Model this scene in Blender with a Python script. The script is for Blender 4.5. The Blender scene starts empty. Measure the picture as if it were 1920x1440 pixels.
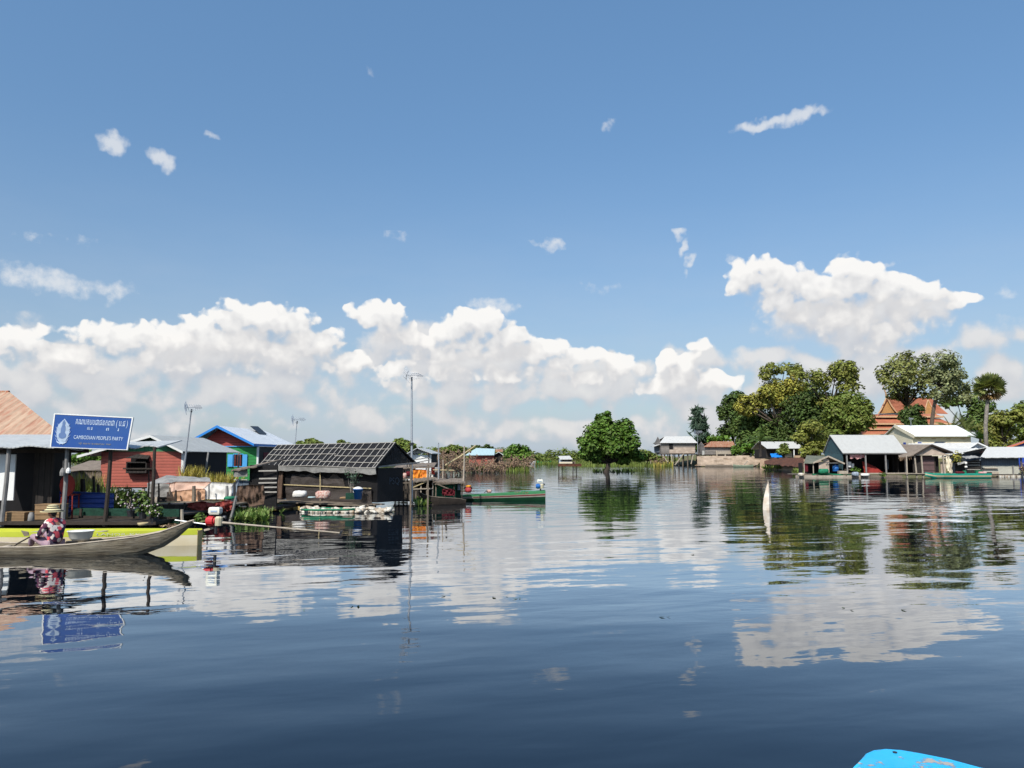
import bpy, bmesh, math, random
from mathutils import Vector, Matrix, noise as mnoise

# ------------------------------------------------------------------ camera
C = bpy.context.scene
COL = C.collection
FPX, H = 1450.0, 2.3                       # focal length in photo pixels, eye height over the water
PITCH = math.atan((854 - 720) / FPX)       # the horizon lies at row 854 of the photo
cam_d = bpy.data.cameras.new("camera"); cam = bpy.data.objects.new("camera", cam_d)
COL.objects.link(cam)
cam_d.sensor_width = 36.0
cam_d.lens = 36.0 * FPX / 1920.0
cam_d.clip_start = 0.05; cam_d.clip_end = 20000
cam.location = (0, 0, H)
cam.rotation_euler = (math.pi / 2 + PITCH, 0, 0)
C.camera = cam

# ------------------------------------------------------------------ exposure, sun, sky
C.view_settings.view_transform = 'Standard'
C.view_settings.look = 'None'
C.view_settings.exposure = 0.0
C.view_settings.gamma = 1.0
C.cycles.max_bounces = 6
C.cycles.diffuse_bounces = 3
C.cycles.glossy_bounces = 4
C.cycles.transparent_max_bounces = 8
C.cycles.caustics_reflective = False
C.cycles.caustics_refractive = False
C.cycles.sample_clamp_indirect = 6.0

SUN_EL, SUN_AZ = math.radians(47), math.radians(207)   # azimuth clockwise from +Y: behind the camera, a little to the left
sd = bpy.data.lights.new("sun", 'SUN'); sun = bpy.data.objects.new("sun", sd); COL.objects.link(sun)
sd.energy = 5.0; sd.angle = math.radians(0.5); sd.color = (1.0, 0.95, 0.87)
SUNV = Vector((math.sin(SUN_AZ) * math.cos(SUN_EL), math.cos(SUN_AZ) * math.cos(SUN_EL), math.sin(SUN_EL)))
sun.rotation_euler = SUNV.to_track_quat('Z', 'Y').to_euler()
sun.location = (0, -20, 60)


class NT:
    """small helper that writes node graphs as expressions"""
    def __init__(s, tree): s.t = tree
    def n(s, typ, **kw):
        nd = s.t.nodes.new(typ)
        for k, v in kw.items(): setattr(nd, k, v)
        return nd
    def put(s, sock, v):
        if isinstance(v, bpy.types.NodeSocket): s.t.links.new(v, sock)
        elif v is not None: sock.default_value = v
    def m(s, op, a, b=None, c=None, clamp=False):
        nd = s.n('ShaderNodeMath', operation=op, use_clamp=clamp)
        for i, v in enumerate((a, b, c)):
            if v is not None: s.put(nd.inputs[i], v)
        return nd.outputs[0]
    def v(s, op, a, b=None, c=None, out=0):
        nd = s.n('ShaderNodeVectorMath', operation=op)
        for i, x in enumerate((a, b, c)):
            if x is not None: s.put(nd.inputs[i], x)
        return nd.outputs['Value'] if op in ('DOT_PRODUCT', 'LENGTH', 'DISTANCE') else nd.outputs[0]
    def sc(s, a, k):
        nd = s.n('ShaderNodeVectorMath', operation='SCALE'); s.put(nd.inputs[0], a); s.put(nd.inputs['Scale'], k)
        return nd.outputs[0]
    def xyz(s, x=0.0, y=0.0, z=0.0):
        nd = s.n('ShaderNodeCombineXYZ')
        for i, q in enumerate((x, y, z)): s.put(nd.inputs[i], q)
        return nd.outputs[0]
    def sep(s, a):
        nd = s.n('ShaderNodeSeparateXYZ'); s.put(nd.inputs[0], a); return nd.outputs
    def noise(s, vec, scale, detail=4, rough=.5, dist=0.0, col=False, dim='3D', lac=2.0):
        nd = s.n('ShaderNodeTexNoise', noise_dimensions=dim)
        s.put(nd.inputs['Vector'], vec); s.put(nd.inputs['Scale'], scale); s.put(nd.inputs['Detail'], detail)
        s.put(nd.inputs['Roughness'], rough); s.put(nd.inputs['Distortion'], dist); s.put(nd.inputs['Lacunarity'], lac)
        return nd.outputs['Color' if col else 'Fac']
    def voro(s, vec, scale, out='Distance', feature='F1', rand=1.0):
        nd = s.n('ShaderNodeTexVoronoi', feature=feature); s.put(nd.inputs['Vector'], vec); s.put(nd.inputs['Scale'], scale)
        s.put(nd.inputs['Randomness'], rand)
        return nd.outputs[out]
    def rng(s, x, a, b, c=0.0, d=1.0, smooth=False):
        nd = s.n('ShaderNodeMapRange', clamp=True, interpolation_type='SMOOTHSTEP' if smooth else 'LINEAR')
        for i, q in enumerate((x, a, b, c, d)): s.put(nd.inputs[i], q)
        return nd.outputs[0]
    def mix(s, f, a, b, mode='MIX'):
        nd = s.n('ShaderNodeMix', data_type='RGBA', blend_type=mode)
        s.put(nd.inputs[0], f); s.put(nd.inputs[6], a); s.put(nd.inputs[7], b)
        return nd.outputs[2]
    def fmix(s, f, a, b):
        nd = s.n('ShaderNodeMix', data_type='FLOAT')
        s.put(nd.inputs[0], f); s.put(nd.inputs[2], a); s.put(nd.inputs[3], b)
        return nd.outputs[0]


def ray(px, py):
    x, z = (px - 960) / FPX, (720 - py) / FPX
    c, s_ = math.cos(PITCH), math.sin(PITCH)
    return Vector((x, c - z * s_, s_ + z * c))
def P(px, py, Y):
    """the point of the place that photo pixel (px, py) shows when it lies Y metres in front"""
    r = ray(px, py); return Vector((r.x * Y / r.y, Y, H + r.z * Y / r.y))
def G(px, py, z=0.0):
    r = ray(px, py); k = (z - H) / r.z; return Vector((r.x * k, r.y * k, z))
def WX(px, Y, py=854): return P(px, py, Y).x
def WZ(py, Y, px=960): return P(px, py, Y).z
def azel(px, py):
    r = ray(px, py).normalized(); return math.atan2(r.x, r.y), math.asin(r.z)

world = bpy.data.worlds.new("World"); C.world = world; world.use_nodes = True
wt = world.node_tree; wt.nodes.clear(); W = NT(wt)
sky = W.n('ShaderNodeTexSky', sky_type='NISHITA', sun_disc=False)
sky.sun_elevation = SUN_EL; sky.sun_rotation = SUN_AZ
sky.altitude = 0; sky.air_density = 1.0; sky.dust_density = 1.0; sky.ozone_density = 1.6
SKYK = 0.145
dirv = W.n('ShaderNodeTexCoord').outputs['Generated']
dx, dy, dz = W.sep(W.v('NORMALIZE', dirv))
az = W.m('ARCTAN2', dx, dy); el = W.m('ARCSINE', dz)
uv0 = W.xyz(az, el, 0.0)

def puff_field(uv, puffs):
    """largest of many soft ellipses of cloud (centre azimuth, elevation, half sizes, turn, weight)"""
    acc = None
    for (px, py, rx, ry, *o) in puffs:
        turn = math.radians(o[0]) if o else 0.0; w = o[1] if len(o) > 1 else 1.0
        a, e = azel(px, py); ax, _ = azel(px + rx, py); _, ey = azel(px, py - ry)
        ra, re = max(ax - a, 1e-4), max(ey - e, 1e-4)
        d = W.v('SUBTRACT', uv, (a, e, 0.0))
        if turn:
            c, s_ = math.cos(turn), math.sin(turn)
            d = W.xyz(W.v('DOT_PRODUCT', d, (c / ra, s_ / ra, 0)), W.v('DOT_PRODUCT', d, (-s_ / re, c / re, 0)), 0)
        else:
            d = W.v('MULTIPLY', d, (1 / ra, 1 / re, 0.0))
        r2 = W.v('DOT_PRODUCT', d, d)
        q = W.m('MULTIPLY_ADD', r2, -w, w)
        acc = q if acc is None else W.m('SMOOTH_MAX', acc, q, 0.25)
    return acc

CUMULUS = [
    (480,600,78,44),(440,618,70,46),(540,612,62,42),(390,632,80,48),(585,650,66,44),(320,640,92,42),(330,668,120,36,0,.8),(460,660,150,46),(540,668,110,40),
    (215,640,84,34,0,.8),(150,625,70,26,0,.7),(640,680,58,30),(125,668,56,30),(100,680,70,24,0,.8),(165,688,40,18,0,.7),(30,650,70,40,0,.7),
    (722,596,44,34),(735,580,26,24),(690,596,38,26),(665,580,18,14,0,.6),(745,628,52,28,0,.8),
    (880,610,52,34),(920,604,44,28),(850,624,46,32),(955,634,40,26),(790,636,28,20),(895,652,110,38),(830,664,90,28,0,.8),(1000,660,70,28),(1030,650,40,20),(1065,680,70,24),(1110,668,40,18,0,.8),
    (820,700,80,22,0,.8),(745,690,44,26,0,.8),(1152,676,38,20),(1160,694,50,20),(1100,705,80,22,0,.8),(760,712,70,26,0,.7),(960,700,90,22,0,.7),
    (1290,686,34,28),(1250,682,28,26),(1272,706,50,30),(1312,648,26,18,0,.6),(1335,716,54,28),(1230,722,60,22,0,.8),
    (1425,515,50,36),(1400,525,44,34),(1478,532,62,40),(1530,540,64,40),(1600,532,78,44),(1580,508,40,24),(1660,548,74,42),(1720,556,60,34),(1775,562,48,20,-6),(1810,560,34,12,-6,.8),(1460,565,60,40),(1590,590,120,44),(1500,590,70,34,0,.8),
    (1650,625,110,38,0,.75),(1700,600,80,34,0,.8),(1385,500,12,26,20,.55),
]
WISPS = [   # the first nine hang high, the rest near the bank
    (212,268,34,28,0,1.1),(303,300,32,21,-25,1.1),(397,256,18,9,0,.6),(1425,236,64,14,3,1.),(1500,217,56,17,13,1.),(1140,233,18,15,0,.45),
    (690,130,18,8,-35,.35),(1535,205,26,12,0,.6),(1462,228,60,14,10,.9),
    (1036,460,20,16,0,.65),(1008,456,26,7,-20,.45),(1272,432,15,17,0,.85),(1282,462,10,20,-20,.8),(1292,488,13,15,0,.75),(1286,510,7,13,0,.6),
    (85,526,120,30,-6,.8),(205,545,60,24,0,.6),(925,574,58,18,-8,.75),(740,440,28,14,0,.3),
    (1585,486,38,10,10,.75),(1660,495,26,8,0,.5),(1370,485,12,14,0,.6),(1885,552,20,16,0,.45),(60,440,40,12,0,.25),(150,455,30,9,0,.25),
    (1130,540,40,12,0,.25),
]
BANK = [
    (430,675,250,58,0,1.),(470,700,230,56,0,1.),(130,700,210,56,0,.9),(905,690,180,52,0,1.1),(760,655,90,50,0,.8),(1060,715,190,44,0,1.),(1610,610,190,72,0,1.),
    (450,740,300,36,0,.8),(120,745,220,40,0,.7),(900,745,280,34,0,.9),(1640,690,190,56,0,1.),(1470,690,110,36,0,.9),(1300,720,130,56,0,.8),
    (1900,700,110,50,0,.9),(1330,760,160,40,0,.8),(700,780,300,30,0,.6),(250,795,350,30,0,.55),(1050,805,420,30,0,.55),(1750,790,250,40,0,.6),
    (30,610,70,34,0,.7),(1840,640,80,40,0,.6),(-300,700,300,90,0,.9),(2250,690,300,90,0,.9),
]
def dens(q, puffs, warp, wscale, fb, fscale, soft, det, off):
    wcol = W.noise(q, wscale, 2, .55, col=True, dim='2D')
    w1 = W.v('SUBTRACT', wcol, (.5, .5, .5))
    qq = W.v('MULTIPLY_ADD', w1, (warp, warp * .8, 0), q)
    s = puff_field(qq, puffs)
    f = W.noise(q, fscale, det, .6, dim='2D')
    nd = W.n('ShaderNodeTexVoronoi', voronoi_dimensions='2D', feature='SMOOTH_F1')
    W.put(nd.inputs['Vector'], W.v('MULTIPLY_ADD', w1, (.02, .02, 0), q)); nd.inputs['Scale'].default_value = fscale * 1.5
    nd.inputs['Detail'].default_value = 1.0; nd.inputs['Roughness'].default_value = .55
    f = W.m('SUBTRACT', f, W.m('MULTIPLY', W.m('SUBTRACT', nd.outputs['Distance'], .45), soft))
    return W.m('ADD', W.m('MULTIPLY_ADD', W.m('SUBTRACT', f, .5), fb, s), off)
def layer(puffs, uv, warp, wscale, fb, fscale, edge, edge2, lightdist, relief, soft, bias=.55, det=5, off=.12):
    """opacity and light of one layer of cloud: soft puffs made ragged by noise, bright where they face up to the sun,
    crisp along the sunlit tops and dissolving along the shaded bases"""
    d0 = dens(uv, puffs, warp, wscale, fb, fscale, soft, det, off)
    d1 = dens(W.v('ADD', uv, lightdist), puffs, warp, wscale, fb, fscale, soft, det - 1, off)
    lit = W.m('MULTIPLY_ADD', W.m('SUBTRACT', d0, d1), relief, bias, clamp=True)
    alpha = W.rng(d0, 0.02, W.fmix(W.rng(lit, .25, .75), edge2, edge), 0, 1, True)
    return alpha, lit
def wisps(puffs, uv, warp, wscale, fb, fscale, edge):
    wcol = W.noise(uv, wscale, 2, .55, col=True, dim='2D')
    qq = W.v('MULTIPLY_ADD', W.v('SUBTRACT', wcol, (.5, .5, .5)), (warp, warp, 0), uv)
    d = W.m('MULTIPLY_ADD', W.m('SUBTRACT', W.noise(uv, fscale, 6, .6, dim='2D'), .5), fb, puff_field(qq, puffs))
    return W.rng(d, 0.02, edge, 0, 1, True)

aB, lB = layer(BANK, uv0, .07, 9, 1.6, 19, .75, 1.1, (-.006, .020, 0), .50, .7, .52, 5, .20)
aC, lC = layer(CUMULUS, uv0, .024, 28, .95, 34, .36, 1.45, (-.007, .020, 0), .46, 1.0, .50, 7, .15)
aW1 = wisps(WISPS[:9], uv0, .016, 50, 1.0, 75, 1.0)
aW2 = wisps(WISPS[9:], uv0, .020, 50, 1.2, 75, 1.0)

# thin general veil that thickens towards the horizon, streaked
veil_n = W.noise(W.v('MULTIPLY', uv0, (1, 3.2, 1)), 6.5, 5, .55, dim='2D')
elp = W.m('ABSOLUTE', el)
low = W.m('POWER', W.m('SUBTRACT', 1.0, W.rng(elp, 0.0, .40)), 1.9)
veil = W.m('MULTIPLY', low, W.rng(veil_n, .25, .75, .55, .95))
# scattered clouds elsewhere round the horizon, behind the viewer
back = W.rng(dy, .25, -.1)
bk_n = W.noise(W.v('MULTIPLY', W.v('NORMALIZE', dirv), (1, 1, 2.2)), 5.0, 5, .58)
bk = W.m('MULTIPLY', W.m('MULTIPLY', W.rng(bk_n, .5, .62, 0, 1, True), back), W.rng(elp, .75, .35))

base = W.v('MULTIPLY', sky.outputs[0], (SKYK, SKYK, SKYK))
hi = W.rng(el, .12, .62)
base = W.v('MULTIPLY', base, W.mix(hi, (0.645, 0.735, 0.80, 1), (0.94, 1.20, 1.27, 1)))
hazec = (0.52, 0.60, 0.715, 1)
c1 = W.mix(veil, base, hazec)
WHITE = (1.0, 0.985, 0.955, 1); GREY = (0.50, 0.52, 0.57, 1)
def lay(under, a, l, white, grey, k):
    return W.mix(W.m('MULTIPLY', a, k, clamp=True), under, W.mix(l, grey, white))
c2 = lay(c1, bk, .6, WHITE, GREY, .9)
WSP = ((0.86, 0.87, 0.88, 1), (0.60, 0.65, 0.72, 1))
def backdrop(c):
    bg = W.n('ShaderNodeBackground'); W.put(bg.inputs[0], c); return bg.outputs[0]
low1 = lay(c1, aB, lB, (0.80, 0.785, 0.775, 1), (0.55, 0.565, 0.615, 1), .88)
low2 = lay(low1, aW2, .8, *WSP, .75)
low3 = lay(low2, aC, lC, (.985, .965, .935, 1), (0.50, 0.51, 0.55, 1), .95)
# three belts of sky: clear overhead and behind, a few wisps higher up in front, the cloud bank over the horizon
EL_LOW, EL_HIGH = .285, .62
front = W.m('GREATER_THAN', dy, .25)
in_low = W.m('MULTIPLY', front, W.m('LESS_THAN', el, EL_LOW))
in_mid = W.m('MULTIPLY', front, W.m('LESS_THAN', el, EL_HIGH))
def choose(f, a, b):
    nd = W.n('ShaderNodeMixShader'); W.put(nd.inputs[0], f); wt.links.new(a, nd.inputs[1]); wt.links.new(b, nd.inputs[2]); return nd.outputs[0]
sh = choose(in_mid, backdrop(c2), choose(in_low, backdrop(lay(c1, aW1, .8, *WSP, .75)), backdrop(low3)))
wo = W.n('ShaderNodeOutputWorld'); wt.links.new(sh, wo.inputs[0])
world.cycles.sampling_method = 'MANUAL'; world.cycles.sample_map_resolution = 512
C.cycles.use_adaptive_sampling = True; C.cycles.adaptive_threshold = .015; C.cycles.adaptive_min_samples = 16

# ------------------------------------------------------------------ material helpers
MATS = {}
def mat(name, col, rough=.75, metal=0.0, var=.25, vscale=3.0, dark=None, bump=0.0, bscale=20.0, spec=.3, build=None):
    """a Principled surface whose colour wanders between shades with noise; build(nt, coord, colour) may add pattern"""
    if name in MATS: return MATS[name]
    m = bpy.data.materials.new(name); m.use_nodes = True
    t = NT(m.node_tree); b = m.node_tree.nodes['Principled BSDF']
    co = t.n('ShaderNodeTexCoord').outputs['Object']
    c2 = dark if dark else tuple(x * (1 - var) for x in col)
    n1 = t.noise(co, vscale, 5, .6)
    c = t.mix(t.rng(n1, .35, .65), tuple(col) + (1,), tuple(c2) + (1,))
    r = rough
    if build:
        res = build(t, co, c)
        c = res[0] if isinstance(res, tuple) else res
        if isinstance(res, tuple) and len(res) > 1 and res[1] is not None:
            bp = t.n('ShaderNodeBump'); t.put(bp.inputs['Height'], res[1]); bp.inputs['Distance'].default_value = res[2]
            m.node_tree.links.new(bp.outputs[0], b.inputs['Normal'])
    elif bump:
        bp = t.n('ShaderNodeBump'); t.put(bp.inputs['Height'], t.noise(co, bscale, 4, .6)); bp.inputs['Distance'].default_value = bump
        m.node_tree.links.new(bp.outputs[0], b.inputs['Normal'])
    t.put(b.inputs['Base Color'], c)
    b.inputs['Roughness'].default_value = r; b.inputs['Metallic'].default_value = metal
    b.inputs['Specular IOR Level'].default_value = spec
    MATS[name] = m
    return m

def corr(freq, axis=0, depth=.02, rust=None, rustamt=.5, streak=True, rscale=1.2):
    """corrugated sheet: ribs along one object axis and, if wanted, rust running down the ribs"""
    def f(t, co, c):
        s = t.sep(co)
        h = t.m('SINE', t.m('MULTIPLY', s[axis], freq * 2 * math.pi))
        st = [1, 1, 1]; st[axis] = 6
        if rust:
            n = t.noise(t.v('MULTIPLY', co, tuple(st) if streak else (1, 1, 1)), rscale, 6, .65)
            c = t.mix(t.rng(n, .62 - rustamt * .35, .80 - rustamt * .35), c, tuple(rust) + (1,))
            sheet = t.noise(t.xyz(t.m('FLOOR', t.m('MULTIPLY', s[axis], 1.25)), 0, 0), 3.7, 1)
            c = t.mix(t.rng(sheet, .35, .65, 0, .35), c, tuple(x * .7 for x in rust) + (1,))
        else:
            n = t.noise(t.v('MULTIPLY', co, tuple(st)), 1.0, 6, .65)
            c = t.mix(t.rng(n, .5, .8, 0, .35), c, (.28, .25, .22, 1))
        return c, h, depth
    return f

def planks(freq, axis=2, depth=.012, gap=.10, tint=.25):
    """boards lying across one axis: dark joints, every board a slightly different shade"""
    def f(t, co, c):
        s = t.sep(co)
        k = t.m('MULTIPLY', s[axis], freq)
        fr = t.m('FRACT', k)
        idn = t.noise(t.xyz(t.m('FLOOR', k), 0, 0), 7.3, 1)
        st = [1.2, 1.2, 1.2]; st[axis] = 14
        g = t.noise(t.v('MULTIPLY', co, tuple(st)), 2.0, 5, .65)
        c = t.mix(t.rng(idn, .3, .7, 0, tint), c, (.03, .025, .02, 1))
        c = t.mix(t.rng(g, .52, .78, 0, .45), c, (.10, .085, .07, 1))
        j = t.m('LESS_THAN', fr, gap)
        c = t.mix(t.m('MULTIPLY', j, .8), c, (.012, .010, .009, 1))
        hgt = t.m('SUBTRACT', fr, t.m('MULTIPLY', j, .6))
        return c, hgt, depth
    return f

def bark(t, co, c):
    n = t.noise(t.v('MULTIPLY', co, (4, 4, 1)), 3, 5, .7)
    return t.mix(t.rng(n, .4, .7, 0, .7), c, (.03, .025, .02, 1)), n, .03

def leafy(t, co, c): return c

def leafmat(name, a, b, c=None, trans=.25):
    """foliage: every leaf clump its own shade (from noise in place), light shining a little through"""
    if name in MATS: return MATS[name]
    m = bpy.data.materials.new(name); m.use_nodes = True
    t = NT(m.node_tree); p = m.node_tree.nodes['Principled BSDF']; out = m.node_tree.nodes['Material Output']
    co = t.n('ShaderNodeTexCoord').outputs['Object']
    n1 = t.noise(co, .55, 3, .6); n2 = t.noise(co, 5.0, 2, .5)
    col = t.mix(t.rng(n1, .38, .62), tuple(a) + (1,), tuple(b) + (1,))
    if c: col = t.mix(t.rng(n2, .52, .68), col, tuple(c) + (1,))
    isl = t.n('ShaderNodeNewGeometry').outputs['Random Per Island']
    hs = t.n('ShaderNodeHueSaturation'); t.put(hs.inputs['Color'], col); t.put(hs.inputs['Value'], t.rng(isl, 0, 1, .6, 1.45))
    t.put(hs.inputs['Hue'], t.rng(isl, 0, 1, .485, .515))
    t.put(p.inputs['Base Color'], hs.outputs[0]); p.inputs['Roughness'].default_value = .55; p.inputs['Specular IOR Level'].default_value = .25
    tr = t.n('ShaderNodeBsdfTranslucent'); t.put(tr.inputs[0], t.mix(1.0, hs.outputs[0], (1.0, 1.0, .55, 1), 'MULTIPLY'))
    mx = t.n('ShaderNodeMixShader'); mx.inputs[0].default_value = trans
    m.node_tree.links.new(p.outputs[0], mx.inputs[1]); m.node_tree.links.new(tr.outputs[0], mx.inputs[2])
    m.node_tree.links.new(mx.outputs[0], out.inputs[0])
    MATS[name] = m
    return m

# ------------------------------------------------------------------ mesh helpers
class MB:
    """collects vertices and faces; build() links them as ONE mesh object"""
    def __init__(s): s.v, s.f = [], []
    def add(s, vs, fs):
        o = len(s.v); s.v += [tuple(x) for x in vs]; s.f += [tuple(i + o for i in f) for f in fs]; return s
    def box(s, c, d, rz=0.0, rx=0.0, ry=0.0):
        M = Matrix.Translation(c) @ Matrix.Rotation(rz, 4, 'Z') @ Matrix.Rotation(ry, 4, 'Y') @ Matrix.Rotation(rx, 4, 'X')
        a, b, e = d[0] / 2, d[1] / 2, d[2] / 2
        vs = [M @ Vector(q) for q in ((-a,-b,-e),(a,-b,-e),(a,b,-e),(-a,b,-e),(-a,-b,e),(a,-b,e),(a,b,e),(-a,b,e))]
        return s.add(vs, [(0,3,2,1),(4,5,6,7),(0,1,5,4),(1,2,6,5),(2,3,7,6),(3,0,4,7)])
    def bar(s, p, q, w=.05, h=None):
        p, q = Vector(p), Vector(q); d = q - p; L = d.length
        if L < 1e-6: return s
        h = w if h is None else h
        z = d.normalized(); up = Vector((0, 0, 1)) if abs(z.z) < .95 else Vector((0, 1, 0))
        x = z.cross(up).normalized(); y = x.cross(z).normalized()
        vs = [r + x * a * w / 2 + y * b * h / 2 for r in (p, q) for a, b in ((-1,-1),(1,-1),(1,1),(-1,1))]
        return s.add(vs, [(0,3,2,1),(4,5,6,7),(0,1,5,4),(1,2,6,5),(2,3,7,6),(3,0,4,7)])
    def tube(s, pts, r, n=6, cap=True):
        pts = [Vector(p) for p in pts]; rs = r if isinstance(r, (list, tuple)) else [r] * len(pts)
        vs, fs = [], []
        for i, p in enumerate(pts):
            d = (pts[min(i + 1, len(pts) - 1)] - pts[max(i - 1, 0)]).normalized()
            up = Vector((0, 0, 1)) if abs(d.z) < .9 else Vector((1, 0, 0))
            x = d.cross(up).normalized(); y = x.cross(d)
            vs += [p + (x * math.cos(2 * math.pi * k / n) + y * math.sin(2 * math.pi * k / n)) * rs[i] for k in range(n)]
        for i in range(len(pts) - 1):
            for k in range(n):
                k2 = (k + 1) % n
                fs.append((i * n + k, i * n + k2, (i + 1) * n + k2, (i + 1) * n + k))
        if cap: fs += [tuple(range(n))[::-1], tuple((len(pts) - 1) * n + k for k in range(n))]
        return s.add(vs, fs)
    def lathe(s, prof, c=(0, 0, 0), n=14):
        vs, fs = [], []
        for (r, z) in prof: vs += [(c[0] + r * math.cos(2 * math.pi * k / n), c[1] + r * math.sin(2 * math.pi * k / n), c[2] + z) for k in range(n)]
        for i in range(len(prof) - 1):
            for k in range(n):
                k2 = (k + 1) % n; fs.append((i * n + k, i * n + k2, (i + 1) * n + k2, (i + 1) * n + k))
        return s.add(vs, fs)
    def slab(s, quad, th, up=None):
        """a sheet with thickness th under the quad (or polygon)"""
        q = [Vector(p) for p in quad]; n = len(q)
        nn = up if up is not None else (q[1] - q[0]).cross(q[2] - q[0]).normalized()
        vs = q + [p - nn * th for p in q]
        fs = [tuple(range(n)), tuple(range(2 * n - 1, n - 1, -1))] + [(i, i + n, (i + 1) % n + n, (i + 1) % n) for i in range(n)]
        return s.add(vs, fs)
    def sheet(s, A, B, Cc, D, nu, nv, th=.03, fn=None):
        """bilinear patch A-B (u) to D-C (v), pushed by fn(u, v), with thickness"""
        A, B, Cc, D = map(Vector, (A, B, Cc, D)); nn = (B - A).cross(D - A).normalized()
        top, bot = [], []
        for j in range(nv + 1):
            for i in range(nu + 1):
                u, v = i / nu, j / nv
                p = (A * (1 - u) + B * u) * (1 - v) + (D * (1 - u) + Cc * u) * v
                if fn: p = p + (fn(u, v) if isinstance(fn(u, v), Vector) else nn * fn(u, v))
                top.append(p); bot.append(p - nn * th)
        N = (nu + 1) * (nv + 1); fs = []
        for j in range(nv):
            for i in range(nu):
                a = j * (nu + 1) + i; q = (a, a + 1, a + nu + 2, a + nu + 1)
                fs.append(q); fs.append(tuple(N + k for k in q[::-1]))
        rim = [i for i in range(nu + 1)] + [j * (nu + 1) + nu for j in range(1, nv + 1)] + [nv * (nu + 1) + i for i in range(nu - 1, -1, -1)] + [j * (nu + 1) for j in range(nv - 1, 0, -1)]
        for a, b in zip(rim, rim[1:] + rim[:1]): fs.append((a, a + N, b + N, b))
        return s.add(top + bot, fs)
    def build(s, name, m, parent=None, smooth=False):
        me = bpy.data.meshes.new(name); me.from_pydata(s.v, [], s.f); me.update()
        if smooth:
            for p in me.polygons: p.use_smooth = True
        o = bpy.data.objects.new(name, me); COL.objects.link(o)
        if m: me.materials.append(m)
        if parent is not None:
            o.parent = parent
            L = Vector(parent['_o']) if '_o' in parent else Vector((0, 0, 0))
            R = parent['_r'] if '_r' in parent else 0.0
            if L.length > 0 or R:
                Mi = (Matrix.Translation(L) @ Matrix.Rotation(R, 4, 'Z')).inverted()
                me.transform(Mi)
            if '_o' in parent: o['_o'] = parent['_o']
            if '_r' in parent: o['_r'] = parent['_r']
        return o

def recentre(o):
    """put a top-level mesh's origin at its own base"""
    me = o.data; xs = [v.co for v in me.vertices]
    c = Vector((sum(v.x for v in xs) / len(xs), sum(v.y for v in xs) / len(xs), min(v.z for v in xs)))
    me.transform(Matrix.Translation(-c)); o.location = c; return o
def tag(o, label, cat, group=None, kind=None):
    if label: o['label'] = label
    if cat: o['category'] = cat
    if group: o['group'] = group
    if kind: o['kind'] = kind
    return o
def thing(name, label, cat, loc=(0, 0, 0), group=None, rz=0.0):
    """an Empty at the thing's base; its parts are built in world space and carried over to it"""
    o = bpy.data.objects.new(name, None); COL.objects.link(o); o.empty_display_size = .3
    o.location = loc; o.rotation_euler = (0, 0, rz); o['_o'] = list(loc); o['_r'] = rz
    return tag(o, label, cat, group)
def solo(name, mb, m, label, cat, group=None, smooth=False):
    return tag(recentre(mb.build(name, m, None, smooth)), label, cat, group)
def structure(name, mb, m, smooth=False):
    o = mb.build(name, m, None, smooth); o['kind'] = 'structure'; return o
def copy_tree(o, parent=None):
    c = o.copy(); COL.objects.link(c)
    if parent is not None: c.parent = parent
    for ch in list(o.children): copy_tree(ch, c)
    return c
def hn(x, y, z=0.0): return mnoise.noise(Vector((x, y, z)))

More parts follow.
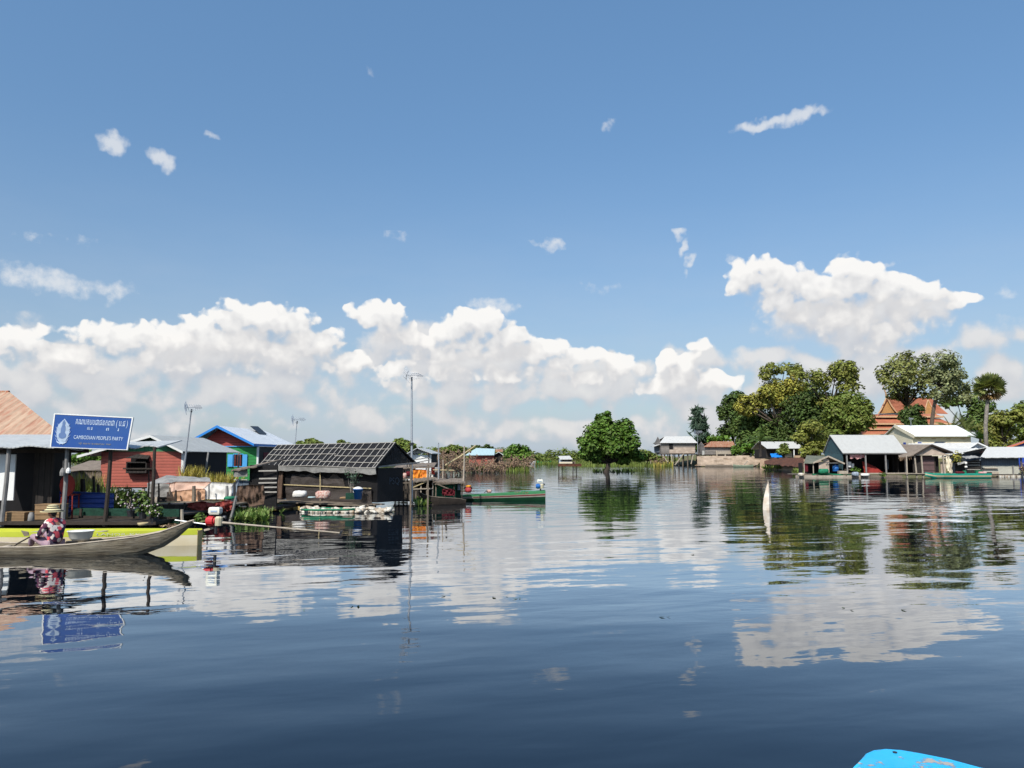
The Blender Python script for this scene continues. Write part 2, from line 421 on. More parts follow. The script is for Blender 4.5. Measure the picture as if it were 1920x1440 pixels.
# ------------------------------------------------------------------ the water
def water_material():
    m = bpy.data.materials.new("water"); m.use_nodes = True
    t = NT(m.node_tree); b = m.node_tree.nodes['Principled BSDF']
    co = t.n('ShaderNodeTexCoord').outputs['Object']
    silt = t.noise(co, .05, 3, .5)
    t.put(b.inputs['Base Color'], t.mix(t.rng(silt, .3, .7), (.0025, .0060, .0125, 1), (.0045, .0085, .0135, 1)))
    rot = t.n('ShaderNodeMapping'); rot.inputs['Rotation'].default_value = (0, 0, math.radians(-14)); t.put(rot.inputs[0], co)
    q = rot.outputs[0]
    patch = t.rng(t.noise(t.v('MULTIPLY', co, (.5, 1, 1)), .055, 3, .5), .40, .64, .30, 1.0, True)
    big = t.noise(t.v('MULTIPLY', q, (.45, 1.0, 1.0)), .55, 2, .45)
    mid = t.noise(t.v('MULTIPLY', q, (.42, 1.0, 1.0)), 1.9, 2, .5, .3)
    small = t.noise(t.v('MULTIPLY', q, (.6, 1.0, 1.0)), 6.5, 2, .5)
    h = t.m('MULTIPLY', big, .034)
    h = t.m('ADD', h, t.m('MULTIPLY', t.m('MULTIPLY', mid, patch), .0085))
    h = t.m('ADD', h, t.m('MULTIPLY', t.m('MULTIPLY', small, patch), .0015))
    bp = t.n('ShaderNodeBump'); t.put(bp.inputs['Height'], h); bp.inputs['Distance'].default_value = 1.0; bp.inputs['Strength'].default_value = 1.0
    # a still, dark lake: reflected light is set by a reshaped Fresnel curve, lifted at shallow looks
    m.node_tree.links.new(bp.outputs[0], b.inputs['Normal']); b.inputs['Specular IOR Level'].default_value = 0.0; b.inputs['Roughness'].default_value = .6; b.inputs['IOR'].default_value = 1.0
    fr = t.n('ShaderNodeFresnel'); fr.inputs['IOR'].default_value = 1.333; m.node_tree.links.new(bp.outputs[0], fr.inputs['Normal'])
    fac = t.m('MINIMUM', t.m('MULTIPLY', t.m('POWER', fr.outputs[0], 1.42), 2.75), .74)
    gl = t.n('ShaderNodeBsdfGlossy'); gl.inputs['Roughness'].default_value = .012; gl.inputs['Color'].default_value = (.97, .985, 1.0, 1); m.node_tree.links.new(bp.outputs[0], gl.inputs['Normal'])
    mx = t.n('ShaderNodeMixShader'); t.put(mx.inputs[0], fac); m.node_tree.links.new(b.outputs[0], mx.inputs[1]); m.node_tree.links.new(gl.outputs[0], mx.inputs[2])
    m.node_tree.links.new(mx.outputs[0], m.node_tree.nodes['Material Output'].inputs[0])
    return m
w = MB(); w.add([(-6000, -3000, 0), (6000, -3000, 0), (6000, 9000, 0), (-6000, 9000, 0)], [(0, 1, 2, 3)])
structure("water", w, water_material())

# ------------------------------------------------------------------ materials
def M(n): return MATS[n]
mat('tin_grey', (.52,.53,.52), .5, var=.15, build=corr(7, 0, .015))
mat('tin_white', (.60,.585,.55), .5, var=.08, build=corr(5, 0, .015))
mat('tin_blueish', (.68,.70,.72), .45, var=.10, build=corr(3.2, 1, .02))
mat('tin_pale', (.50,.50,.47), .5, var=.15, build=corr(6, 1, .015))
mat('tin_flat', (.47,.465,.44), .45, var=.08, build=corr(9, 0, .006))
mat('tin_rust', (.50,.34,.23), .7, var=.2, build=corr(4.5, 0, .02, (.34,.12,.06), .62))
mat('tin_rust_streaked', (.53,.38,.26), .7, var=.15, build=corr(2.2, 0, .03, (.40,.19,.12), .50))
mat('tin_teal', (.42,.56,.58), .5, var=.1, build=corr(5, 0, .01))
mat('blue_sheet', (.020,.055,.26), .5, var=.2, build=corr(6, 2, .02))
mat('red_boards', (.60,.165,.12), .7, var=.15, build=planks(6.5, 2, .02, .09, .18))
mat('red_board_gable', (.46,.085,.07), .7, var=.15, build=planks(6, 2, .01, .06, .12))
mat('green_boards', (.06,.24,.11), .7, var=.18, build=planks(5, 0, .008, .05, .15))
mat('green_wall', (.035,.28,.075), .65, var=.15, build=planks(5, 2, .010, .07, .12))
mat('grey_boards', (.38,.34,.31), .85, var=.25, build=planks(5, 2, .012, .12, .5))
mat('brown_boards', (.20,.14,.09), .85, var=.3, build=planks(5, 0, .012, .12, .5))
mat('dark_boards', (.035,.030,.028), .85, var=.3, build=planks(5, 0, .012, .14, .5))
mat('purple_boards', (.17,.10,.10), .8, var=.2, build=planks(1.6, 2, .02, .12, .4))
mat('old_wood', (.21,.17,.13), .85, var=.35, vscale=6, bump=.01, bscale=14)
mat('pale_wood', (.45,.38,.30), .8, var=.3, vscale=5, bump=.005)
mat('dark_wood', (.05,.038,.030), .85, var=.35, vscale=5, bump=.01)
mat('grey_post', (.26,.25,.24), .8, var=.3, vscale=4)
mat('bamboo', (.50,.40,.22), .6, var=.25, vscale=8)
mat('canoe_wood', (.235,.195,.135), .85, dark=(.125,.10,.07), vscale=2.5, build=lambda t, co, c: (t.mix(t.rng(t.noise(t.v('MULTIPLY', co, (.8, 6, 9)), 2.2, 6, .7), .45, .75, 0, .75), c, (.33,.30,.24,1)), t.noise(t.v('MULTIPLY', co, (.6, 5, 8)), 3, 6, .7), .02))
mat('blue_trim', (.03,.22,.62), .5, var=.08)
mat('blue_shutter', (.08,.36,.72), .5, var=.12)
mat('white_trim', (.72,.72,.70), .6, var=.1)
mat('white_paint', (.80,.80,.78), .6, var=.06)
mat('cream_wall', (.74,.66,.50), .8, var=.10, vscale=1.0)
mat('thatch', (.30,.24,.19), .9, var=.3, build=lambda t, co, c: (t.mix(t.rng(t.noise(t.v('MULTIPLY', co, (14, 14, 2)), 2, 4, .7), .4, .7, 0, .6), c, (.10,.075,.055,1)), t.noise(t.v('MULTIPLY', co, (20, 20, 3)), 2, 4, .7), .04))
mat('straw_wall', (.58,.47,.38), .9, var=.2, build=lambda t, co, c: (t.mix(t.rng(t.voro(t.v('MULTIPLY', co, (1.4, 1.4, 2.4)), 1.0), .25, .6, 0, .5), c, (.32,.24,.19,1)), t.noise(co, 9, 4, .7), .02))
mat('black_plastic', (.016,.015,.016), .62, var=.3, vscale=2, bump=.03, bscale=3, spec=.18)
mat('interior_shade', (.012,.011,.012), .9, var=.2)  # near-black colour stands in for the shade of interiors and openings
mat('brown_sheet', (.070,.058,.052), .55, var=.3, vscale=1.4, bump=.05, bscale=2.2)
mat('lath', (.40,.37,.33), .7, var=.15, vscale=5)
mat('grey_net', (.32,.31,.29), .8, var=.25, vscale=2, build=lambda t, co, c: (t.mix(t.rng(t.noise(co, 2.0, 5, .6), .42, .66, 0, .5), c, (.16,.155,.15,1)), t.noise(co, 3, 5, .6), .05))
mat('pink_tarp', (.72,.52,.42), .6, dark=(.64,.38,.28), vscale=.4, bump=.03, bscale=1.6)
mat('peach_tarp', (.55,.33,.20), .65, dark=(.48,.26,.17), vscale=.4, bump=.02, bscale=2)
mat('white_tarp', (.74,.72,.68), .55, var=.12, vscale=.9, bump=.025, bscale=1.6)
mat('brown_net', (.135,.085,.060), .9, var=.4, vscale=3, bump=.05, bscale=6)
mat('red_net', (.28,.055,.045), .9, var=.5, vscale=4, bump=.04, bscale=9)
mat('green_net', (.02,.22,.11), .7, var=.4, vscale=5, bump=.02)
mat('dark_green_net', (.012,.055,.035), .85, var=.4, vscale=4, bump=.03, bscale=8)
mat('orange_cloth', (.78,.36,.03), .7, dark=(.62,.12,.03), vscale=2.0, bump=.03, bscale=6)
mat('pink_cloth', (.55,.20,.20), .8, dark=(.68,.42,.40), vscale=3, bump=.03)
mat('red_cloth', (.27,.030,.022), .8, var=.4, vscale=1.2, bump=.06, bscale=2)
mat('maroon_cloth', (.13,.010,.018), .8, var=.4, vscale=3, bump=.02)
mat('sign_blue', (.008,.056,.25), .45, dark=(.014,.070,.25), vscale=.9, build=lambda t, co, c: t.mix(t.rng(t.noise(t.v('MULTIPLY', co, (9, 9, .7)), 1.6, 5, .65), .52, .8, 0, .22), c, (.05, .09, .17, 1)))
mat('sign_text', (.50,.60,.74), .5, var=.08)
mat('sign_text_dim', (.30,.28,.22), .5, var=.1)
mat('emblem_grey', (.38,.47,.60), .5, var=.25, vscale=9)
mat('emblem_blue', (.10,.17,.34), .5, var=.1)
mat('steel', (.45,.46,.47), .4, .8, var=.15)
mat('dark_metal', (.06,.06,.065), .45, .6, var=.2)
mat('pole_metal', (.42,.44,.47), .45, .5, var=.15)
mat('lime_paint', (.50,.54,.05), .45, var=.10, vscale=2)
mat('cream_hull', (.68,.61,.45), .55, dark=(.58,.46,.26), vscale=.7)
mat('tan_hull', (.60,.44,.17), .5, var=.15)
mat('boat_green', (.014,.17,.050), .4, var=.2, vscale=2)
mat('boat_dark_green', (.010,.060,.026), .4, var=.3, vscale=2)
mat('boat_light_green', (.055,.235,.095), .4, var=.15)
mat('hull_grey', (.36,.34,.28), .6, var=.2)
mat('boat_maroon', (.20,.02,.025), .5, var=.2)
mat('boat_teal', (.02,.33,.24), .4, var=.2)
def bow_paint(t, co, c):
    chip = t.rng(t.noise(co, 5.5, 7, .68), .575, .600); worn = t.rng(t.noise(co, 2.6, 5, .6), .50, .75, 0, .35); dirt = t.rng(t.noise(co, 21, 5, .7), .55, .75, 0, .30)
    c = t.mix(worn, c, (.16, .52, .74, 1)); c = t.mix(dirt, c, (.03, .22, .38, 1)); c = t.mix(chip, c, (.40, .36, .31, 1))
    return c, t.m('SUBTRACT', t.m('MULTIPLY', t.noise(co, 18, 5, .6), .5), chip), .004
mat('bow_blue', (.03,.44,.80), .4, var=.10, build=bow_paint)
mat('tank_white', (.74,.72,.62), .4, var=.08)
mat('engine_red', (.52,.030,.035), .4, var=.2)
mat('engine_cream', (.58,.52,.36), .5, var=.2)
mat('barrel_blue', (.02,.13,.42), .4, var=.15)
mat('tarp_blue', (.015,.22,.72), .5, var=.12, vscale=1, bump=.03, bscale=3)
mat('enamel', (.74,.73,.66), .35, var=.08, vscale=4)
mat('plastic_white', (.72,.70,.62), .5, dark=(.34,.24,.15), vscale=3.5, bump=.02)
mat('sack_white', (.76,.74,.70), .7, var=.1, vscale=4, bump=.02)
mat('sack_print', (.70,.60,.52), .8, dark=(.40,.12,.09), vscale=16, bump=.02)
mat('cardboard', (.30,.19,.10), .85, var=.25, vscale=3)
mat('earth_pale', (.42,.29,.19), .95, dark=(.30,.20,.13), vscale=.6, bump=.1, bscale=1.5)
mat('earth_red', (.13,.052,.030), .95, dark=(.070,.032,.022), vscale=1.6, bump=.15, bscale=2.5)
mat('mud_wall', (.43,.33,.25), .95, dark=(.30,.23,.17), vscale=.8, bump=.06, bscale=2)
mat('ground_green', (.10,.12,.035), .95, dark=(.16,.12,.06), vscale=.25, bump=.1, bscale=1)
mat('temple_tile', (.47,.165,.09), .65, var=.3, vscale=.6, build=lambda t, co, c: (c, t.m('SINE', t.m('MULTIPLY', t.sep(co)[2], 22.0)), .05))
mat('temple_gold', (.52,.27,.10), .6, var=.3, vscale=2)
mat('temple_cream', (.60,.38,.22), .8, var=.15)
mat('door_blue', (.03,.07,.36), .5, var=.1)
mat('blue_grey_wall', (.13,.17,.22), .7, var=.25, build=planks(4, 0, .01, .07, .2))
mat('pale_blue_wall', (.36,.42,.50), .7, var=.15, build=planks(4, 0, .01, .07, .2))
mat('teal_wall', (.055,.12,.14), .7, var=.25, build=planks(3.5, 0, .01, .07, .2))
mat('orange_roof', (.60,.17,.05), .6, var=.2, build=corr(5, 0, .01))
mat('skin', (.30,.155,.095), .55, var=.08)
mat('hair_black', (.010,.008,.008), .5, var=.2)
mat('trousers_lilac', (.40,.27,.30), .85, dark=(.26,.18,.24), vscale=9)
mat('straw_hat', (.60,.50,.24), .8, var=.1, build=lambda t, co, c: t.mix(t.m('GREATER_THAN', t.m('SINE', t.m('MULTIPLY', t.sep(co)[2], 118.0)), -.1), (.055,.045,.035,1), (.66,.58,.33,1)))
def floral(t, co, c):
    a = t.voro(co, 11.0, 'Color'); d = t.voro(co, 11.0)
    r = t.sep(a)[0]
    k = t.mix(t.m('GREATER_THAN', r, .26), (.030,.022,.05,1), (.74,.10,.12,1))
    k = t.mix(t.m('GREATER_THAN', r, .64), k, (.80,.70,.62,1))
    return t.mix(t.m('GREATER_THAN', t.m('ADD', d, t.m('MULTIPLY', t.noise(co, 30, 3), .25)), .74), k, (.10,.03,.06,1))
mat('floral_shirt', (.5,.05,.06), .85, build=floral)
mat('mossy_thatch', (.17,.17,.13), .9, dark=(.10,.11,.08), vscale=2, bump=.05, bscale=9)
mat('thatch_black', (.030,.029,.030), .85, dark=(.010,.010,.010), vscale=5, bump=.06, bscale=11)
mat('marker_sheet', (.74,.68,.60), .75, dark=(.55,.42,.31), vscale=2.2, bump=.03, bscale=4)
mat('pink_red', (.55,.07,.08), .7, var=.3, vscale=9)
mat('boat_pale', (.30,.36,.26), .7, var=.25, vscale=3)
mat('straw_pale', (.50,.49,.42), .8, var=.2, vscale=3)
mat('old_rope', (.34,.30,.22), .9, var=.4, vscale=40)
mat('bark', (.16,.12,.09), .9, var=.4, build=bark)
mat('bark_dark', (.065,.05,.04), .9, var=.4, build=bark)
mat('palm_bark', (.34,.30,.26), .9, var=.3, build=bark)
mat('twig', (.25,.17,.13), .9, var=.4, vscale=2)
mat('flower_white', (.60,.50,.52), .7, var=.2)
leafmat('leaf_mango', (.062,.125,.018), (.105,.180,.026), (.16,.24,.04))
leafmat('leaf_dark', (.050,.084,.022), (.075,.115,.026), (.12,.16,.04))
leafmat('leaf_deep', (.070,.120,.028), (.110,.160,.036), (.16,.20,.05))
leafmat('leaf_olive', (.16,.19,.04), (.21,.22,.045), (.30,.28,.06))
leafmat('leaf_yellow', (.33,.30,.055), (.19,.21,.04), (.50,.42,.09))
leafmat('leaf_grey', (.20,.225,.11), (.25,.27,.13), (.28,.28,.11))
leafmat('leaf_blue', (.045,.085,.055), (.07,.11,.07), (.10,.15,.10))
leafmat('leaf_bright', (.085,.17,.025), (.12,.21,.03), (.18,.25,.04))
leafmat('leaf_bush', (.115,.160,.032), (.160,.200,.040), (.23,.24,.05))
leafmat('leaf_grey_green', (.18,.205,.075), (.23,.245,.08), (.32,.29,.07))
leafmat('leaf_red', (.24,.10,.05), (.16,.13,.04), (.30,.10,.06))
leafmat('leaf_dry', (.22,.145,.095), (.30,.20,.13), (.16,.09,.06))
leafmat('grass_gold', (.42,.33,.07), (.30,.27,.06), (.50,.42,.13))
leafmat('reed_green', (.12,.165,.032), (.165,.20,.04), (.22,.24,.06))
leafmat('hyacinth', (.12,.20,.045), (.17,.25,.06), (.30,.32,.12))
leafmat('palm_leaf', (.15,.19,.06), (.21,.23,.075), (.27,.26,.10))
leafmat('palm_dead', (.28,.17,.07), (.34,.22,.10), (.22,.12,.05))

# ------------------------------------------------------------------ plants
def leaf(mb, p, nrm, size, rng, ratio=1.7, turn=None):
    n = nrm.normalized(); a = Vector((rng.uniform(-1, 1), rng.uniform(-1, 1), rng.uniform(-1, 1)))
    x = (turn if turn is not None else a); x = (x - n * x.dot(n))
    if x.length < 1e-3: x = n.orthogonal()
    x.normalize(); y = n.cross(x)
    s = size * rng.uniform(.65, 1.4); L, w = s * .5 * ratio ** .5, s * .5 / ratio ** .5
    mb.add([p - x * L, p + y * w + n * s * .06, p + x * L, p - y * w + n * s * .06], [(0, 1, 2, 3)])
def crown(mb, rng, lobes, n, size, gaps=.25, up=.45, gfreq=.9, fill=.38, ratio=1.7):
    tot = sum(l[1] * l[3] for l in lobes)
    for (c, rx, ry, rz) in lobes:
        k = int(n * rx * rz / tot); sd = rng.random() * 50
        for _ in range(k):
            d = Vector((rng.gauss(0, 1), rng.gauss(0, 1), rng.gauss(0, 1))).normalized()
            t = rng.random() ** fill * (1 + .30 * hn(d.x * 2.2 + sd, d.y * 2.2, d.z * 2.2))
            p = c + Vector((d.x * rx * t, d.y * ry * t, d.z * rz * t))
            if hn(p.x * gfreq + sd, p.y * gfreq, p.z * gfreq) > gaps: continue
            nr = d * .7 + Vector((0, 0, up)) + Vector((rng.uniform(-.6, .6), rng.uniform(-.6, .6), rng.uniform(-.4, .5)))
            leaf(mb, p, nr, size, rng, ratio)
def tree(name, label, Y, base, lobes, n, size, lm, tm='bark_dark', tr=.22, group=None, seed=1, gaps=.25, deep=.75, cat='tree', fill=.38, up=.45, fork=None, ratio=1.7, zbase=None):
    """trunk and limbs grown towards every lobe of the crown, each lobe a cloud of small leaves; lobes are (column, row, rx, rz) of the photo at depth Y"""
    rng = random.Random(seed)
    b = P(base[0], base[1], Y)
    if zbase is not None: b = Vector((b.x, b.y, zbase))
    t = thing(name, label, cat, b, group)
    L = []
    mx = sum(l[0] for l in lobes) / len(lobes)
    for l in lobes:
        rx = l[2] * Y / FPX; rz = (l[3] if len(l) > 3 else l[2]) * Y / FPX
        dy_ = rng.uniform(-1, 1) * deep * rx * 1.4
        c = P(l[0], l[1], Y); c.y += dy_
        L.append((c, rx, max(rx, rz) * deep, rz))
    top = sum((l[0] for l in L), Vector()) / len(L)
    fk = P(fork[0], fork[1], Y) if fork else b + (top - b) * .45
    tb = MB()
    mid = b + (fk - b) * .5 + Vector((rng.uniform(-.15, .15), 0, 0))
    tb.tube([b - Vector((0, 0, .4)), b + Vector((0, 0, .15)), mid, fk], [tr * 1.5, tr * 1.1, tr * .9, tr * .75], 8)
    for (c, rx, ry, rz) in L:
        m_ = fk + (c - fk) * .5 + Vector((rng.uniform(-.4, .4), rng.uniform(-.3, .3), rng.uniform(0, .4)))
        tb.tube([fk, m_, c], [tr * .6, tr * .36, tr * .10], 5)
        for _ in range(4):
            e = c + Vector((rng.uniform(-.8, .8) * rx, rng.uniform(-.8, .8) * ry, rng.uniform(-.3, .9) * rz))
            tb.tube([m_ + (c - m_) * .5, (c + e) / 2 + Vector((0, 0, .1)), e], [tr * .18, tr * .12, tr * .05], 4)
    tb.build('trunk', M(tm), t, True)
    cb = MB(); crown(cb, rng, L, n, size, gaps, up, .8 / max(size, .2) * .35, fill, ratio)
    cb.build('crown', M(lm), t)
    return t
def blades(mb, rng, n, place, hmin, hmax, w=.03, lean=.5, seg=2):
    for _ in range(n):
        p = place(rng); h = rng.uniform(hmin, hmax); a = rng.uniform(0, 6.283); l = rng.uniform(0, lean)
        d = Vector((math.cos(a), math.sin(a), 0)); s = Vector((-d.y, d.x, 0)) * w * rng.uniform(.6, 1.5)
        mid = p + Vector((0, 0, h * .6)) + d * l * h * .3; tip = p + Vector((0, 0, h)) + d * l * h
        mb.add([p - s, p + s, mid + s * .8, mid - s * .8, tip], [(0, 1, 2, 3), (3, 2, 4)])
def frond(mb, rng, o, d, L, droop, n=12, w=.35, leafl=None):
    """a feather leaf: a rib with leaflets on both sides"""
    d = d.normalized(); side = d.cross(Vector((0, 0, 1)))
    side = side.normalized() if side.length > .01 else Vector((1, 0, 0))
    pts = [o + d * L * k / n + Vector((0, 0, -droop * (k / n) ** 2 * L)) for k in range(n + 1)]
    mb.tube(pts, [.03 * L / 2 * (1 - k / (n + 1)) + .006 for k in range(n + 1)], 4)
    for k in range(2, n + 1):
        f = pts[k] - pts[k - 1]; ll = w * math.sin(math.pi * min(1, (k + 1) / (n + 2))) + .08
        for sgn in (-1, 1):
            e = pts[k] + side * sgn * ll + f * .9 + Vector((0, 0, -ll * .35))
            mb.add([pts[k - 1], pts[k], e], [(0, 1, 2)])
def banana(mb, rng, base, h, n=7, w=.28):
    for k in range(n):
        a = rng.uniform(0, 6.283); el_ = rng.uniform(.5, 1.3)
        d = Vector((math.cos(a) * math.cos(el_), math.sin(a) * math.cos(el_), math.sin(el_)))
        s = d.cross(Vector((0, 0, 1))).normalized(); L = h * rng.uniform(.6, 1.0); droop = rng.uniform(.25, .7)
        o = base + Vector((rng.uniform(-.1, .1), rng.uniform(-.1, .1), h * .25)); N = 6; vs = []
        for i in range(N + 1):
            q = i / N; c = o + d * L * q + Vector((0, 0, -droop * q * q * L)); ww = w * math.sin(math.pi * (q * .86 + .07))
            vs += [c - s * ww, c + Vector((0, 0, -ww * .3)), c + s * ww]
        mb.add(vs, [(3 * i + j, 3 * i + j + 1, 3 * i + j + 4, 3 * i + j + 3) for i in range(N) for j in (0, 1)])

# ------------------------------------------------------------------ houses
class House:
    """a frame on the ground from A to B (front) with v pointing away from the viewer; F(u, v, z) gives the place"""
    def __init__(s, name, label, cat, A, B, group=None):
        A, B = Vector((A[0], A[1], 0)), Vector((B[0], B[1], 0)); s.A = A; s.L = (B - A).length; s.u = (B - A).normalized()
        s.v = Vector((-s.u.y, s.u.x, 0)); s.rz = math.atan2(s.u.y, s.u.x)
        s.t = thing(name, label, cat, A, group, s.rz)
    def F(s, u, v, z): return s.A + s.u * u + s.v * v + Vector((0, 0, z))
    def box(s, mb, u0, u1, v0, v1, z0, z1): return mb.box(s.F((u0 + u1) / 2, (v0 + v1) / 2, (z0 + z1) / 2), (abs(u1 - u0), abs(v1 - v0), abs(z1 - z0)), s.rz)
    def part(s, name, mb, m, parent=None, smooth=False): return mb.build(name, M(m) if isinstance(m, str) else m, parent or s.t, smooth)
    def pbox(s, name, m, u0, u1, v0, v1, z0, z1, parent=None): mb = MB(); s.box(mb, u0, u1, v0, v1, z0, z1); return s.part(name, mb, m, parent)
    def pbar(s, name, m, p, q, w=.08, h=None, parent=None): return s.part(name, MB().bar(s.F(*p), s.F(*q), w, h), m, parent)
    def walls(s, m, w, z0, z1, sides='flbr', th=.06, u0=0, u1=None):
        u1 = s.L if u1 is None else u1; mb = MB()
        if 'f' in sides: s.box(mb, u0, u1, 0, th, z0, z1)
        if 'b' in sides: s.box(mb, u0, u1, w - th, w, z0, z1)
        if 'l' in sides: s.box(mb, u0, u0 + th, th, w - th, z0, z1)
        if 'r' in sides: s.box(mb, u1 - th, u1, th, w - th, z0, z1)
        return s.part('wall', mb, m)
    def poly(s, mb, pts, th): return mb.slab([s.F(*p) for p in pts], th)
    def window(s, u0, u1, z0, z1, v=-.02, frame='white_trim', pane='interior_shade', fw=.06):
        f = MB()
        for a in ((u0 - fw, u1 + fw, z1, z1 + fw), (u0 - fw, u1 + fw, z0 - fw, z0), (u0 - fw, u0, z0, z1), (u1, u1 + fw, z0, z1)):
            s.box(f, a[0], a[1], v - .03, v + .015, a[2], a[3])
        fo = s.part('window', f, frame)
        s.pbox('pane', pane, u0, u1, v - .004, v + .012, z0, z1, fo)
        return fo

# ================================================================== LEFT SIDE OF THE CHANNEL
R = random.Random(11)
def V2(px, Y): return (WX(px, Y), Y)

# ---- the big rusty roof at the far left
def rusty_house():
    Re, Ee = P(17, 735, 33), P(118, 816, 29)
    back = Vector((-7.5, .6, 0))
    t = thing('rusty_roof_house', 'house under a big rust streaked orange tin roof behind the dark shop', 'house', (Ee.x - 3, 30.5, 0))
    mb = MB(); mb.sheet(Ee + back, Ee, Re, Re + back, 30, 8, .04, lambda u, v: .018 * math.sin(u * 190))
    t2 = mb.build('roof', M('tin_rust_streaked'), t)
    far = Re + Vector((-1.2, 4.2, -2.0))
    MB().slab([Re + Vector((.02, .03, 0)), far, far + back, Re + back], .04).build('roof_back', M('tin_rust'), t)
    MB().tube([Re + back, Re], .07, 6).build('ridge_cap', M('tin_rust'), t)
    w = MB(); a = Ee + Vector((-.5, .6, -.15))
    w.slab([a, a + back, Vector(((a + back).x, (a + back).y, .3)), Vector((a.x, a.y, .3))], .08)
    b = far + Vector((-.6, -.4, -.1)); ap = Re + Vector((-.3, .3, -.15))
    w.slab([a + Vector((.01, .01, 0)), Vector((a.x + .01, a.y + .01, .3)), Vector((b.x, b.y, .3)), b, ap], .08)
    w.build('wall', M('grey_boards'), t)
rusty_house()

# ---- the open shop under the grey tin awning
def shop():
    Y = 25.0
    h = House('floating_shop', 'dark open shop with wavy grey tin awning under the blue sign', 'shop', V2(-120, Y), V2(292, Y))
    u = lambda px, Yq=Y: WX(px, Yq) - h.A.x
    z = lambda py, Yq=Y: WZ(py, Yq)
    wav = lambda ph, am: (lambda a, b: Vector((0, 0, am * (1 - b) * math.sin(a * 21 + ph) * (.6 + .5 * hn(a * 6, ph)))))
    mb = MB(); mb.sheet(h.F(0, -.15, 2.60), h.F(u(150), -.15, 2.58), h.F(u(150), 3.2, 3.06), h.F(0, 3.2, 3.06), 40, 4, .03, wav(0, .05))
    h.part('awning', mb, 'tin_grey')
    mb = MB(); mb.sheet(h.F(u(128), -.05, z(842)), h.F(u(293), .15, z(836)), h.F(u(293), 1.9, z(836) + .22), h.F(u(128), 1.9, z(840) + .20), 30, 3, .03, wav(2, .06))
    h.part('awning', mb, 'tin_grey')
    for a, b, w_, m_ in ((( 4, 972), (17, 840), .14, 'grey_post'), ((118, 972), (126, 840), .13, 'grey_post'), ((197, 978), (208, 842), .13, 'dark_wood'), ((283, 978), (290, 838), .11, 'dark_wood')):
        p, q = P(a[0], a[1], Y), P(b[0], b[1], Y + .06)
        MB().tube([Vector((p.x, p.y, .05)), p, (p + q) / 2 + Vector((.02, 0, 0)), q], [w_ * .55, w_ * .52, w_ * .5, w_ * .46], 7).build('post', M(m_), h.t)
    mb = MB(); h.box(mb, 0, u(135), .9, 1.0, z(842) - .12, z(842)); h.part('beam', mb, 'dark_wood')
    # back and side walls with one small opening
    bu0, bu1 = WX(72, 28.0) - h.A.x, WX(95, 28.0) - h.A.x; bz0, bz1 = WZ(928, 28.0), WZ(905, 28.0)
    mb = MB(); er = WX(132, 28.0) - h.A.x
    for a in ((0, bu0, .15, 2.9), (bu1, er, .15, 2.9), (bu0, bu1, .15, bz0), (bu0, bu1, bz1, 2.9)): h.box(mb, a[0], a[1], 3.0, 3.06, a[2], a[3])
    h.part('back_wall', mb, 'interior_shade')
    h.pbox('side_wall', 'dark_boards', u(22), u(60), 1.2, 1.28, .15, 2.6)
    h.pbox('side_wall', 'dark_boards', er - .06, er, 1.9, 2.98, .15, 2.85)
    mb = MB(); mb.sheet(h.F(u(57), 1.72, z(972)), h.F(u(166), 1.72, z(972)), h.F(u(166), 1.72, z(930)), h.F(u(57), 1.72, z(925)), 40, 2, .03, None)
    h.part('low_wall', mb, 'blue_sheet')
    h.pbox('floor', 'dark_wood', 0, u(300), -.1, 3.2, .10, .20)
    h.pbox('side_panel', 'white_paint', u(-40), u(9), .55, .6, z(940), z(852))
    for k in range(9): pass
    return h, u, z
shop_h, shu, shz = shop()
def crate(name, px0, px1, py0, py1, Y, m, label, dpt=.5):
    a, b = P(px0, py1, Y), P(px1, py0, Y); c = ((a.x + b.x) / 2, Y + dpt / 2, 0)
    t = thing(name, label, 'crate', (c[0], c[1], a.z)); w_, hh = b.x - a.x, b.z - a.z
    n = 4
    s = MB()
    for k in range(n):
        for yy in (-dpt / 2, dpt / 2): s.box((c[0], c[1] + yy, a.z + hh * (k + .5) / n), (w_, .025, hh / n * .86))
    for sx in (-1, 1): s.box((c[0] + sx * (w_ / 2 - .012), c[1], a.z + hh / 2), (.02, dpt - .03, hh))
    s.build('side', M(m), t)
    MB().box((c[0], c[1], a.z + hh + .012), (w_ + .03, dpt + .04, .022)).build('lid', M(m), t)
    return t
crate('wooden_crate', 2, 46, 962, 984, 25.2, 'cardboard', 'low brown wooden crate beside the leaning grey shop post')
crate('wooden_crate', 64, 112, 947, 984, 25.5, 'cardboard', 'tall brown crate behind the hatted person and canoe')
def stool():
    c = P(133, 926, 26.2); r = .42
    t = thing('plastic_chair', 'round backed red plastic chair in the shop corner', 'chair', (c.x - .15, c.y, .2))
    mb = MB(); cc = P(126, 910, 26.2); n = 14; vs = []
    for k in range(n): vs.append((cc.x + .26 * math.cos(k * 6.283 / n), cc.y, cc.z + .36 * math.sin(k * 6.283 / n)))
    mb.slab(vs, .03); mb.build('backrest', M('red_cloth'), t)
    MB().box((cc.x, cc.y + .22, cc.z - .32), (.46, .42, .04)).build('seat', M('red_cloth'), t)
    for sx in (-1, 1):
        for sy in (.03, .42): MB().bar((cc.x + sx * .2, cc.y + sy, .2), (cc.x + sx * .18, cc.y + sy, cc.z - .33), .035).build('leg', M('red_cloth'), t)
stool()
c = P(58, 982, 25.1); mb = MB(); mb.lathe([(0, 0), (.09, 0), (.10, .02), (.085, .22), (.06, .25), (.06, .28), (0, .28)], (c.x, c.y, .2), 12)
solo('water_jug', mb, M('grey_post'), 'small grey plastic jug on the shop floor by the crates', 'jug', smooth=True)
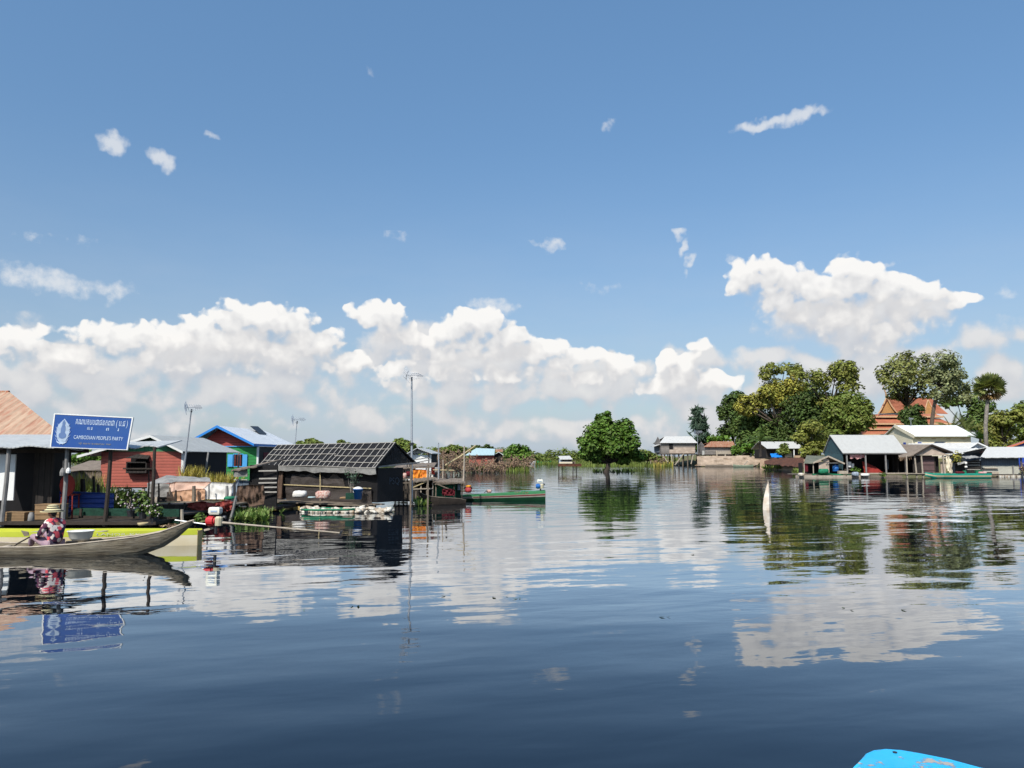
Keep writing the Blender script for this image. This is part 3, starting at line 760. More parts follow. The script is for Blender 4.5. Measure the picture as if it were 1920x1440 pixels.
def hang(px, py, w_, h_, Y, m, name, label, cat):
    p = P(px, py, Y); mb = MB()
    mb.tube([p + Vector((0, 0, h_)), p + Vector((.01, 0, h_ * .5))], .008, 4)
    mb.lathe([(0, 0), (w_ * .5, .02), (w_ * .55, h_ * .25), (w_ * .35, h_ * .45), (w_ * .1, h_ * .55)], tuple(p), 8)
    solo(name, mb, M(m), label, cat)
hang(117, 893, .16, .5, 24.85, 'grey_post', 'hanging_lantern', 'grey lantern hanging on the post under the blue sign', 'lantern')
hang(128, 888, .14, .35, 24.9, 'white_paint', 'hanging_bag', 'little white bag hanging beside the grey lantern', 'bag')

# ---- the blue sign
def glyphs(text, size=1.0, font=None):
    cu = bpy.data.curves.new('t', 'FONT'); cu.body = text; cu.size = size; cu.resolution_u = 3; cu.extrude = .004
    ob = bpy.data.objects.new('t', cu); COL.objects.link(ob)
    dg = bpy.context.evaluated_depsgraph_get(); dg.update(); me = bpy.data.meshes.new_from_object(ob.evaluated_get(dg))
    vs = [tuple(v.co) for v in me.vertices]; fs = [tuple(p.vertices) for p in me.polygons]
    bpy.data.objects.remove(ob); bpy.data.curves.remove(cu); bpy.data.meshes.remove(me)
    return vs, fs
def sign():
    Y = 24.72
    BL, BR, TL, TR = P(95, 838, Y), P(238, 843, Y), P(103, 776, Y + .12), P(248.5, 783.5, Y + .12)
    t = thing('party_sign', 'blue signboard with white lettering tilted on the shop awning', 'sign', BL)
    def Q(a, b, d=0.0):
        n = (BR - BL).cross(TL - BL).normalized()
        return (BL * (1 - a) + BR * a) * (1 - b) + (TL * (1 - a) + TR * a) * b + n * d
    m1 = MB(); m1.slab([Q(0, 0), Q(1, 0), Q(1, 1), Q(0, 1)], .05); m1.build('board', M('sign_blue'), t)
    f = MB(); e, g = .010, .018
    for q in (((-e, -g), (1 + e, -g), (1 + e, .002), (-e, .002)), ((-e, .985), (1 + e, .985), (1 + e, 1 + g), (-e, 1 + g)), ((-e, .002), (.006, .002), (.006, .985), (-e, .985)), ((.994, .002), (1 + e, .002), (1 + e, .985), (.994, .985))):
        f.slab([Q(a, b, .012) for a, b in q], .06)
    f.build('frame', M('white_trim'), t)
    Wd, Hd = (BR - BL).length, (TL - BL).length
    def put(text, a0, a1, b0, b1, m, name='lettering'):
        vs, fs = glyphs(text)
        if not vs: return
        x0, x1 = min(v[0] for v in vs), max(v[0] for v in vs); y0, y1 = min(v[1] for v in vs), max(v[1] for v in vs)
        mb = MB(); mb.add([Q(a0 + (v[0] - x0) / (x1 - x0) * (a1 - a0), b0 + (v[1] - y0) / (y1 - y0) * (b1 - b0), .006 + v[2] * .5) for v in vs], fs)
        mb.build(name, M(m), t)
    kh = "\u1782\u178e\u1794\u1780\u1794\u1794\u1787\u17b6\u1787\u1793\u1780\u1796\u1787\u17b6 ( \u1794.\u1787 )"
    put(kh, .285, .955, .66, .90, 'sign_text')
    for ch, a0, a1 in (("\u179f", .445, .478), ("\u179a", .492, .510), ("\u1796", .690, .722), ("\u179a", .836, .854)):   # the subscript signs below the line
        put(ch, a0, a1, .565, .645, 'sign_text')
    put("CAMBODIAN PEOPLE'S PARTY", .285, .925, .27, .385, 'sign_text')
    put("\u1783\u17bb\u17c6 \u1787\u1793\u178f\u17b6 \u1785\u1796\u1784\u1798\u17b6\u179b \u178f\u17b6\u1798", .36, .78, .10, .18, 'sign_text_dim')
    # emblem: a praying half figure between curved leaf sprays
    em = MB()
    def leafpoly(cx, cy, rx, ry, pw=1.6, n=22, d=.008):
        pts = []
        for k in range(n):
            a = 2 * math.pi * k / n; x, y = math.cos(a), math.sin(a)
            if y > 0: x *= (1 - y ** (pw * 1.9) * .92)
            pts.append(Q(cx + x * rx, cy + y * ry, d))
        em.slab(pts, .010)
    leafpoly(.135, .50, .085, .37)
    em.build('emblem', M('emblem_grey'), t)
    em = MB(); leafpoly(.135, .52, .030, .22, 2.0, d=.014); leafpoly(.135, .36, .050, .10, 3, d=.0155); leafpoly(.135, .73, .018, .10, d=.017)
    em.build('emblem_figure', M('emblem_blue'), t)
    em = MB()
    for sgn in (-1, 1):
        for k in range(7):
            a = math.radians(-80 + k * 21); c0 = Vector((.135 + sgn * math.cos(a) * .078, .42 + math.sin(a) * .33))
            tip = c0 + Vector((sgn * .030, .07)); em.slab([Q(c0.x - sgn * .004, c0.y - .03, .019), Q(c0.x + sgn * .012, c0.y, .019), Q(tip.x, tip.y, .019)][::sgn], .006)
    for k in range(7):
        a0, a1 = k / 7, (k + 1) / 7; xx = lambda q: .070 + q * .13; yy = lambda q: .17 - .055 * math.sin(math.pi * q)
        em.slab([Q(xx(a0), yy(a0) - .015, .018), Q(xx(a1), yy(a1) - .015, .018), Q(xx(a1), yy(a1) + .018, .018), Q(xx(a0), yy(a0) + .018, .018)], .006)
    em.build('emblem_wreath', M('sign_text'), t)
    for a in (.12, .88):
        MB().bar(Q(a, -.05, -.06), Q(a, .92, -.06), .05).build('bracket', M('dark_wood'), t)
sign()

# ---- behind the shop: low grey roofed hut and thatch screen
def low_hut():
    h = House('low_grey_hut', 'low hut with a weathered grey roof behind the thatch screen', 'hut', V2(128, 45), V2(192, 45))
    mb = MB(); mb.sheet(h.F(-.3, -.3, WZ(884, 44.7)), h.F(h.L + .3, -.3, WZ(880, 44.7)), h.F(h.L - .2, 2.6, WZ(862, 47.6)), h.F(-.2, 2.6, WZ(864, 47.6)), 10, 4, .06, lambda u, v: .03 * hn(u * 7, v * 5)); h.part('roof', mb, 'thatch')
    h.walls('white_tarp', 2.4, .3, WZ(884, 45))
low_hut()
def screen(name, label, cat, pts, Yd, m, z0=None, th=.06, wob=.04, n=24):
    """an upright woven or cloth panel through photo points (x, ytop, ybottom)"""
    mb = MB(); vs, fs = [], []
    N = n * 2
    def at(q):
        k = q * (len(pts) - 1); i = min(int(k), len(pts) - 2); f = k - i
        return [pts[i][j] * (1 - f) + pts[i + 1][j] * f for j in range(3)]
    rows = 9
    for i in range(N + 1):
        x, yt, yb = at(i / N)
        for j in range(rows + 1):
            p = P(x, yt + (yb - yt) * j / rows, Yd); p.y += wob * hn(i * .225, j * .4, Yd) * 2
            if z0 is not None and j == rows: p.z = z0
            vs.append(p)
    nv = len(vs)
    for i in range(N):
        for j in range(rows):
            a = i * (rows + 1) + j; fs.append((a, a + 1, a + rows + 2, a + rows + 1))
    back = [v + Vector((0, th, 0)) for v in vs]
    fs += [tuple(q + nv for q in f[::-1]) for f in fs]
    rim = [i * (rows + 1) for i in range(N + 1)] + [N * (rows + 1) + j for j in range(1, rows + 1)] + [i * (rows + 1) + rows for i in range(N - 1, -1, -1)] + list(range(rows - 1, 0, -1))
    for a, b in zip(rim, rim[1:] + rim[:1]): fs.append((b, a, a + nv, b + nv))
    mb.add(vs + back, fs)
    return solo(name, mb, M(m), label, cat, None, True)
screen('thatch_screen', 'dry brown thatch screen between the shop and the red house', 'screen', [(126, 886, 940), (150, 882, 940), (190, 883, 936)], 33, 'thatch', wob=.12)
mb = MB(); blades(mb, R, 500, lambda r: P(r.uniform(128, 192), 0, 31 + r.random()) * 1.0 * Vector((1, 1, 0)) if False else Vector((WX(r.uniform(128, 192), 31.5), 31 + r.random() * 1.2, .25)), .5, 1.5, .022, .4)
o = mb.build('dry_grass', M('grass_gold')); tag(o, None, None, None, 'stuff')
mb = MB(); blades(mb, R, 420, lambda r: Vector((WX(r.uniform(134, 230), 30), 29.4 + r.random() * 1.2, .2)), .3, 1.1, .035, .6)
o = mb.build('green_weeds', M('reed_green')); tag(o, None, None, None, 'stuff')
def stake(px, y0, y1, Y, r, m, label, lean=0.0, name='mooring_stake', cat='stake', group=None):
    a, b = P(px, y0, Y), P(px + lean, y1, Y + .02); a.z = min(a.z, -.2) if y0 > 960 else a.z
    mb = MB(); mb.tube([a, (a + b) / 2 + Vector((.015, 0, 0)), b], [r * 1.1, r, r * .85], 7)
    return solo(name, mb, M(m), label, cat, group)
SG = 'stakes standing in front of the tarps'
stake(155, 945, 898, 28, .09, 'dark_wood', 'thick dark stump of a post in the weeds beside the shop', 0, 'wooden_stake')
stake(176, 935, 893, 28.5, .05, 'dark_wood', 'thin dark stake in front of the red house corner', -1, 'wooden_stake')
stake(183, 950, 908, 27.5, .06, 'dark_wood', 'dark short stake by the blue low wall end', 1, 'wooden_stake')

# ---- the red and green boarded house
def red_house():
    Y = 40.0
    h = House('red_house', 'red boarded floating house with green gable and grey tin roof', 'house', V2(190, Y), V2(344, Y))
    W_ = 6.0; ur = WX(288, Y) - h.A.x; zr = WZ(817, Y); zl = WZ(834, Y); zer = WZ(846, Y); z0 = WZ(913, Y)
    ul, ue = WX(236, Y) - h.A.x, h.L
    mb = MB(); h.box(mb, 0, h.L, 0, .08, z0, zer - .02); h.box(mb, 0, .08, .08, W_, z0, zer - .02); h.box(mb, 0, h.L, W_, W_ + .08, z0, zer - .02)
    h.part('wall', mb, 'red_boards')
    mb = MB(); h.poly(mb, [(0, .01, zer - .02), (h.L, .01, zer - .02), (ur, .01, zr - .06), (0, .01, zl - .35)], .06); g = h.part('gable', mb, 'green_boards')
    ov = .45
    mb = MB(); mb.sheet(h.F(ue + .15, -ov, zer), h.F(ue + .12, W_ + 2.2, zer - .04), h.F(ur, W_ + .4, zr + .03), h.F(ur, -ov, zr + .03), 12, 8, .04)
    h.part('roof', mb, 'tin_pale')
    mb = MB(); mb.sheet(h.F(ur, -ov, zr + .03), h.F(ur, W_ + .4, zr + .03), h.F(-1.0, W_ + .4, zl - .55), h.F(-1.0, -ov, zl - .55), 12, 8, .04)
    h.part('roof', mb, 'tin_pale')
    mb = MB(); h.poly(mb, [(ur, -ov - .02, zr + .02), (ue + .15, -ov - .02, zer - .01), (ue + .15, -ov - .02, zer - .12), (ur, -ov - .02, zr - .10)][::-1], .03)
    h.poly(mb, [(-1.0, -ov - .02, zl - .56), (ur, -ov - .02, zr + .02), (ur, -ov - .02, zr - .10), (-1.0, -ov - .02, zl - .68)][::-1], .03)
    h.part('bargeboard', mb, 'white_trim')
    h.pbox('corner_board', 'white_trim', h.L - .10, h.L + .02, -.012, .10, z0, zer - .03)
    # porch along the right side; the side wall's shade is put into its colour
    h.pbox('porch_floor', 'dark_wood', h.L, h.L + .5, .3, W_ + 1.2, z0 - .1, z0)
    h.pbox('shaded_wall', 'interior_shade', h.L - .04, h.L + .005, .12, W_, z0, zer - .05)
    for k, (a, b) in enumerate(((.22, 2.2), (.16, 7.6))): h.pbar('porch_post', 'grey_post', (h.L + a, b, z0), (h.L + a + (.2 if k == 0 else .02), b, zer - .03), .08)
    # shuttered window propped open, its shadow below
    zu = lambda py: WZ(py, Y - .35)
    u0, u1 = WX(244, Y) - h.A.x, WX(282, Y) - h.A.x
    h.pbox('window_opening', 'interior_shade', u0 + .05, u1 - .05, -.004, .02, WZ(885, Y), WZ(858, Y))
    bx = MB()
    for a in ((u0, u1, zu(887), zu(883)), (u0, u1, zu(868), zu(866))): h.box(bx, a[0], a[1], -.38, -.02, a[2], a[3])
    for a in ((u0, u0 + .05), (u1 - .05, u1)): h.box(bx, a[0], a[1], -.38, -.02, zu(883), zu(866))
    h.poly(bx, [(u0 - .03, -.40, zu(858)), (u1 + .05, -.40, zu(860)), (u1, -.02, zu(856) + .05), ((u0 + u1) / 2 - .1, -.02, zu(852) + .02)], .03)
    h.part('window_shutter', bx, 'dark_boards')
    h.pbox('window_sill', 'dark_wood', u0 - .14, u1 + .30, -.42, -.02, zu(880), zu(877.5))
    # row of vents and stumps below the floor
    h.pbox('floor_beam', 'dark_wood', -.05, h.L + .05, .02, W_, z0 - .07, z0 - .005)
    for k in range(7): h.pbox('stilt', 'pale_wood', .1 + k * .68, .22 + k * .68, .05, .17, -.3, z0 - .075)
    h.pbox('raft', 'dark_wood', -.2, h.L + 2, .5, W_, -.1, z0 - .45)
red_house()

# ---- the blue trimmed house behind
def blue_house():
    Y = 52.0
    h = House('blue_trimmed_house', 'red and green house with blue trimmed white roof and blue shutters', 'house', V2(384, Y), V2(482, Y))
    W_ = 9.0; ur = WX(413, Y) - h.A.x; zr = WZ(800, Y); ul = WX(372, Y) - h.A.x; zl = WZ(822, Y); ue = WX(479, Y) - h.A.x; ze = WZ(833, Y)
    z0, zs = .5, WZ(837, Y)
    mb = MB(); h.box(mb, 0, h.L, 0, .08, z0, zs - .03); h.box(mb, 0, .08, .08, W_, z0, zs - .03); h.part('wall', mb, 'green_wall')
    mb = MB(); h.poly(mb, [(0, -.01, zs), (h.L, -.01, zs), (h.L - .05, -.01, ze - .02), (ur, -.01, zr - .05), (0, -.01, zl - .08)], .06); h.part('gable', mb, 'red_board_gable')
    h.pbox('gable_sill', 'blue_shutter', -.03, h.L + .03, -.06, .05, zs - .03, zs + .03)
    ov = .75
    mb = MB(); mb.sheet(h.F(ue + .1, -ov, ze), h.F(ue + .35, W_, ze - .02), h.F(ur, W_, zr + .04), h.F(ur, -ov, zr + .04), 6, 12, .04); h.part('roof', mb, 'tin_blueish')
    mb = MB(); mb.sheet(h.F(ur, -ov, zr + .04), h.F(ur, W_, zr + .04), h.F(ul, W_, zl), h.F(ul, -ov, zl), 6, 12, .04); h.part('roof', mb, 'tin_blueish')
    mb = MB()
    h.poly(mb, [(ur, -ov - .03, zr + .07), (ue + .13, -ov - .03, ze + .03), (ue + .13, -ov - .03, ze - .13), (ur, -ov - .03, zr - .10)][::-1], .05)
    h.poly(mb, [(ul - .03, -ov - .03, zl + .02), (ur, -ov - .03, zr + .07), (ur, -ov - .03, zr - .10), (ul - .03, -ov - .03, zl - .14)][::-1], .05)
    mb.bar(h.F(ue + .12, -ov + .03, ze - .05), h.F(ue + .37, W_, ze - .06), .05, .16)
    h.part('roof_trim', mb, 'blue_trim')
    # open skylight hatch
    hb = MB(); s0 = lambda u_, v_, dz: h.F(ur + u_, v_, zr + .04 + dz - u_ * (zr - ze) / (ue + .1 - ur))
    hb.slab([s0(.2, 5.2, .30), s0(.2, 6.9, .34), s0(.9, 6.9, .10), s0(.9, 5.2, .06)][::-1], .03); h.part('roof_hatch', hb, 'dark_metal')
    # window with shutters and a barred dark red opening
    wu = lambda px: WX(px, Y) - h.A.x; wz = lambda py: WZ(py, Y)
    f = h.window(wu(439), wu(455), wz(874), wz(852), v=0, frame='blue_shutter', pane='interior_shade', fw=.05)
    for k in range(3): h.pbar('bar', 'red_board_gable', (wu(441.5 + k * 5), -.035, wz(874)), (wu(441.5 + k * 5), -.035, wz(852)), .03, parent=f)
    for a, b in ((428, 437.5), (456.5, 464.5)): h.pbox('shutter', 'blue_shutter', wu(a), wu(b), -.10, -.05, wz(875), wz(852))
    # veranda on the right side; its shade is put into the dark wall colour
    h.pbox('veranda_wall', 'dark_boards', h.L - .02, h.L + .04, .1, W_, z0, zs)
    h.pbox('corner_post', 'white_trim', h.L - .02, h.L + .10, -.03, .09, z0, zs - .04)
    for v in (2.6, 5.4): h.pbox('veranda_post', 'blue_grey_wall', h.L + 1.2, h.L + 1.32, v, v + .12, z0, ze - .05)
    h.pbox('door', 'maroon_cloth', h.L + .042, h.L + .07, 1.2, 2.4, z0, zs - .4)
blue_house()

# ---- TV aerials
def aerial(name, label, base, top, s, rp=.03, turn=.5, base_z=None, collar=None, seed=1):
    b, tp = base, top; rg = random.Random(seed)
    t = thing(name, label, 'aerial', b)
    MB().tube([b, (b + tp) / 2, tp], [rp * 1.15, rp, rp * .8], 7).build('mast', M('pole_metal'), t)
    if collar: MB().tube([b + (tp - b) * (collar - .008), b + (tp - b) * (collar + .008)], rp * 2.0, 8).build('collar', M('dark_metal'), t)
    hd = MB(); dr = Vector((math.cos(turn), math.sin(turn), .10)).normalized(); sd_ = Vector((-dr.y, dr.x, 0)).normalized() * .82 + Vector((0, 0, .57)); up = Vector((0, 0, 1)) * .9 - Vector((-dr.y, dr.x, 0)) * .4
    c = tp + up * s * .18
    hd.tube([c - dr * s * .55, c + dr * s * .75], s * .022, 5)
    for k in range(7): q = c + dr * s * (-.45 + k * .17); L = s * (.62 - k * .035); hd.tube([q - sd_ * L, q + sd_ * L * .95], s * .020, 4)
    hd.tube([c + dr * s * .2 + up * s * .10 - sd_ * .3 * s, c + dr * s * .75 + up * .08 * s - sd_ * .3 * s, c + dr * s * .75 - up * .06 * s + sd_ * .3 * s, c + dr * s * .2 - up * .06 * s + sd_ * .3 * s], s * .022, 4)
    hd.build('antenna', M('pole_metal'), t)
    rf = MB()
    for k in range(8):
        a = math.radians(-50 + k * 100 / 7); q = c - dr * s * .5 * math.cos(a * .6) + up * s * .42 * math.sin(a)
        rf.tube([q - sd_ * s * .46, q + sd_ * s * .46], s * .020, 4)
    rf.tube([c - dr * s * .5 * math.cos(math.radians(-50 + k * 20) * .6) + up * s * .42 * math.sin(math.radians(-50 + k * 20)) for k in range(6)], s * .026, 4)
    rf.build('reflector', M('steel'), t)
    up = Vector((0, 0, 1)); MB().tube([tp - up * s * .22, tp + up * s * .04], s * .07, 6).build('rotor', M('dark_metal'), t)
    return t
aerial('tv_aerial', 'tall steel mast aerial rising behind the black roofed hut', Vector((WX(773, 36), 36, .1)), P(772, 708, 36), .66, .050, .75, collar=.47)
aerial('tv_aerial', 'leaning white mast aerial in front of the red house', P(341, 912, 39), P(359, 768, 39), .62, .04, .6)
aerial('tv_aerial', 'small distant aerial above the blue trimmed roof', P(552, 850, 62), P(557, 790, 62), .80, .035, .5)

# ---- tarps, nets and stakes before the red house
def tent():
    Y = 30.5
    t = thing('net_shelter', 'grey shade net stretched like a tent before the red house', 'net', (WX(330, Y), Y, .2))
    a = P(276, 907, Y); b = P(277, 932, Y); c = P(396, 932, Y); ridge0, ridge1 = P(312, 891, Y + 1.4), P(393, 896, Y + 1.4); f0, f1 = P(310, 906, Y), P(396, 906, Y)
    mb = MB(); mb.sheet(f0, f1, ridge1, ridge0, 12, 5, .01, lambda u, v: .05 * hn(u * 6, v * 4)); mb.sheet(a, f0, ridge0, P(276, 906, Y + 1.2), 5, 5, .01, lambda u, v: .04 * hn(u * 5, v * 5)); mb.build('net_top', M('grey_net'), t)
    mb = MB(); mb.sheet(b, c, f1, a, 16, 5, .012, lambda u, v: .06 * hn(u * 8, v * 3)); mb.build('net_side', M('grey_net'), t)
tent()
screen('pink_tarp', 'pinkish translucent tarp sagging over the fish pen', 'tarp', [(317, 906, 940), (330, 903, 941), (392, 903, 934), (398, 905, 934)], 30.1, 'pink_tarp', wob=.035)
screen('orange_tarp', 'orange tinted lower tarp hung below the pink one', 'tarp', [(313, 923, 944), (345, 919, 945), (366, 917, 941), (384, 917, 936)], 29.85, 'peach_tarp', wob=.03)
screen('white_tarp', 'bright white tarp hung on stakes beside the pink one', 'tarp', [(381, 916, 936), (396, 904, 936), (418, 905, 936), (437, 907, 935)], 29.95, 'white_tarp', wob=.025)
screen('blue_white_sheet', 'pale bluish upright sheet next to the brown net screen', 'sheet', [(434, 912, 958), (447, 900, 956)], 29.9, 'pale_blue_wall', wob=.04)
for px, y0, y1, r, m, lab in ((297, 950, 906, .035, 'dark_wood', 'first thin stake before the grey shade net'), (317.5, 930, 914, .04, 'old_wood', 'short pale stake between grey net and pink tarp'),
        (329, 946, 919, .04, 'dark_wood', 'dark thin stake before the orange tarp'), (363, 943, 911, .075, 'old_wood', 'stout brown stake before the pink tarp'),
        (391, 936, 908, .035, 'grey_post', 'grey stake where pink and white tarps meet'), (425, 938, 911, .06, 'grey_post', 'grey stake before the white tarp'), (439, 940, 904, .045, 'dark_metal', 'tall dark stake at the end of the white tarp')):
    stake(px, y0, y1, 29.6, r, m, lab, .6, 'pen_stake', 'stake', SG)
stake(278, 938, 880, 26.5, .025, 'dark_wood', 'slender dark rod behind the flowering plant', 1, 'thin_rod', 'rod')
stake(429, 978, 930, 27.6, .05, 'grey_post', 'weathered oar propped against the pen edge', 14, 'wooden_oar', 'oar')
stake(341, 984, 955, 25.6, .055, 'pale_wood', 'short pale mooring post in front of the dark pen boards', 0)
def pen():
    Y = 28.0
    h = House('fish_pen', 'low dark boarded fish pen under the tarps', 'fish pen', V2(288, Y), V2(440, Y))
    h.pbox('front_board', 'dark_boards', 0, 1.55, 0, .06, -.2, .55); h.pbox('front_board', 'dark_boards', 1.58, h.L, .05, .11, -.2, .50)
    mb = MB(); 
    h.pbox('deck', 'old_wood', -.1, h.L + .05, .12, 2.2, .50, .56)
    for k in range(6): h.pbar('post', 'dark_wood', (.1 + k * .55, -.03, -.3), (.1 + k * .55, -.03, .62), .06)
    for k, (a, b) in enumerate(((.2, .9), (1.5, 2.6))): h.pbar('pole', 'bamboo', (a, -.02, .60 + .02 * k), (b, .3, .64), .045)
    h.pbox('end_board', 'dark_boards', 0, .06, .06, 2.1, -.2, .5)
pen()
screen('red_net', 'reddish fishing net heaped along the pen edge', 'net', [(352, 943, 952), (378, 940, 962), (400, 944, 962), (420, 938, 960), (437, 941, 955)], 27.7, 'red_net', wob=.15, th=.12)
screen('brown_net_screen', 'square brown net screen beside the dark slatted hut', 'screen', [(445, 911, 948), (470, 909, 950), (496, 910, 945)], 29.4, 'brown_net', wob=.10)
c = P(431, 936, 28.6); mb = MB(); mb.lathe([(0, 0), (.20, 0), (.22, .05), (.16, .10), (0, .11)], tuple(c), 12); solo('green_basin', mb, M('green_net'), 'small green basin on the pen beside the white tarp', 'basin', smooth=True)
# black plastic garden and potted plants beside the shop
def float_garden():
    Y = 26.0
    h = House('black_raft', 'low raft walled with dark green plastic beside the shop', 'raft', V2(140, Y + .6), V2(345, Y))
    h.pbox('side', 'dark_green_net', 0, h.L, 0, .07, -.1, .52); h.pbox('deck', 'dark_wood', 0, h.L, .08, 2.0, .30, .36)
    h.pbox('rail', 'dark_wood', 0, h.L, -.08, -.02, .20, .27)
    for k in range(4): h.pbox('post', 'dark_wood', .4 + k * .95, .48 + k * .95, -.15, -.09, -.2, .5)
float_garden()
def plant(px, py, Y, w_, h_, n, m, label, fl=0, name='potted_plant', size=.10, seed=1, pot=True, z=None):
    rg = random.Random(seed); b = P(px, py, Y)
    if z is not None: b.z = z
    t = thing(name, label, 'plant', b)
    st = MB()
    for k in range(5): e = b + Vector((rg.uniform(-.5, .5) * w_, rg.uniform(-.3, .3) * w_, h_ * rg.uniform(.5, 1))); st.tube([b, (b + e) / 2 + Vector((0, 0, .05)), e], [.014, .010, .005], 4)
    st.build('stem', M('dark_wood'), t)
    cb = MB(); crown(cb, rg, [(b + Vector((0, 0, h_ * .55)), w_ / 2, w_ / 2, h_ / 2), (b + Vector((w_ * .2, 0, h_ * .35)), w_ / 3, w_ / 3, h_ / 3)], n, size, .3); cb.build('leaves', M(m), t)
    if fl:
        fb = MB()
        for k in range(fl):
            q = b + Vector((rg.uniform(-.5, .5) * w_, -rg.uniform(.15, .5) * w_, rg.uniform(.15, .95) * h_)); r = rg.uniform(.014, .036)
            fb.lathe([(0, -r), (r * .8, -r * .4), (r, 0), (r * .7, r * .6), (0, r)], tuple(q), 6)
        fo = fb.build('flowers', M('flower_white'), t); fo['kind'] = 'stuff'
    if pot: MB().lathe([(0, 0), (.10, 0), (.14, .2), (.12, .2), (0, .17)], (b.x, b.y, b.z - .18), 10).build('pot', M('dark_metal'), t)
    return t
plant(246, 958, 25.4, .75, .62, 260, 'leaf_deep', 'dark bush with white blossoms left in front of the red house', 16, size=.11, seed=3)
plant(268, 962, 25.2, .6, .72, 220, 'leaf_deep', 'dark leafy plant between the two flowering bushes', 7, size=.11, seed=4)
plant(288, 972, 25.0, .55, .48, 160, 'leaf_deep', 'bush with large white and pink blossoms at the raft end', 16, size=.10, seed=5)
plant(236, 938, 27.0, .7, .45, 160, 'reed_green', 'light green bushy plant under the red house window', 0, size=.09, seed=6)
plant(374, 982, 25.4, .40, .35, 110, 'hyacinth', 'small green plant beside the red outboard engine', 0, size=.09, seed=9, pot=False)
plant(322, 990, 24.6, .75, .14, 150, 'leaf_dry', 'flat dry plant strip on the raft edge behind the lime boat', 0, size=.06, seed=8, pot=False)
c = G(284, 992); mb = MB(); mb.lathe([(0, 0), (.13, 0), (.16, .09), (.145, .09), (.12, .02), (0, .02)], (c.x, 24.0, .16), 12); solo('shallow_bowl', mb, M('bamboo'), 'shallow tan bowl floating behind the lime boat', 'bowl', smooth=True)

# golden reeds before the porch and behind the tarps
mb = MB()
blades(mb, R, 520, lambda r: Vector((WX(r.uniform(346, 382), 36), 35.5 + r.random(), .5)), .5, 1.45, .026, .5)
blades(mb, R, 900, lambda r: Vector((WX(r.uniform(383, 440), 34), 33.3 + r.random() * 1.6, .4)), .5, 1.25, .026, .6)
o = mb.build('golden_reeds', M('grass_gold')); tag(o, None, None, None, 'stuff')

# ---- small dark slatted hut left of the black house
def slat_hut():
    Y = 32.0
    h = House('slatted_hut', 'small dark hut with pale horizontal slats beside the black house', 'hut', V2(446, Y + .4), V2(524, Y))
    u = lambda px: WX(px, Y) - h.A.x; z = lambda py: WZ(py, Y)
    h.pbox('wall', 'black_plastic', u(464), u(521), .05, .12, .2, z(872)); h.pbox('wall', 'black_plastic', u(464), u(464) + .07, .12, 1.6, .2, z(872))
    mb = MB(); mb.sheet(h.F(u(436), -.35, z(882)), h.F(u(489), -.35, z(873)), h.F(u(492), 1.8, z(860)), h.F(u(450), 1.8, z(868)), 10, 4, .06, lambda a, b: .06 * hn(a * 5, b * 4)); h.part('roof', mb, 'thatch')
    for k, py in enumerate((883, 897.5, 905.5, 914, 923)): 
        pb = P(485 + (k % 2), py, Y - .03); qb = P(519, py - .6, Y - .03); MB().bar(pb, qb, .05, .055).build('slat', M('lath'), h.t)
    mb = MB(); mb.sheet(h.F(u(438), -.2, z(894)), h.F(u(466), -.2, z(894)), h.F(u(466), -.25, z(878)), h.F(u(438), -.25, z(880)), 8, 3, .03, lambda a, b: .06 * math.sin(a * 6)); h.part('awning_flap', mb, 'grey_net')
    h.pbox('rail', 'lath', u(436), u(464), -.12, -.07, z(900.5), z(899)); h.pbox('panel', 'blue_grey_wall', u(437), u(464), .0, .05, .1, z(901))
    h.pbox('floor', 'dark_wood', u(440), u(524), -.1, 1.6, .1, .2)
slat_hut()

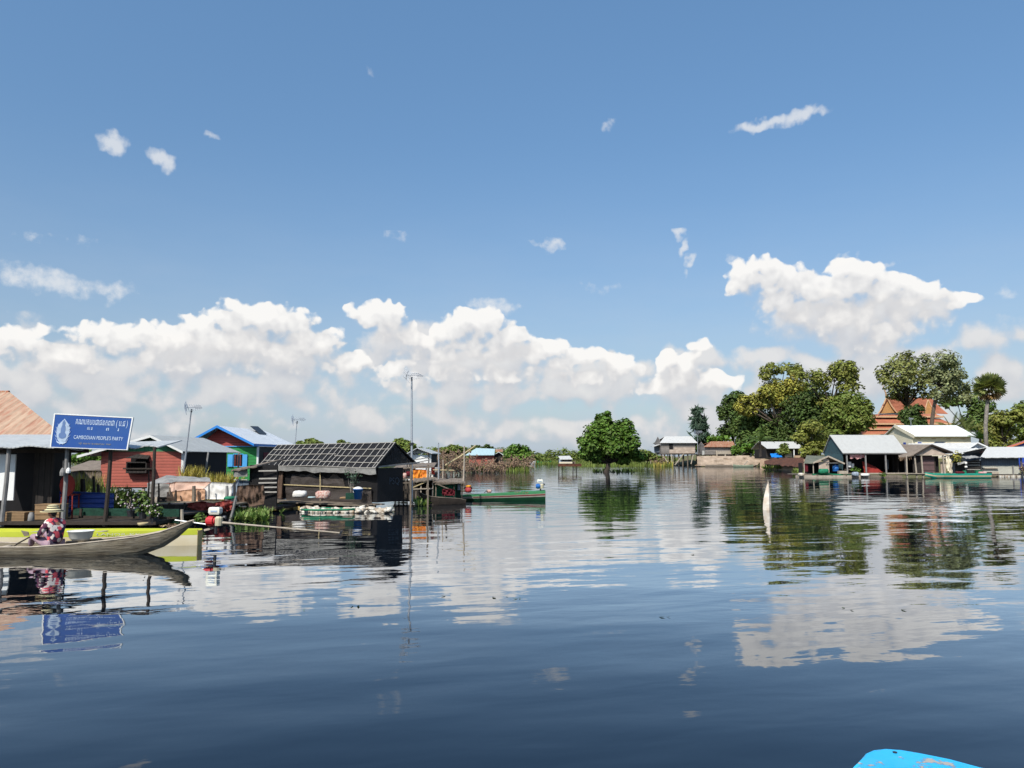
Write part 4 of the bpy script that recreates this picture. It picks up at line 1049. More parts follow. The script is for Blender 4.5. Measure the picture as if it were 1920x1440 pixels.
# ---- the black roofed floating house
def black_house():
    YL, YR = 37.0, 33.0
    A, B = P(490, 872, YL), P(703, 877, YR)
    h = House('black_house', 'black plastic covered floating house with white lath grid on its roof', 'house', (A.x, A.y), (B.x, B.y))
    w_ = 2.82; zeL, zeR = A.z, B.z; fe = P(782, 868, 33 + .84 * w_); ap = P(742, 830, 34.14); apL = P(521, 835, 38.14)
    zl = lambda u_: zeL + (zeR - zeL) * u_ / h.L
    front = [P(487, 873, YL - .02), P(704, 878, YR - .12), ap, apL]
    sag = lambda u, v: -.05 * math.sin(u * 9) * (1 - v) * .5 + .02 * hn(u * 8, v * 3)
    mb = MB(); mb.sheet(*front, 24, 8, .05, sag); roof = h.part('roof', mb, 'black_plastic')
    bl = apL + (fe - ap); mb = MB(); mb.sheet(ap, fe, bl, apL, 8, 8, .05); h.part('roof', mb, 'black_plastic')
    # laths tied over the plastic
    nn = (front[1] - front[0]).cross(front[3] - front[0]).normalized()
    def S(u, v): 
        A_, B_, C_, D_ = front; p = (A_ * (1 - u) + B_ * u) * (1 - v) + (D_ * (1 - u) + C_ * u) * v
        return p + nn * (sag(u, v) + .03)
    lt = MB(); rg = random.Random(4)
    us = [0.0]
    while us[-1] < 1: us.append(us[-1] + rg.uniform(.038, .062))
    us = [u_ for u_ in us if u_ < .985] + [.995]
    for k, u_ in enumerate(us):
        j = rg.uniform(-.010, .010)
        for a in range(4): lt.bar(S(u_ + j * a / 4, a / 4), S(u_ + j * (a + 1) / 4, (a + 1) / 4), .028, .022)
    for v, u0, u1 in ((.005, 0, 1), (.24, 0, .24), (.27, .24, .52), (.20, .52, 1), (.50, 0, .30), (.53, .30, .60), (.46, .60, 1), (.76, 0, .26), (.79, .26, .62), (.73, .62, 1), (.995, 0, 1)):
        n = max(2, int((u1 - u0) * 14))
        for a in range(n): q0, q1 = u0 + (u1 - u0) * a / n, u0 + (u1 - u0) * (a + 1) / n; lt.bar(S(q0, v), S(q1, v), .030, .026)
    h.part('roof_lath', lt, 'lath', roof)
    mb = MB(); e0, e1 = front[0] + Vector((0, 0, -.01)), front[1] + Vector((0, 0, -.01))
    mb.sheet(e0 + Vector((.02, .03, -.20)), e1 + Vector((.02, .03, -.24)), e1, e0, 40, 2, .02, lambda u, v: Vector((0, 0, (1 - v) * .10 * hn(u * 11, 3)))); h.part('eave_flap', mb, 'grey_net')
    z0 = .30
    h.pbox('wall', 'black_plastic', .25, h.L - .1, .28, .34, z0, zeL - .05)
    h.pbox('wall', 'black_plastic', .25, .31, .34, w_ - .3, z0, zeL)
    h.pbox('wall', 'black_plastic', h.L - .16, h.L - .10, .34, w_ - .9, z0, zeR - .02)
    mb = MB(); g = [(h.L - .13, .1, zeR + .06), (h.L - .13, w_ - .25, zeR + .12), (h.L - .13, 1.36, ap.z - .10)]
    h.poly(mb, g[::-1], .05); h.part('gable', mb, 'thatch_black' if 'thatch_black' in MATS else 'black_plastic')
    # hanging palm fibre in the gable
    fb = MB(); rg = random.Random(8)
    for k in range(46):
        v_ = rg.uniform(.2, w_ - .3); ztop = zeR + .1 + (ap.z - zeR - .15) * (1 - abs(v_ - 1.36) / 1.36) * rg.uniform(.5, 1)
        p = h.F(h.L - .11 + rg.uniform(0, .03), v_, max(ztop, zeR + .05)); fb.bar(p, p + Vector((.02, .02, -rg.uniform(.1, .35))), .03, .008)
    h.part('gable_fringe', fb, 'dark_boards').__setitem__('kind', 'stuff')
    h.pbar('tie_beam', 'grey_post', (h.L - .02, -.05, zeR + .02), (h.L - .02, w_ + .1, zeR + .20), .06)
    # brown plastic sheet hung on bamboo rails along the front
    fz = lambda py: WZ(py, YR + 1)
    sh = MB(); sh.sheet(h.F(1.55, .22, z0 - .05), h.F(h.L - .35, .22, z0 - .05), h.F(h.L - .35, .16, .92), h.F(1.55, .16, .92), 26, 6, .015, lambda u, v: .05 * hn(u * 9, v * 2.5)); h.part('front_sheet', sh, 'brown_sheet')
    sh = MB(); sh.sheet(h.F(1.75, .24, .94), h.F(5.3, .24, .94), h.F(5.2, .22, 1.36), h.F(1.9, .22, 1.40), 26, 4, .012, lambda u, v: Vector((0, -.05 * hn(u * 8, v * 2), v * .28 * hn(u * 6.5, 9.0)))); h.part('front_sheet', sh, 'brown_sheet')
    h.pbar('rail', 'bamboo', (1.5, .12, .95), (h.L - .3, .12, .90), .042)
    h.pbar('upright', 'bamboo', (3.95, .09, z0), (3.9, .09, 1.62), .036)
    sh = MB(); sh.sheet(h.F(.95, .12, z0), h.F(1.55, .0, z0), h.F(1.35, .18, 1.62), h.F(1.1, .2, 1.62), 12, 8, .02, lambda u, v: .07 * math.sin(u * 14) * (1 - v * .6)); h.part('curtain', sh, 'brown_net')
    # porch posts at the right end
    for a in ((h.L + .05, w_ - .55), (h.L + .55, w_ + .05)): h.pbar('porch_post', 'old_wood', (a[0], a[1], -.1), (a[0], a[1], zeR + .1), .07)
    # faint printed mark on the end wall
    vs, fs = glyphs("PSQ"); mb = MB(); mb.add([h.F(h.L - .095 + .0, 1.0 + v[0] * .38, 1.05 + v[1] * .42) for v in vs], fs); h.part('printed_mark', mb, 'blue_grey_wall')
    return h
bh = black_house()
def deck():
    h = House('deck', 'narrow plank deck along the front of the black house', 'deck', (bh.F(-.1, -1.15, 0).x, bh.F(-.1, -1.15, 0).y), (bh.F(bh.L + .1, -.75, 0).x, bh.F(bh.L + .1, -.75, 0).y))
    for k in range(6): h.pbox('plank', 'old_wood', -.2 + .05 * (k % 3), h.L + .1 * (k % 2), .0 + k * .21, .19 + k * .21, .20 + .006 * (k % 2), .25 + .006 * (k % 2))
    for k in range(7): h.pbox('joist', 'dark_wood', .1 + k * 1.15, .2 + k * 1.15, .02, 1.3, .08, .198)
    mb = MB(); rg = random.Random(3)
    for k in range(9): h.box(mb, .2 + k * .8, .75 + k * .8, .1, 1.2, -.12, .078)
    h.part('float', mb, 'tan_hull').__setitem__('kind', 'stuff')
deck()
def onb(u_, v_, z): return bh.F(u_, v_, z)
def sack(px, py, Y, w_, h_, d_, m, name, label, seed=1, cat='sack', rz=0.0):
    rg = random.Random(seed); c = P(px, py, Y); mb = MB(); n, k_ = 14, 8; vs = []
    for j in range(k_ + 1):
        th = -math.pi / 2 + math.pi * j / k_
        for i in range(n):
            a = 2 * math.pi * i / n; q = lambda x: math.copysign(abs(x) ** .6, x)
            x, y, zz = q(math.cos(a)) * abs(math.cos(th)) ** .5, q(math.sin(a)) * abs(math.cos(th)) ** .5, q(math.sin(th))
            k = 1 + .22 * hn(x * 2 + seed * 7, y * 2, zz * 2)
            vs.append((c.x + x * w_ / 2 * k, c.y + y * d_ / 2 * k, c.z + h_ / 2 + zz * h_ / 2 * k))
    mb.add(vs, [(j * n + i, j * n + (i + 1) % n, (j + 1) * n + (i + 1) % n, (j + 1) * n + i) for j in range(k_) for i in range(n)])
    return solo(name, mb, M(m), label, cat, None, True)
sack(562, 933, 33.9, .62, .30, .4, 'sack_white', 'rice_sack', 'flat white sack lying on the deck left of the printed sack', 1)
sack(606, 936, 33.3, .62, .36, .45, 'sack_print', 'rice_sack', 'red printed pale sack slumped on the deck', 2)
sack(646, 936, 33.0, .40, .10, .3, 'cardboard', 'burlap_bundle', 'flat tan bundle on the deck beside the plant box', 3, 'bundle')
sack(585, 934, 33.4, .35, .07, .3, 'tin_teal', 'folded_sheet', 'small folded teal sheet between the two sacks', 4, 'sheet')
def bucket():
    c = P(671, 936, 32.6); t = thing('blue_bucket', 'tall blue bucket with white lid on the black house deck', 'bucket', c)
    MB().lathe([(0, 0), (.15, 0), (.20, .40), (.215, .40), (.215, .43), (.19, .43), (.14, .03), (0, .03)], tuple(c), 16).build('body', M('barrel_blue'), t, True)
    MB().lathe([(.21, .432), (.20, .45), (.12, .50), (.05, .52), (0, .52)], tuple(c), 14).build('lid', M('sack_white'), t, True)
    h = MB(); h.tube([c + Vector((.2 * math.cos(a), -.02 - .1 * math.sin(a), .36 - .14 * math.sin(a))) for a in [k * math.pi / 8 for k in range(9)]], .008, 4); h.build('handle', M('steel'), t)
bucket()
def planter():
    c = P(658, 936, 32.9); t = thing('plant_box', 'dark box of thin leafy branches beside the blue bucket', 'plant box', c)
    MB().box((c.x, c.y, c.z + .13), (.40, .3, .26)).build('box', M('dark_green_net'), t)
    rg = random.Random(5); s = MB(); tips = []
    for k in range(7):
        e = c + Vector((rg.uniform(-.15, .35), rg.uniform(-.2, .1), rg.uniform(.6, 1.15))); s.tube([c + Vector((0, 0, .25)), (c + e) / 2 + Vector((-.04, 0, .15)), e], [.014, .010, .005], 4); tips.append(e)
    s.tube([c + Vector((.05, -.05, .9)), c + Vector((-.02, -.05, 1.25)), c + Vector((-.20, -.05, 1.62))], [.012, .01, .006], 4)
    s.build('branch', M('palm_bark'), t)
    l = MB(); crown(l, rg, [(e, .22, .2, .2) for e in tips], 220, .075, .3); l.build('leaves', M('leaf_blue'), t)
planter()
# heap of plastic bottle floats with green netting at the water's edge
mb = MB(); rg = random.Random(21)
for k in range(150):
    q = rg.random(); px = 568 + q * 165; p = P(px, 0, 1); Yq = 31.6 - q * .5 + rg.random() * 1.0; r = rg.uniform(.05, .12)
    c = Vector((WX(px, Yq), Yq, .02 + rg.random() ** 2 * .16)); a = rg.uniform(0, 3.1); d = Vector((math.cos(a), math.sin(a) * .5, rg.uniform(-.2, .3))).normalized() * r
    mb.tube([c - d * 1.5, c - d * 1.1, c + d * .7, c + d * 1.3, c + d * 1.7], [r * .35, r * .75, r * .8, r * .4, r * .2], 7)
o = mb.build('bottle_floats', M('plastic_white'), None, True); tag(o, None, None, None, 'stuff')
def green_rope():
    mb = MB(); pts = [(570, 947), (580, 941), (600, 942), (625, 941), (645, 940), (660, 943), (668, 950), (655, 954), (625, 952), (600, 953), (578, 951)]
    pp = [Vector((WX(x, 31.3 + (953 - y) * .06), 31.0 + (953 - y) * .09, .14 + .02 * math.sin(x))) for x, y in pts]
    mb.tube(pp + [pp[0]], .045, 6); solo('green_net_roll', mb, M('green_net'), 'rolled green net looped over the white bottle floats', 'net', smooth=True)
green_rope()

# ---- water plants
def hyacinth(px0, px1, py0, py1, n, m, h_, name='water_hyacinth', seed=2, lab=None):
    rg = random.Random(seed); mb = MB()
    for _ in range(n):
        g = G(rg.uniform(px0, px1), rg.uniform(py0, py1)); k = 5
        for _ in range(k):
            d = Vector((rg.uniform(-1, 1), rg.uniform(-1, 1), rg.uniform(.5, 1.6))).normalized(); L = h_ * rg.uniform(.5, 1.1); q = g + d * L * .6
            s = d.cross(Vector((0, 0, 1))); s = s.normalized() if s.length > .05 else Vector((1, 0, 0)); w_ = L * .16
            mb.add([g, q - s * w_, g + d * L, q + s * w_], [(0, 1, 2, 3)])
    o = mb.build(name, M(m)); tag(o, None, None, None, 'stuff')
hyacinth(438, 500, 964, 979, 120, 'hyacinth', .42)
hyacinth(480, 535, 944, 962, 60, 'hyacinth', .26, seed=3)
hyacinth(780, 803, 938, 949, 60, 'hyacinth', .42, seed=4)

# ================================================================== BOATS
class Boat:
    """a slender hull lofted through stations along the line from S to E on the water"""
    def __init__(s, name, label, S, E, group=None):
        s.S, s.E = Vector((S[0], S[1], 0)), Vector((E[0], E[1], 0)); s.L = (s.E - s.S).length; s.d = (s.E - s.S).normalized()
        s.n = Vector((-s.d.y, s.d.x, 0)); s.t = thing(name, label, 'boat', s.S, group, math.atan2(s.d.y, s.d.x))
    def F(s, x, y, z): return s.S + s.d * x + s.n * y + Vector((0, 0, z))
    def hull(s, st, name, m, k0=0.0, k1=1.0, th=.035, parent=None, n=7):
        """st: (x, half beam at gunwale, gunwale z, half beam at floor, keel z); builds the band between heights k0 and k1 of both sides (and the floor when k0 is 0)"""
        mb = MB()
        def ring(q, inner):
            x, b, zg, bf, zk = q; pts = []
            ks = [k0 + (k1 - k0) * i / 4 for i in range(5)]
            for k in ks:
                e = math.sin(k * math.pi / 2) ** .8
                y = bf + (b - bf) * e; z = zk + (zg - zk) * k
                pts.append((y - (th if inner else 0), z + (th if inner and k == 0 else 0)))
            return [(x, y, z) for y, z in pts]
        rows = []
        for q in st:
            o, i = ring(q, 0), ring(q, 1)
            sec = [(x, -y, z) for x, y, z in o[::-1]] + o if k0 == 0 else None
            if k0 == 0:
                loop = [(x, -y, z) for x, y, z in o[::-1]] + o + i[::-1] + [(x, -y, z) for x, y, z in i]
                rows.append([loop])
            else:
                rows.append([o + i[::-1], [(x, -y, z) for x, y, z in i] + [(x, -y, z) for x, y, z in o[::-1]]])
        for c in range(len(rows[0])):
            N = len(rows[0][c]); vs = [s.F(*p) for r in rows for p in r[c]]; fs = []
            for a in range(len(rows) - 1):
                for k in range(N): fs.append((a * N + k, a * N + (k + 1) % N, (a + 1) * N + (k + 1) % N, (a + 1) * N + k))
            fs += [tuple(range(N))[::-1], tuple((len(rows) - 1) * N + k for k in range(N))]
            mb.add(vs, fs)
        return mb.build(name, M(m), parent or s.t, False)
    def box(s, name, m, x0, x1, y0, y1, z0, z1, parent=None): return MB().box(s.F((x0 + x1) / 2, (y0 + y1) / 2, (z0 + z1) / 2), (x1 - x0, y1 - y0, z1 - z0), math.atan2(s.d.y, s.d.x)).build(name, M(m), parent or s.t)
def longtail_engine(c, d, label, body, tank, sc=1.0, rod=(2.6, -.18), name='longtail_engine', tiller=.8, tall=1.0):
    """an air cooled motor on a swivel: shrouded body, fuel tank on top, tiller forward, long propeller shaft aft along d"""
    d = Vector(d).normalized(); n = Vector((-d.y, d.x, 0)); up = Vector((0, 0, 1)); t = thing(name, label, 'boat engine', c)
    Fq = lambda a, b, z: c + (d * a + n * b + up * z) * sc
    mb = MB(); k = 14
    for (a0, a1, r) in ((-.26, -.20, .13), (-.20, -.02, .17), (-.02, .04, .12)):
        mb.tube([Fq(a0, 0, .22), Fq(a1, 0, .22)], r * sc * tall, k)
    mb.build('fan_shroud', M(body), t, False)
    MB().lathe([(0, 0), (.12 * sc, 0), (.13 * sc, .24 * sc), (.08 * sc, .30 * sc), (0, .30 * sc)], tuple(Fq(.14, 0, .08)), 10).build('crankcase', M('engine_cream'), t)
    tk = MB(); tb = [Fq(a, b, z) for z in (.44, .50, .62, .67) for a, b in (((-.17, -.12), (.20, -.12), (.20, .12), (-.17, .12)) if z in (.50, .62) else ((-.14, -.10), (.17, -.10), (.17, .10), (-.14, .10)))]
    tk.add(tb, [(3, 2, 1, 0), (12, 13, 14, 15)] + [(r * 4 + i, r * 4 + (i + 1) % 4, r * 4 + 4 + (i + 1) % 4, r * 4 + 4 + i) for r in range(3) for i in range(4)])
    tank_o = tk.build('fuel_tank', M(tank), t)
    MB().box(Fq(.02, -.125, .545), (.22 * sc, .012, .05 * sc), math.atan2(d.y, d.x)).build('tank_band', M('emblem_grey'), t, False)
    MB().tube([Fq(.02, 0, .67), Fq(.02, 0, .71)], .035 * sc, 8).build('fuel_cap', M('dark_metal'), t)
    MB().tube([Fq(.05, 0, -.18), Fq(.05, 0, .10)], .05 * sc, 7).build('swivel', M('dark_metal'), t)
    MB().tube([Fq(.22, .07, .34), Fq(.34, .07, .34)], .06 * sc, 8).build('muffler', M('dark_metal'), t)
    a, b = Fq(.2, 0, .18), c + d * rod[0] + up * rod[1]
    MB().tube([a, a + (b - a) * .12, b], [.045 * sc, .03 * sc, .022 * sc], 7).build('shaft', M('pale_wood' if rod[0] > 2.2 else 'pole_metal'), t)
    pr = MB(); pr.lathe([(0, -.03), (.03, -.02), (.03, .02), (0, .03)], tuple(b), 7)
    for s_ in (0, 1): 
        a_ = s_ * math.pi; v = n * math.cos(a_) + up * math.sin(a_ + .6); pr.slab([b, b + v * .10 + d * .03, b + v * .10 - d * .03], .008)
    pr.build('propeller', M('dark_metal'), t)
    if tiller: MB().tube([Fq(-.15, 0, .10), Fq(-.15, 0, .12) - d * tiller + up * .10], .018, 6).build('tiller', M('pole_metal'), t)
    return t

def hull_text(boat, text, x0, x1, y, z0, z1, m, lean=.0):
    vs, fs = glyphs(text); a0, a1 = min(v[0] for v in vs), max(v[0] for v in vs); b0, b1 = min(v[1] for v in vs), max(v[1] for v in vs)
    mb = MB(); mb.add([boat.F(x0 + (v[0] - a0) / (a1 - a0) * (x1 - x0), y - lean * (v[1] - b0) / (b1 - b0), z0 + (v[1] - b0) / (b1 - b0) * (z1 - z0)) for v in vs], fs)
    mb.build('lettering', M(m), boat.t)

# ---- lime and cream longtail boat moored before the shop
def lime_boat():
    Y = 20.4
    b = Boat('longtail_boat', 'lime green and cream longtail boat moored before the dark shop', (WX(-160, Y), Y), (WX(383, Y), Y - .1))
    st = [(x * b.L, .50 - 1.3 * max(0, x - .72) ** 1.05, .385 + .02 * x - .03 * math.sin(x * 3.1), .46 - 1.25 * max(0, x - .72) ** 1.05, -.12) for x in (0, .12, .25, .4, .55, .7, .8, .9, .96, 1.0)]
    b.hull(st, 'hull', 'cream_hull', 0, .74)
    b.hull(st, 'upper_strake', 'lime_paint', .745, 1.0, .04)
    x, hb, zg, bf, zk = st[-1]
    MB().slab([b.F(x + .01, -.12, -.10), b.F(x + .01, .12, -.10), b.F(x + .01, .16, .375), b.F(x + .01, -.16, .375)], .04).build('transom', M('tan_hull'), b.t)
    for k in (.2, .42, .64, .86): b.box('thwart', 'pale_wood', b.L * k, b.L * k + .14, -.40 if k < .8 else -.28, .40 if k < .8 else .28, .30, .325)
    b.box('floor', 'cream_hull', .1, b.L * .8, -.36, .36, .02, .05)
    hull_text(b, "LANOR-KK", b.L * (1 - 172 / 543), b.L * (1 - 92 / 543), -.512, .285, .345, 'white_trim')
    longtail_engine(P(402, 990, Y - .05), (1, -.08, 0), 'red longtail engine with white tank on the lime boat', 'engine_red', 'tank_white', .80, (3.35, -.10), tiller=.95)
    MB().bar(P(383, 994, Y), P(400, 990, Y), .05).build('engine_bracket', M('pale_wood'), b.t)
lime_boat()

# ---- the old wooden canoe and the seated person
def canoe():
    Y0, Y1 = 18.0, 18.6
    b = Boat('wooden_canoe', 'weathered grey wooden canoe with upturned pointed bow', (WX(-150, Y0), Y0), (WX(368, Y1), Y1))
    L = b.L; zat = lambda px, py, Y=18.2: WZ(py, Y)
    gun = [(-150, 1016), (-60, 1020), (20, 1023), (80, 1023), (150, 1018), (220, 1011), (270, 1005), (310, 997), (338, 987), (356, 979.5), (367, 976.5)]
    st = []
    for px, py in gun:
        f = (px + 150) / 518.0; zg = WZ(py, Y0 + (Y1 - Y0) * f); x = f * L
        tp = max(0.0, (f - .62) / .38)
        hb = .36 * (1 - tp ** 1.7) + .075; bf = .26 * (1 - tp ** 1.2) + .02
        zk = -.10 if tp < .35 else -.10 + (zg - .06 + .10) * ((tp - .35) / .65) ** 1.35
        st.append((x, hb, zg, bf, zk))
    b.hull(st, 'hull', 'canoe_wood', 0, 1.0, .03)
    for f in (.30, .60, .72): 
        px = -150 + f * 518; i = min(range(len(gun)), key=lambda k: abs(gun[k][0] - px)); b.box('thwart', 'pale_wood', f * L, f * L + .12, -.33, .33, st[i][2] - .05, st[i][2] - .025)
    fl = MB(); k = 24
    for sgn in (-1, 1):
        pts = [b.F(x, sgn * (hb - .01), zg + .012) for x, hb, zg, bf, zk in st]; fl.tube(pts, .022, 5)
    fl.build('gunwale', M('pale_wood'), b.t)
    b.box('floor', 'old_wood', .2, L * .66, -.24, .24, -.02, .01)
    return b
cn = canoe()
def basin():
    c = P(151, 1013, 18.36); t = thing('enamel_basin', 'wide white enamel basin beside the seated person in the canoe', 'basin', c)
    MB().lathe([(0, 0), (.17, 0), (.235, .06), (.272, .20), (.295, .215), (.295, .225), (.265, .222), (.225, .07), (.16, .02), (0, .02)], tuple(c), 24).build('bowl', M('enamel'), t, True)
    MB().lathe([(.262, .218), (.20, .20), (.12, .235), (.05, .215), (0, .235)], tuple(c), 14).build('contents', M('sack_white'), t, True)
basin()

def skin_mesh(name, verts, edges, radii, m, parent=None, sub=2, root=0):
    """a body grown round a joint skeleton (Skin and Subdivision, then made plain mesh)"""
    me = bpy.data.meshes.new(name); me.from_pydata([tuple(v) for v in verts], edges, []); o = bpy.data.objects.new(name, me); COL.objects.link(o)
    md = o.modifiers.new('skin', 'SKIN'); md.use_smooth_shade = True
    for i, d in enumerate(me.skin_vertices[0].data):
        r = radii[i]; d.radius = r if isinstance(r, tuple) else (r, r); d.use_root = (i == root)
    if sub: s_ = o.modifiers.new('sub', 'SUBSURF'); s_.levels = sub; s_.render_levels = sub
    dg = bpy.context.evaluated_depsgraph_get(); dg.update(); res = bpy.data.meshes.new_from_object(o.evaluated_get(dg))
    bpy.data.objects.remove(o)
    vs = [tuple(v.co) for v in res.vertices]; fs = [tuple(p.vertices) for p in res.polygons]; bpy.data.meshes.remove(res)
    mb = MB(); mb.add(vs, fs); return mb
def person():
    base = P(101, 1021, 18.32); base.z = .07
    fw = Vector((-.90, .44, 0)).normalized(); lf = Vector((-fw.y, fw.x, 0)); lf = lf if lf.y < 0 else -lf   # lf: the side turned to the viewer
    K = 1.10
    Q = lambda f, s, z: base + (fw * f + lf * s + Vector((0, 0, z))) * K
    t = thing('person', 'person in a straw hat and floral shirt sitting in the wooden canoe', 'person', base)
    J = {'pel': (0, 0, .16), 'sp': (-.05, 0, .34), 'ch': (-.01, 0, .54), 'nk': (.06, 0, .68), 'hb': (.09, 0, .75), 'hm': (.115, 0, .83), 'ht': (.11, 0, .91),
         'sl': (.01, .17, .60), 'el': (.12, .25, .36), 'wl': (.34, .17, .27), 'sr': (.01, -.17, .60), 'er': (.16, -.22, .38), 'wr': (.38, -.08, .30),
         'hl': (.02, .10, .13), 'kl': (.44, .18, .33), 'al': (.60, .12, .06), 'fl': (.76, .12, .03), 'hr': (.02, -.10, .13), 'kr': (.46, -.12, .36), 'ar': (.64, -.10, .06), 'fr': (.80, -.10, .03)}
    N = list(J); ix = {k: i for i, k in enumerate(N)}
    E = [('pel', 'sp'), ('sp', 'ch'), ('ch', 'nk'), ('nk', 'hb'), ('hb', 'hm'), ('hm', 'ht'), ('ch', 'sl'), ('sl', 'el'), ('el', 'wl'), ('ch', 'sr'), ('sr', 'er'), ('er', 'wr'), ('pel', 'hl'), ('hl', 'kl'), ('kl', 'al'), ('al', 'fl'), ('pel', 'hr'), ('hr', 'kr'), ('kr', 'ar'), ('ar', 'fr')]
    rad = dict(pel=(.15, .13), sp=(.125, .11), ch=(.14, .11), nk=.052, hb=.068, hm=.088, ht=.070, sl=.062, el=.045, wl=.030, sr=.062, er=.045, wr=.030, hl=.085, kl=.062, al=.040, fl=.036, hr=.085, kr=.062, ar=.040, fr=.036)
    body = skin_mesh('body', [Q(*J[k]) for k in N], [(ix[a], ix[b]) for a, b in E], [rad[k] for k in N], None)
    # face: nose, eye sockets, lips, ears (joined into the same body)
    hc = Vector(J['hm'])
    def ball(f, s, z, rx, ry, rz, n=8):
        vs, fs = [], []
        for j in range(n + 1):
            th = math.pi * j / n
            for i in range(n): a = 2 * math.pi * i / n; vs.append(Q(f + rx * math.sin(th) * math.cos(a), s + ry * math.sin(th) * math.sin(a), z + rz * math.cos(th)))
        for j in range(n):
            for i in range(n): fs.append((j * n + i, (j + 1) * n + i, (j + 1) * n + (i + 1) % n, j * n + (i + 1) % n))
        body.add(vs, fs)
    ball(.205, 0, .815, .022, .016, .026); ball(.192, 0, .775, .012, .026, .010); ball(.185, 0, .745, .018, .028, .018)
    for sg in (-1, 1): ball(.195, sg * .030, .838, .010, .014, .009); ball(.10, sg * .088, .815, .020, .012, .032)
    for wk, sg in (('wl', 1), ('wr', -1)):
        w_ = Vector(J[wk]); ball(w_.x + .055, w_.y - sg * .012, w_.z - .012, .055, .036, .018)
        for k in range(4):
            s0 = w_.y - sg * .012 + (k - 1.5) * .017; L_ = (.062, .072, .068, .052)[k]; f0 = w_.x + .10
            body.tube([Q(f0, s0, w_.z - .012), Q(f0 + L_ * .5, s0, w_.z - .020), Q(f0 + L_ * .85, s0, w_.z - .045), Q(f0 + L_ * .9, s0, w_.z - .065)], [.0095, .009, .008, .006], 6)
        body.tube([Q(w_.x + .035, w_.y - sg * .042, w_.z - .01), Q(w_.x + .075, w_.y - sg * .066, w_.z - .02), Q(w_.x + .105, w_.y - sg * .062, w_.z - .035)], [.011, .010, .008], 6)
    body.build('body', M('skin'), t, True)
    sv = ['pel', 'sp', 'ch', 'nk', 'sl', 'el', 'wl', 'sr', 'er', 'wr']; si = {k: i for i, k in enumerate(sv)}
    P2 = {k: Vector(J[k]) for k in sv}; P2['pel'].z -= .03; P2['wl'] = Vector(J['el']).lerp(Vector(J['wl']), .82); P2['wr'] = Vector(J['er']).lerp(Vector(J['wr']), .82); P2['nk'] = Vector(J['ch']).lerp(Vector(J['nk']), 1.0)
    sr_ = dict(pel=(.190, .165), sp=(.172, .150), ch=(.185, .145), nk=.090, sl=.096, el=.070, wl=.058, sr=.085, er=.070, wr=.058)
    sh = skin_mesh('shirt', [Q(*P2[k]) for k in sv], [(si[a], si[b]) for a, b in (('pel', 'sp'), ('sp', 'ch'), ('ch', 'nk'), ('ch', 'sl'), ('sl', 'el'), ('el', 'wl'), ('ch', 'sr'), ('sr', 'er'), ('er', 'wr'))], [sr_[k] for k in sv], None)
    sh.build('shirt', M('floral_shirt'), t, True)
    tv = ['pel', 'hl', 'kl', 'al', 'hr', 'kr', 'ar']; ti = {k: i for i, k in enumerate(tv)}; P3 = {k: Vector(J[k]) for k in tv}; P3['pel'].z -= .03
    for a in 'lr': P3['a' + a] = Vector(J['k' + a]).lerp(Vector(J['a' + a]), .85)
    tr = skin_mesh('trousers', [Q(*P3[k]) for k in tv], [(ti[a], ti[b]) for a, b in (('pel', 'hl'), ('hl', 'kl'), ('kl', 'al'), ('pel', 'hr'), ('hr', 'kr'), ('kr', 'ar'))], [(.165, .14), .112, .090, .066, .112, .090, .066], None)
    tr.build('trousers', M('trousers_lilac'), t, True)
    hr = MB(); n = 10
    hv = skin_mesh('hair', [Q(.08, 0, .86), Q(.055, 0, .80), Q(.035, 0, .72)], [(0, 1), (1, 2)], [.085, .075, .04], None, sub=1); hv.build('hair', M('hair_black'), t, True)
    hc = Q(.10, 0, .865); hat = MB(); hat.lathe([(.235 * K, -.035), (.24 * K, -.03), (.15 * K, .012), (.118 * K, .03), (.112 * K, .085), (.098 * K, .118), (.05, .128), (0, .13)], tuple(hc), 20); hat.lathe([(.235 * K, -.036), (.15 * K, .006), (.10, .02)], tuple(hc), 20)
    o = hat.build('hat', M('straw_hat'), t, True)
    MB().bar(base, base + Vector((0, 0, .001)), .001) 
person()
def seat():
    c = P(99, 1021, 18.32); MBx = MB().box((c.x, c.y, .075), (.34, .44, .05)); solo('boat_seat', MBx, M('old_wood'), 'small plank seat under the person in the canoe', 'seat')
seat()
def paddle():
    a, b = P(30, 1021, 18.05), P(50, 1010, 18.15); t = thing('paddle', 'dark short paddle lying on the canoe beside the feet', 'paddle', a)
    d = (b - a); MB().tube([a, b, b + d * .3], [.022, .018, .018], 6).build('handle', M('dark_wood'), t)
    mb = MB(); n = d.normalized(); s = Vector((0, 1, .3)).normalized(); mb.slab([a - n * .22, a - n * .1 - s * .08, a + n * .02 - s * .03, a + n * .02 + s * .03, a - n * .1 + s * .08], .02); mb.build('blade', M('dark_wood'), t)
paddle()
p0, p1 = P(40, 994.5, 18.6), P(53, 1004, 18.6)
mb = MB(); mb.slab([p0, p0 + Vector((.17, 0, -.03)), p1 + Vector((.03, 0, 0)), p1 + Vector((-.08, 0, -.02))], .02); solo('canoe_stern_board', mb, M('canoe_wood'), 'small grey triangular board standing behind the lilac trousers', 'board')

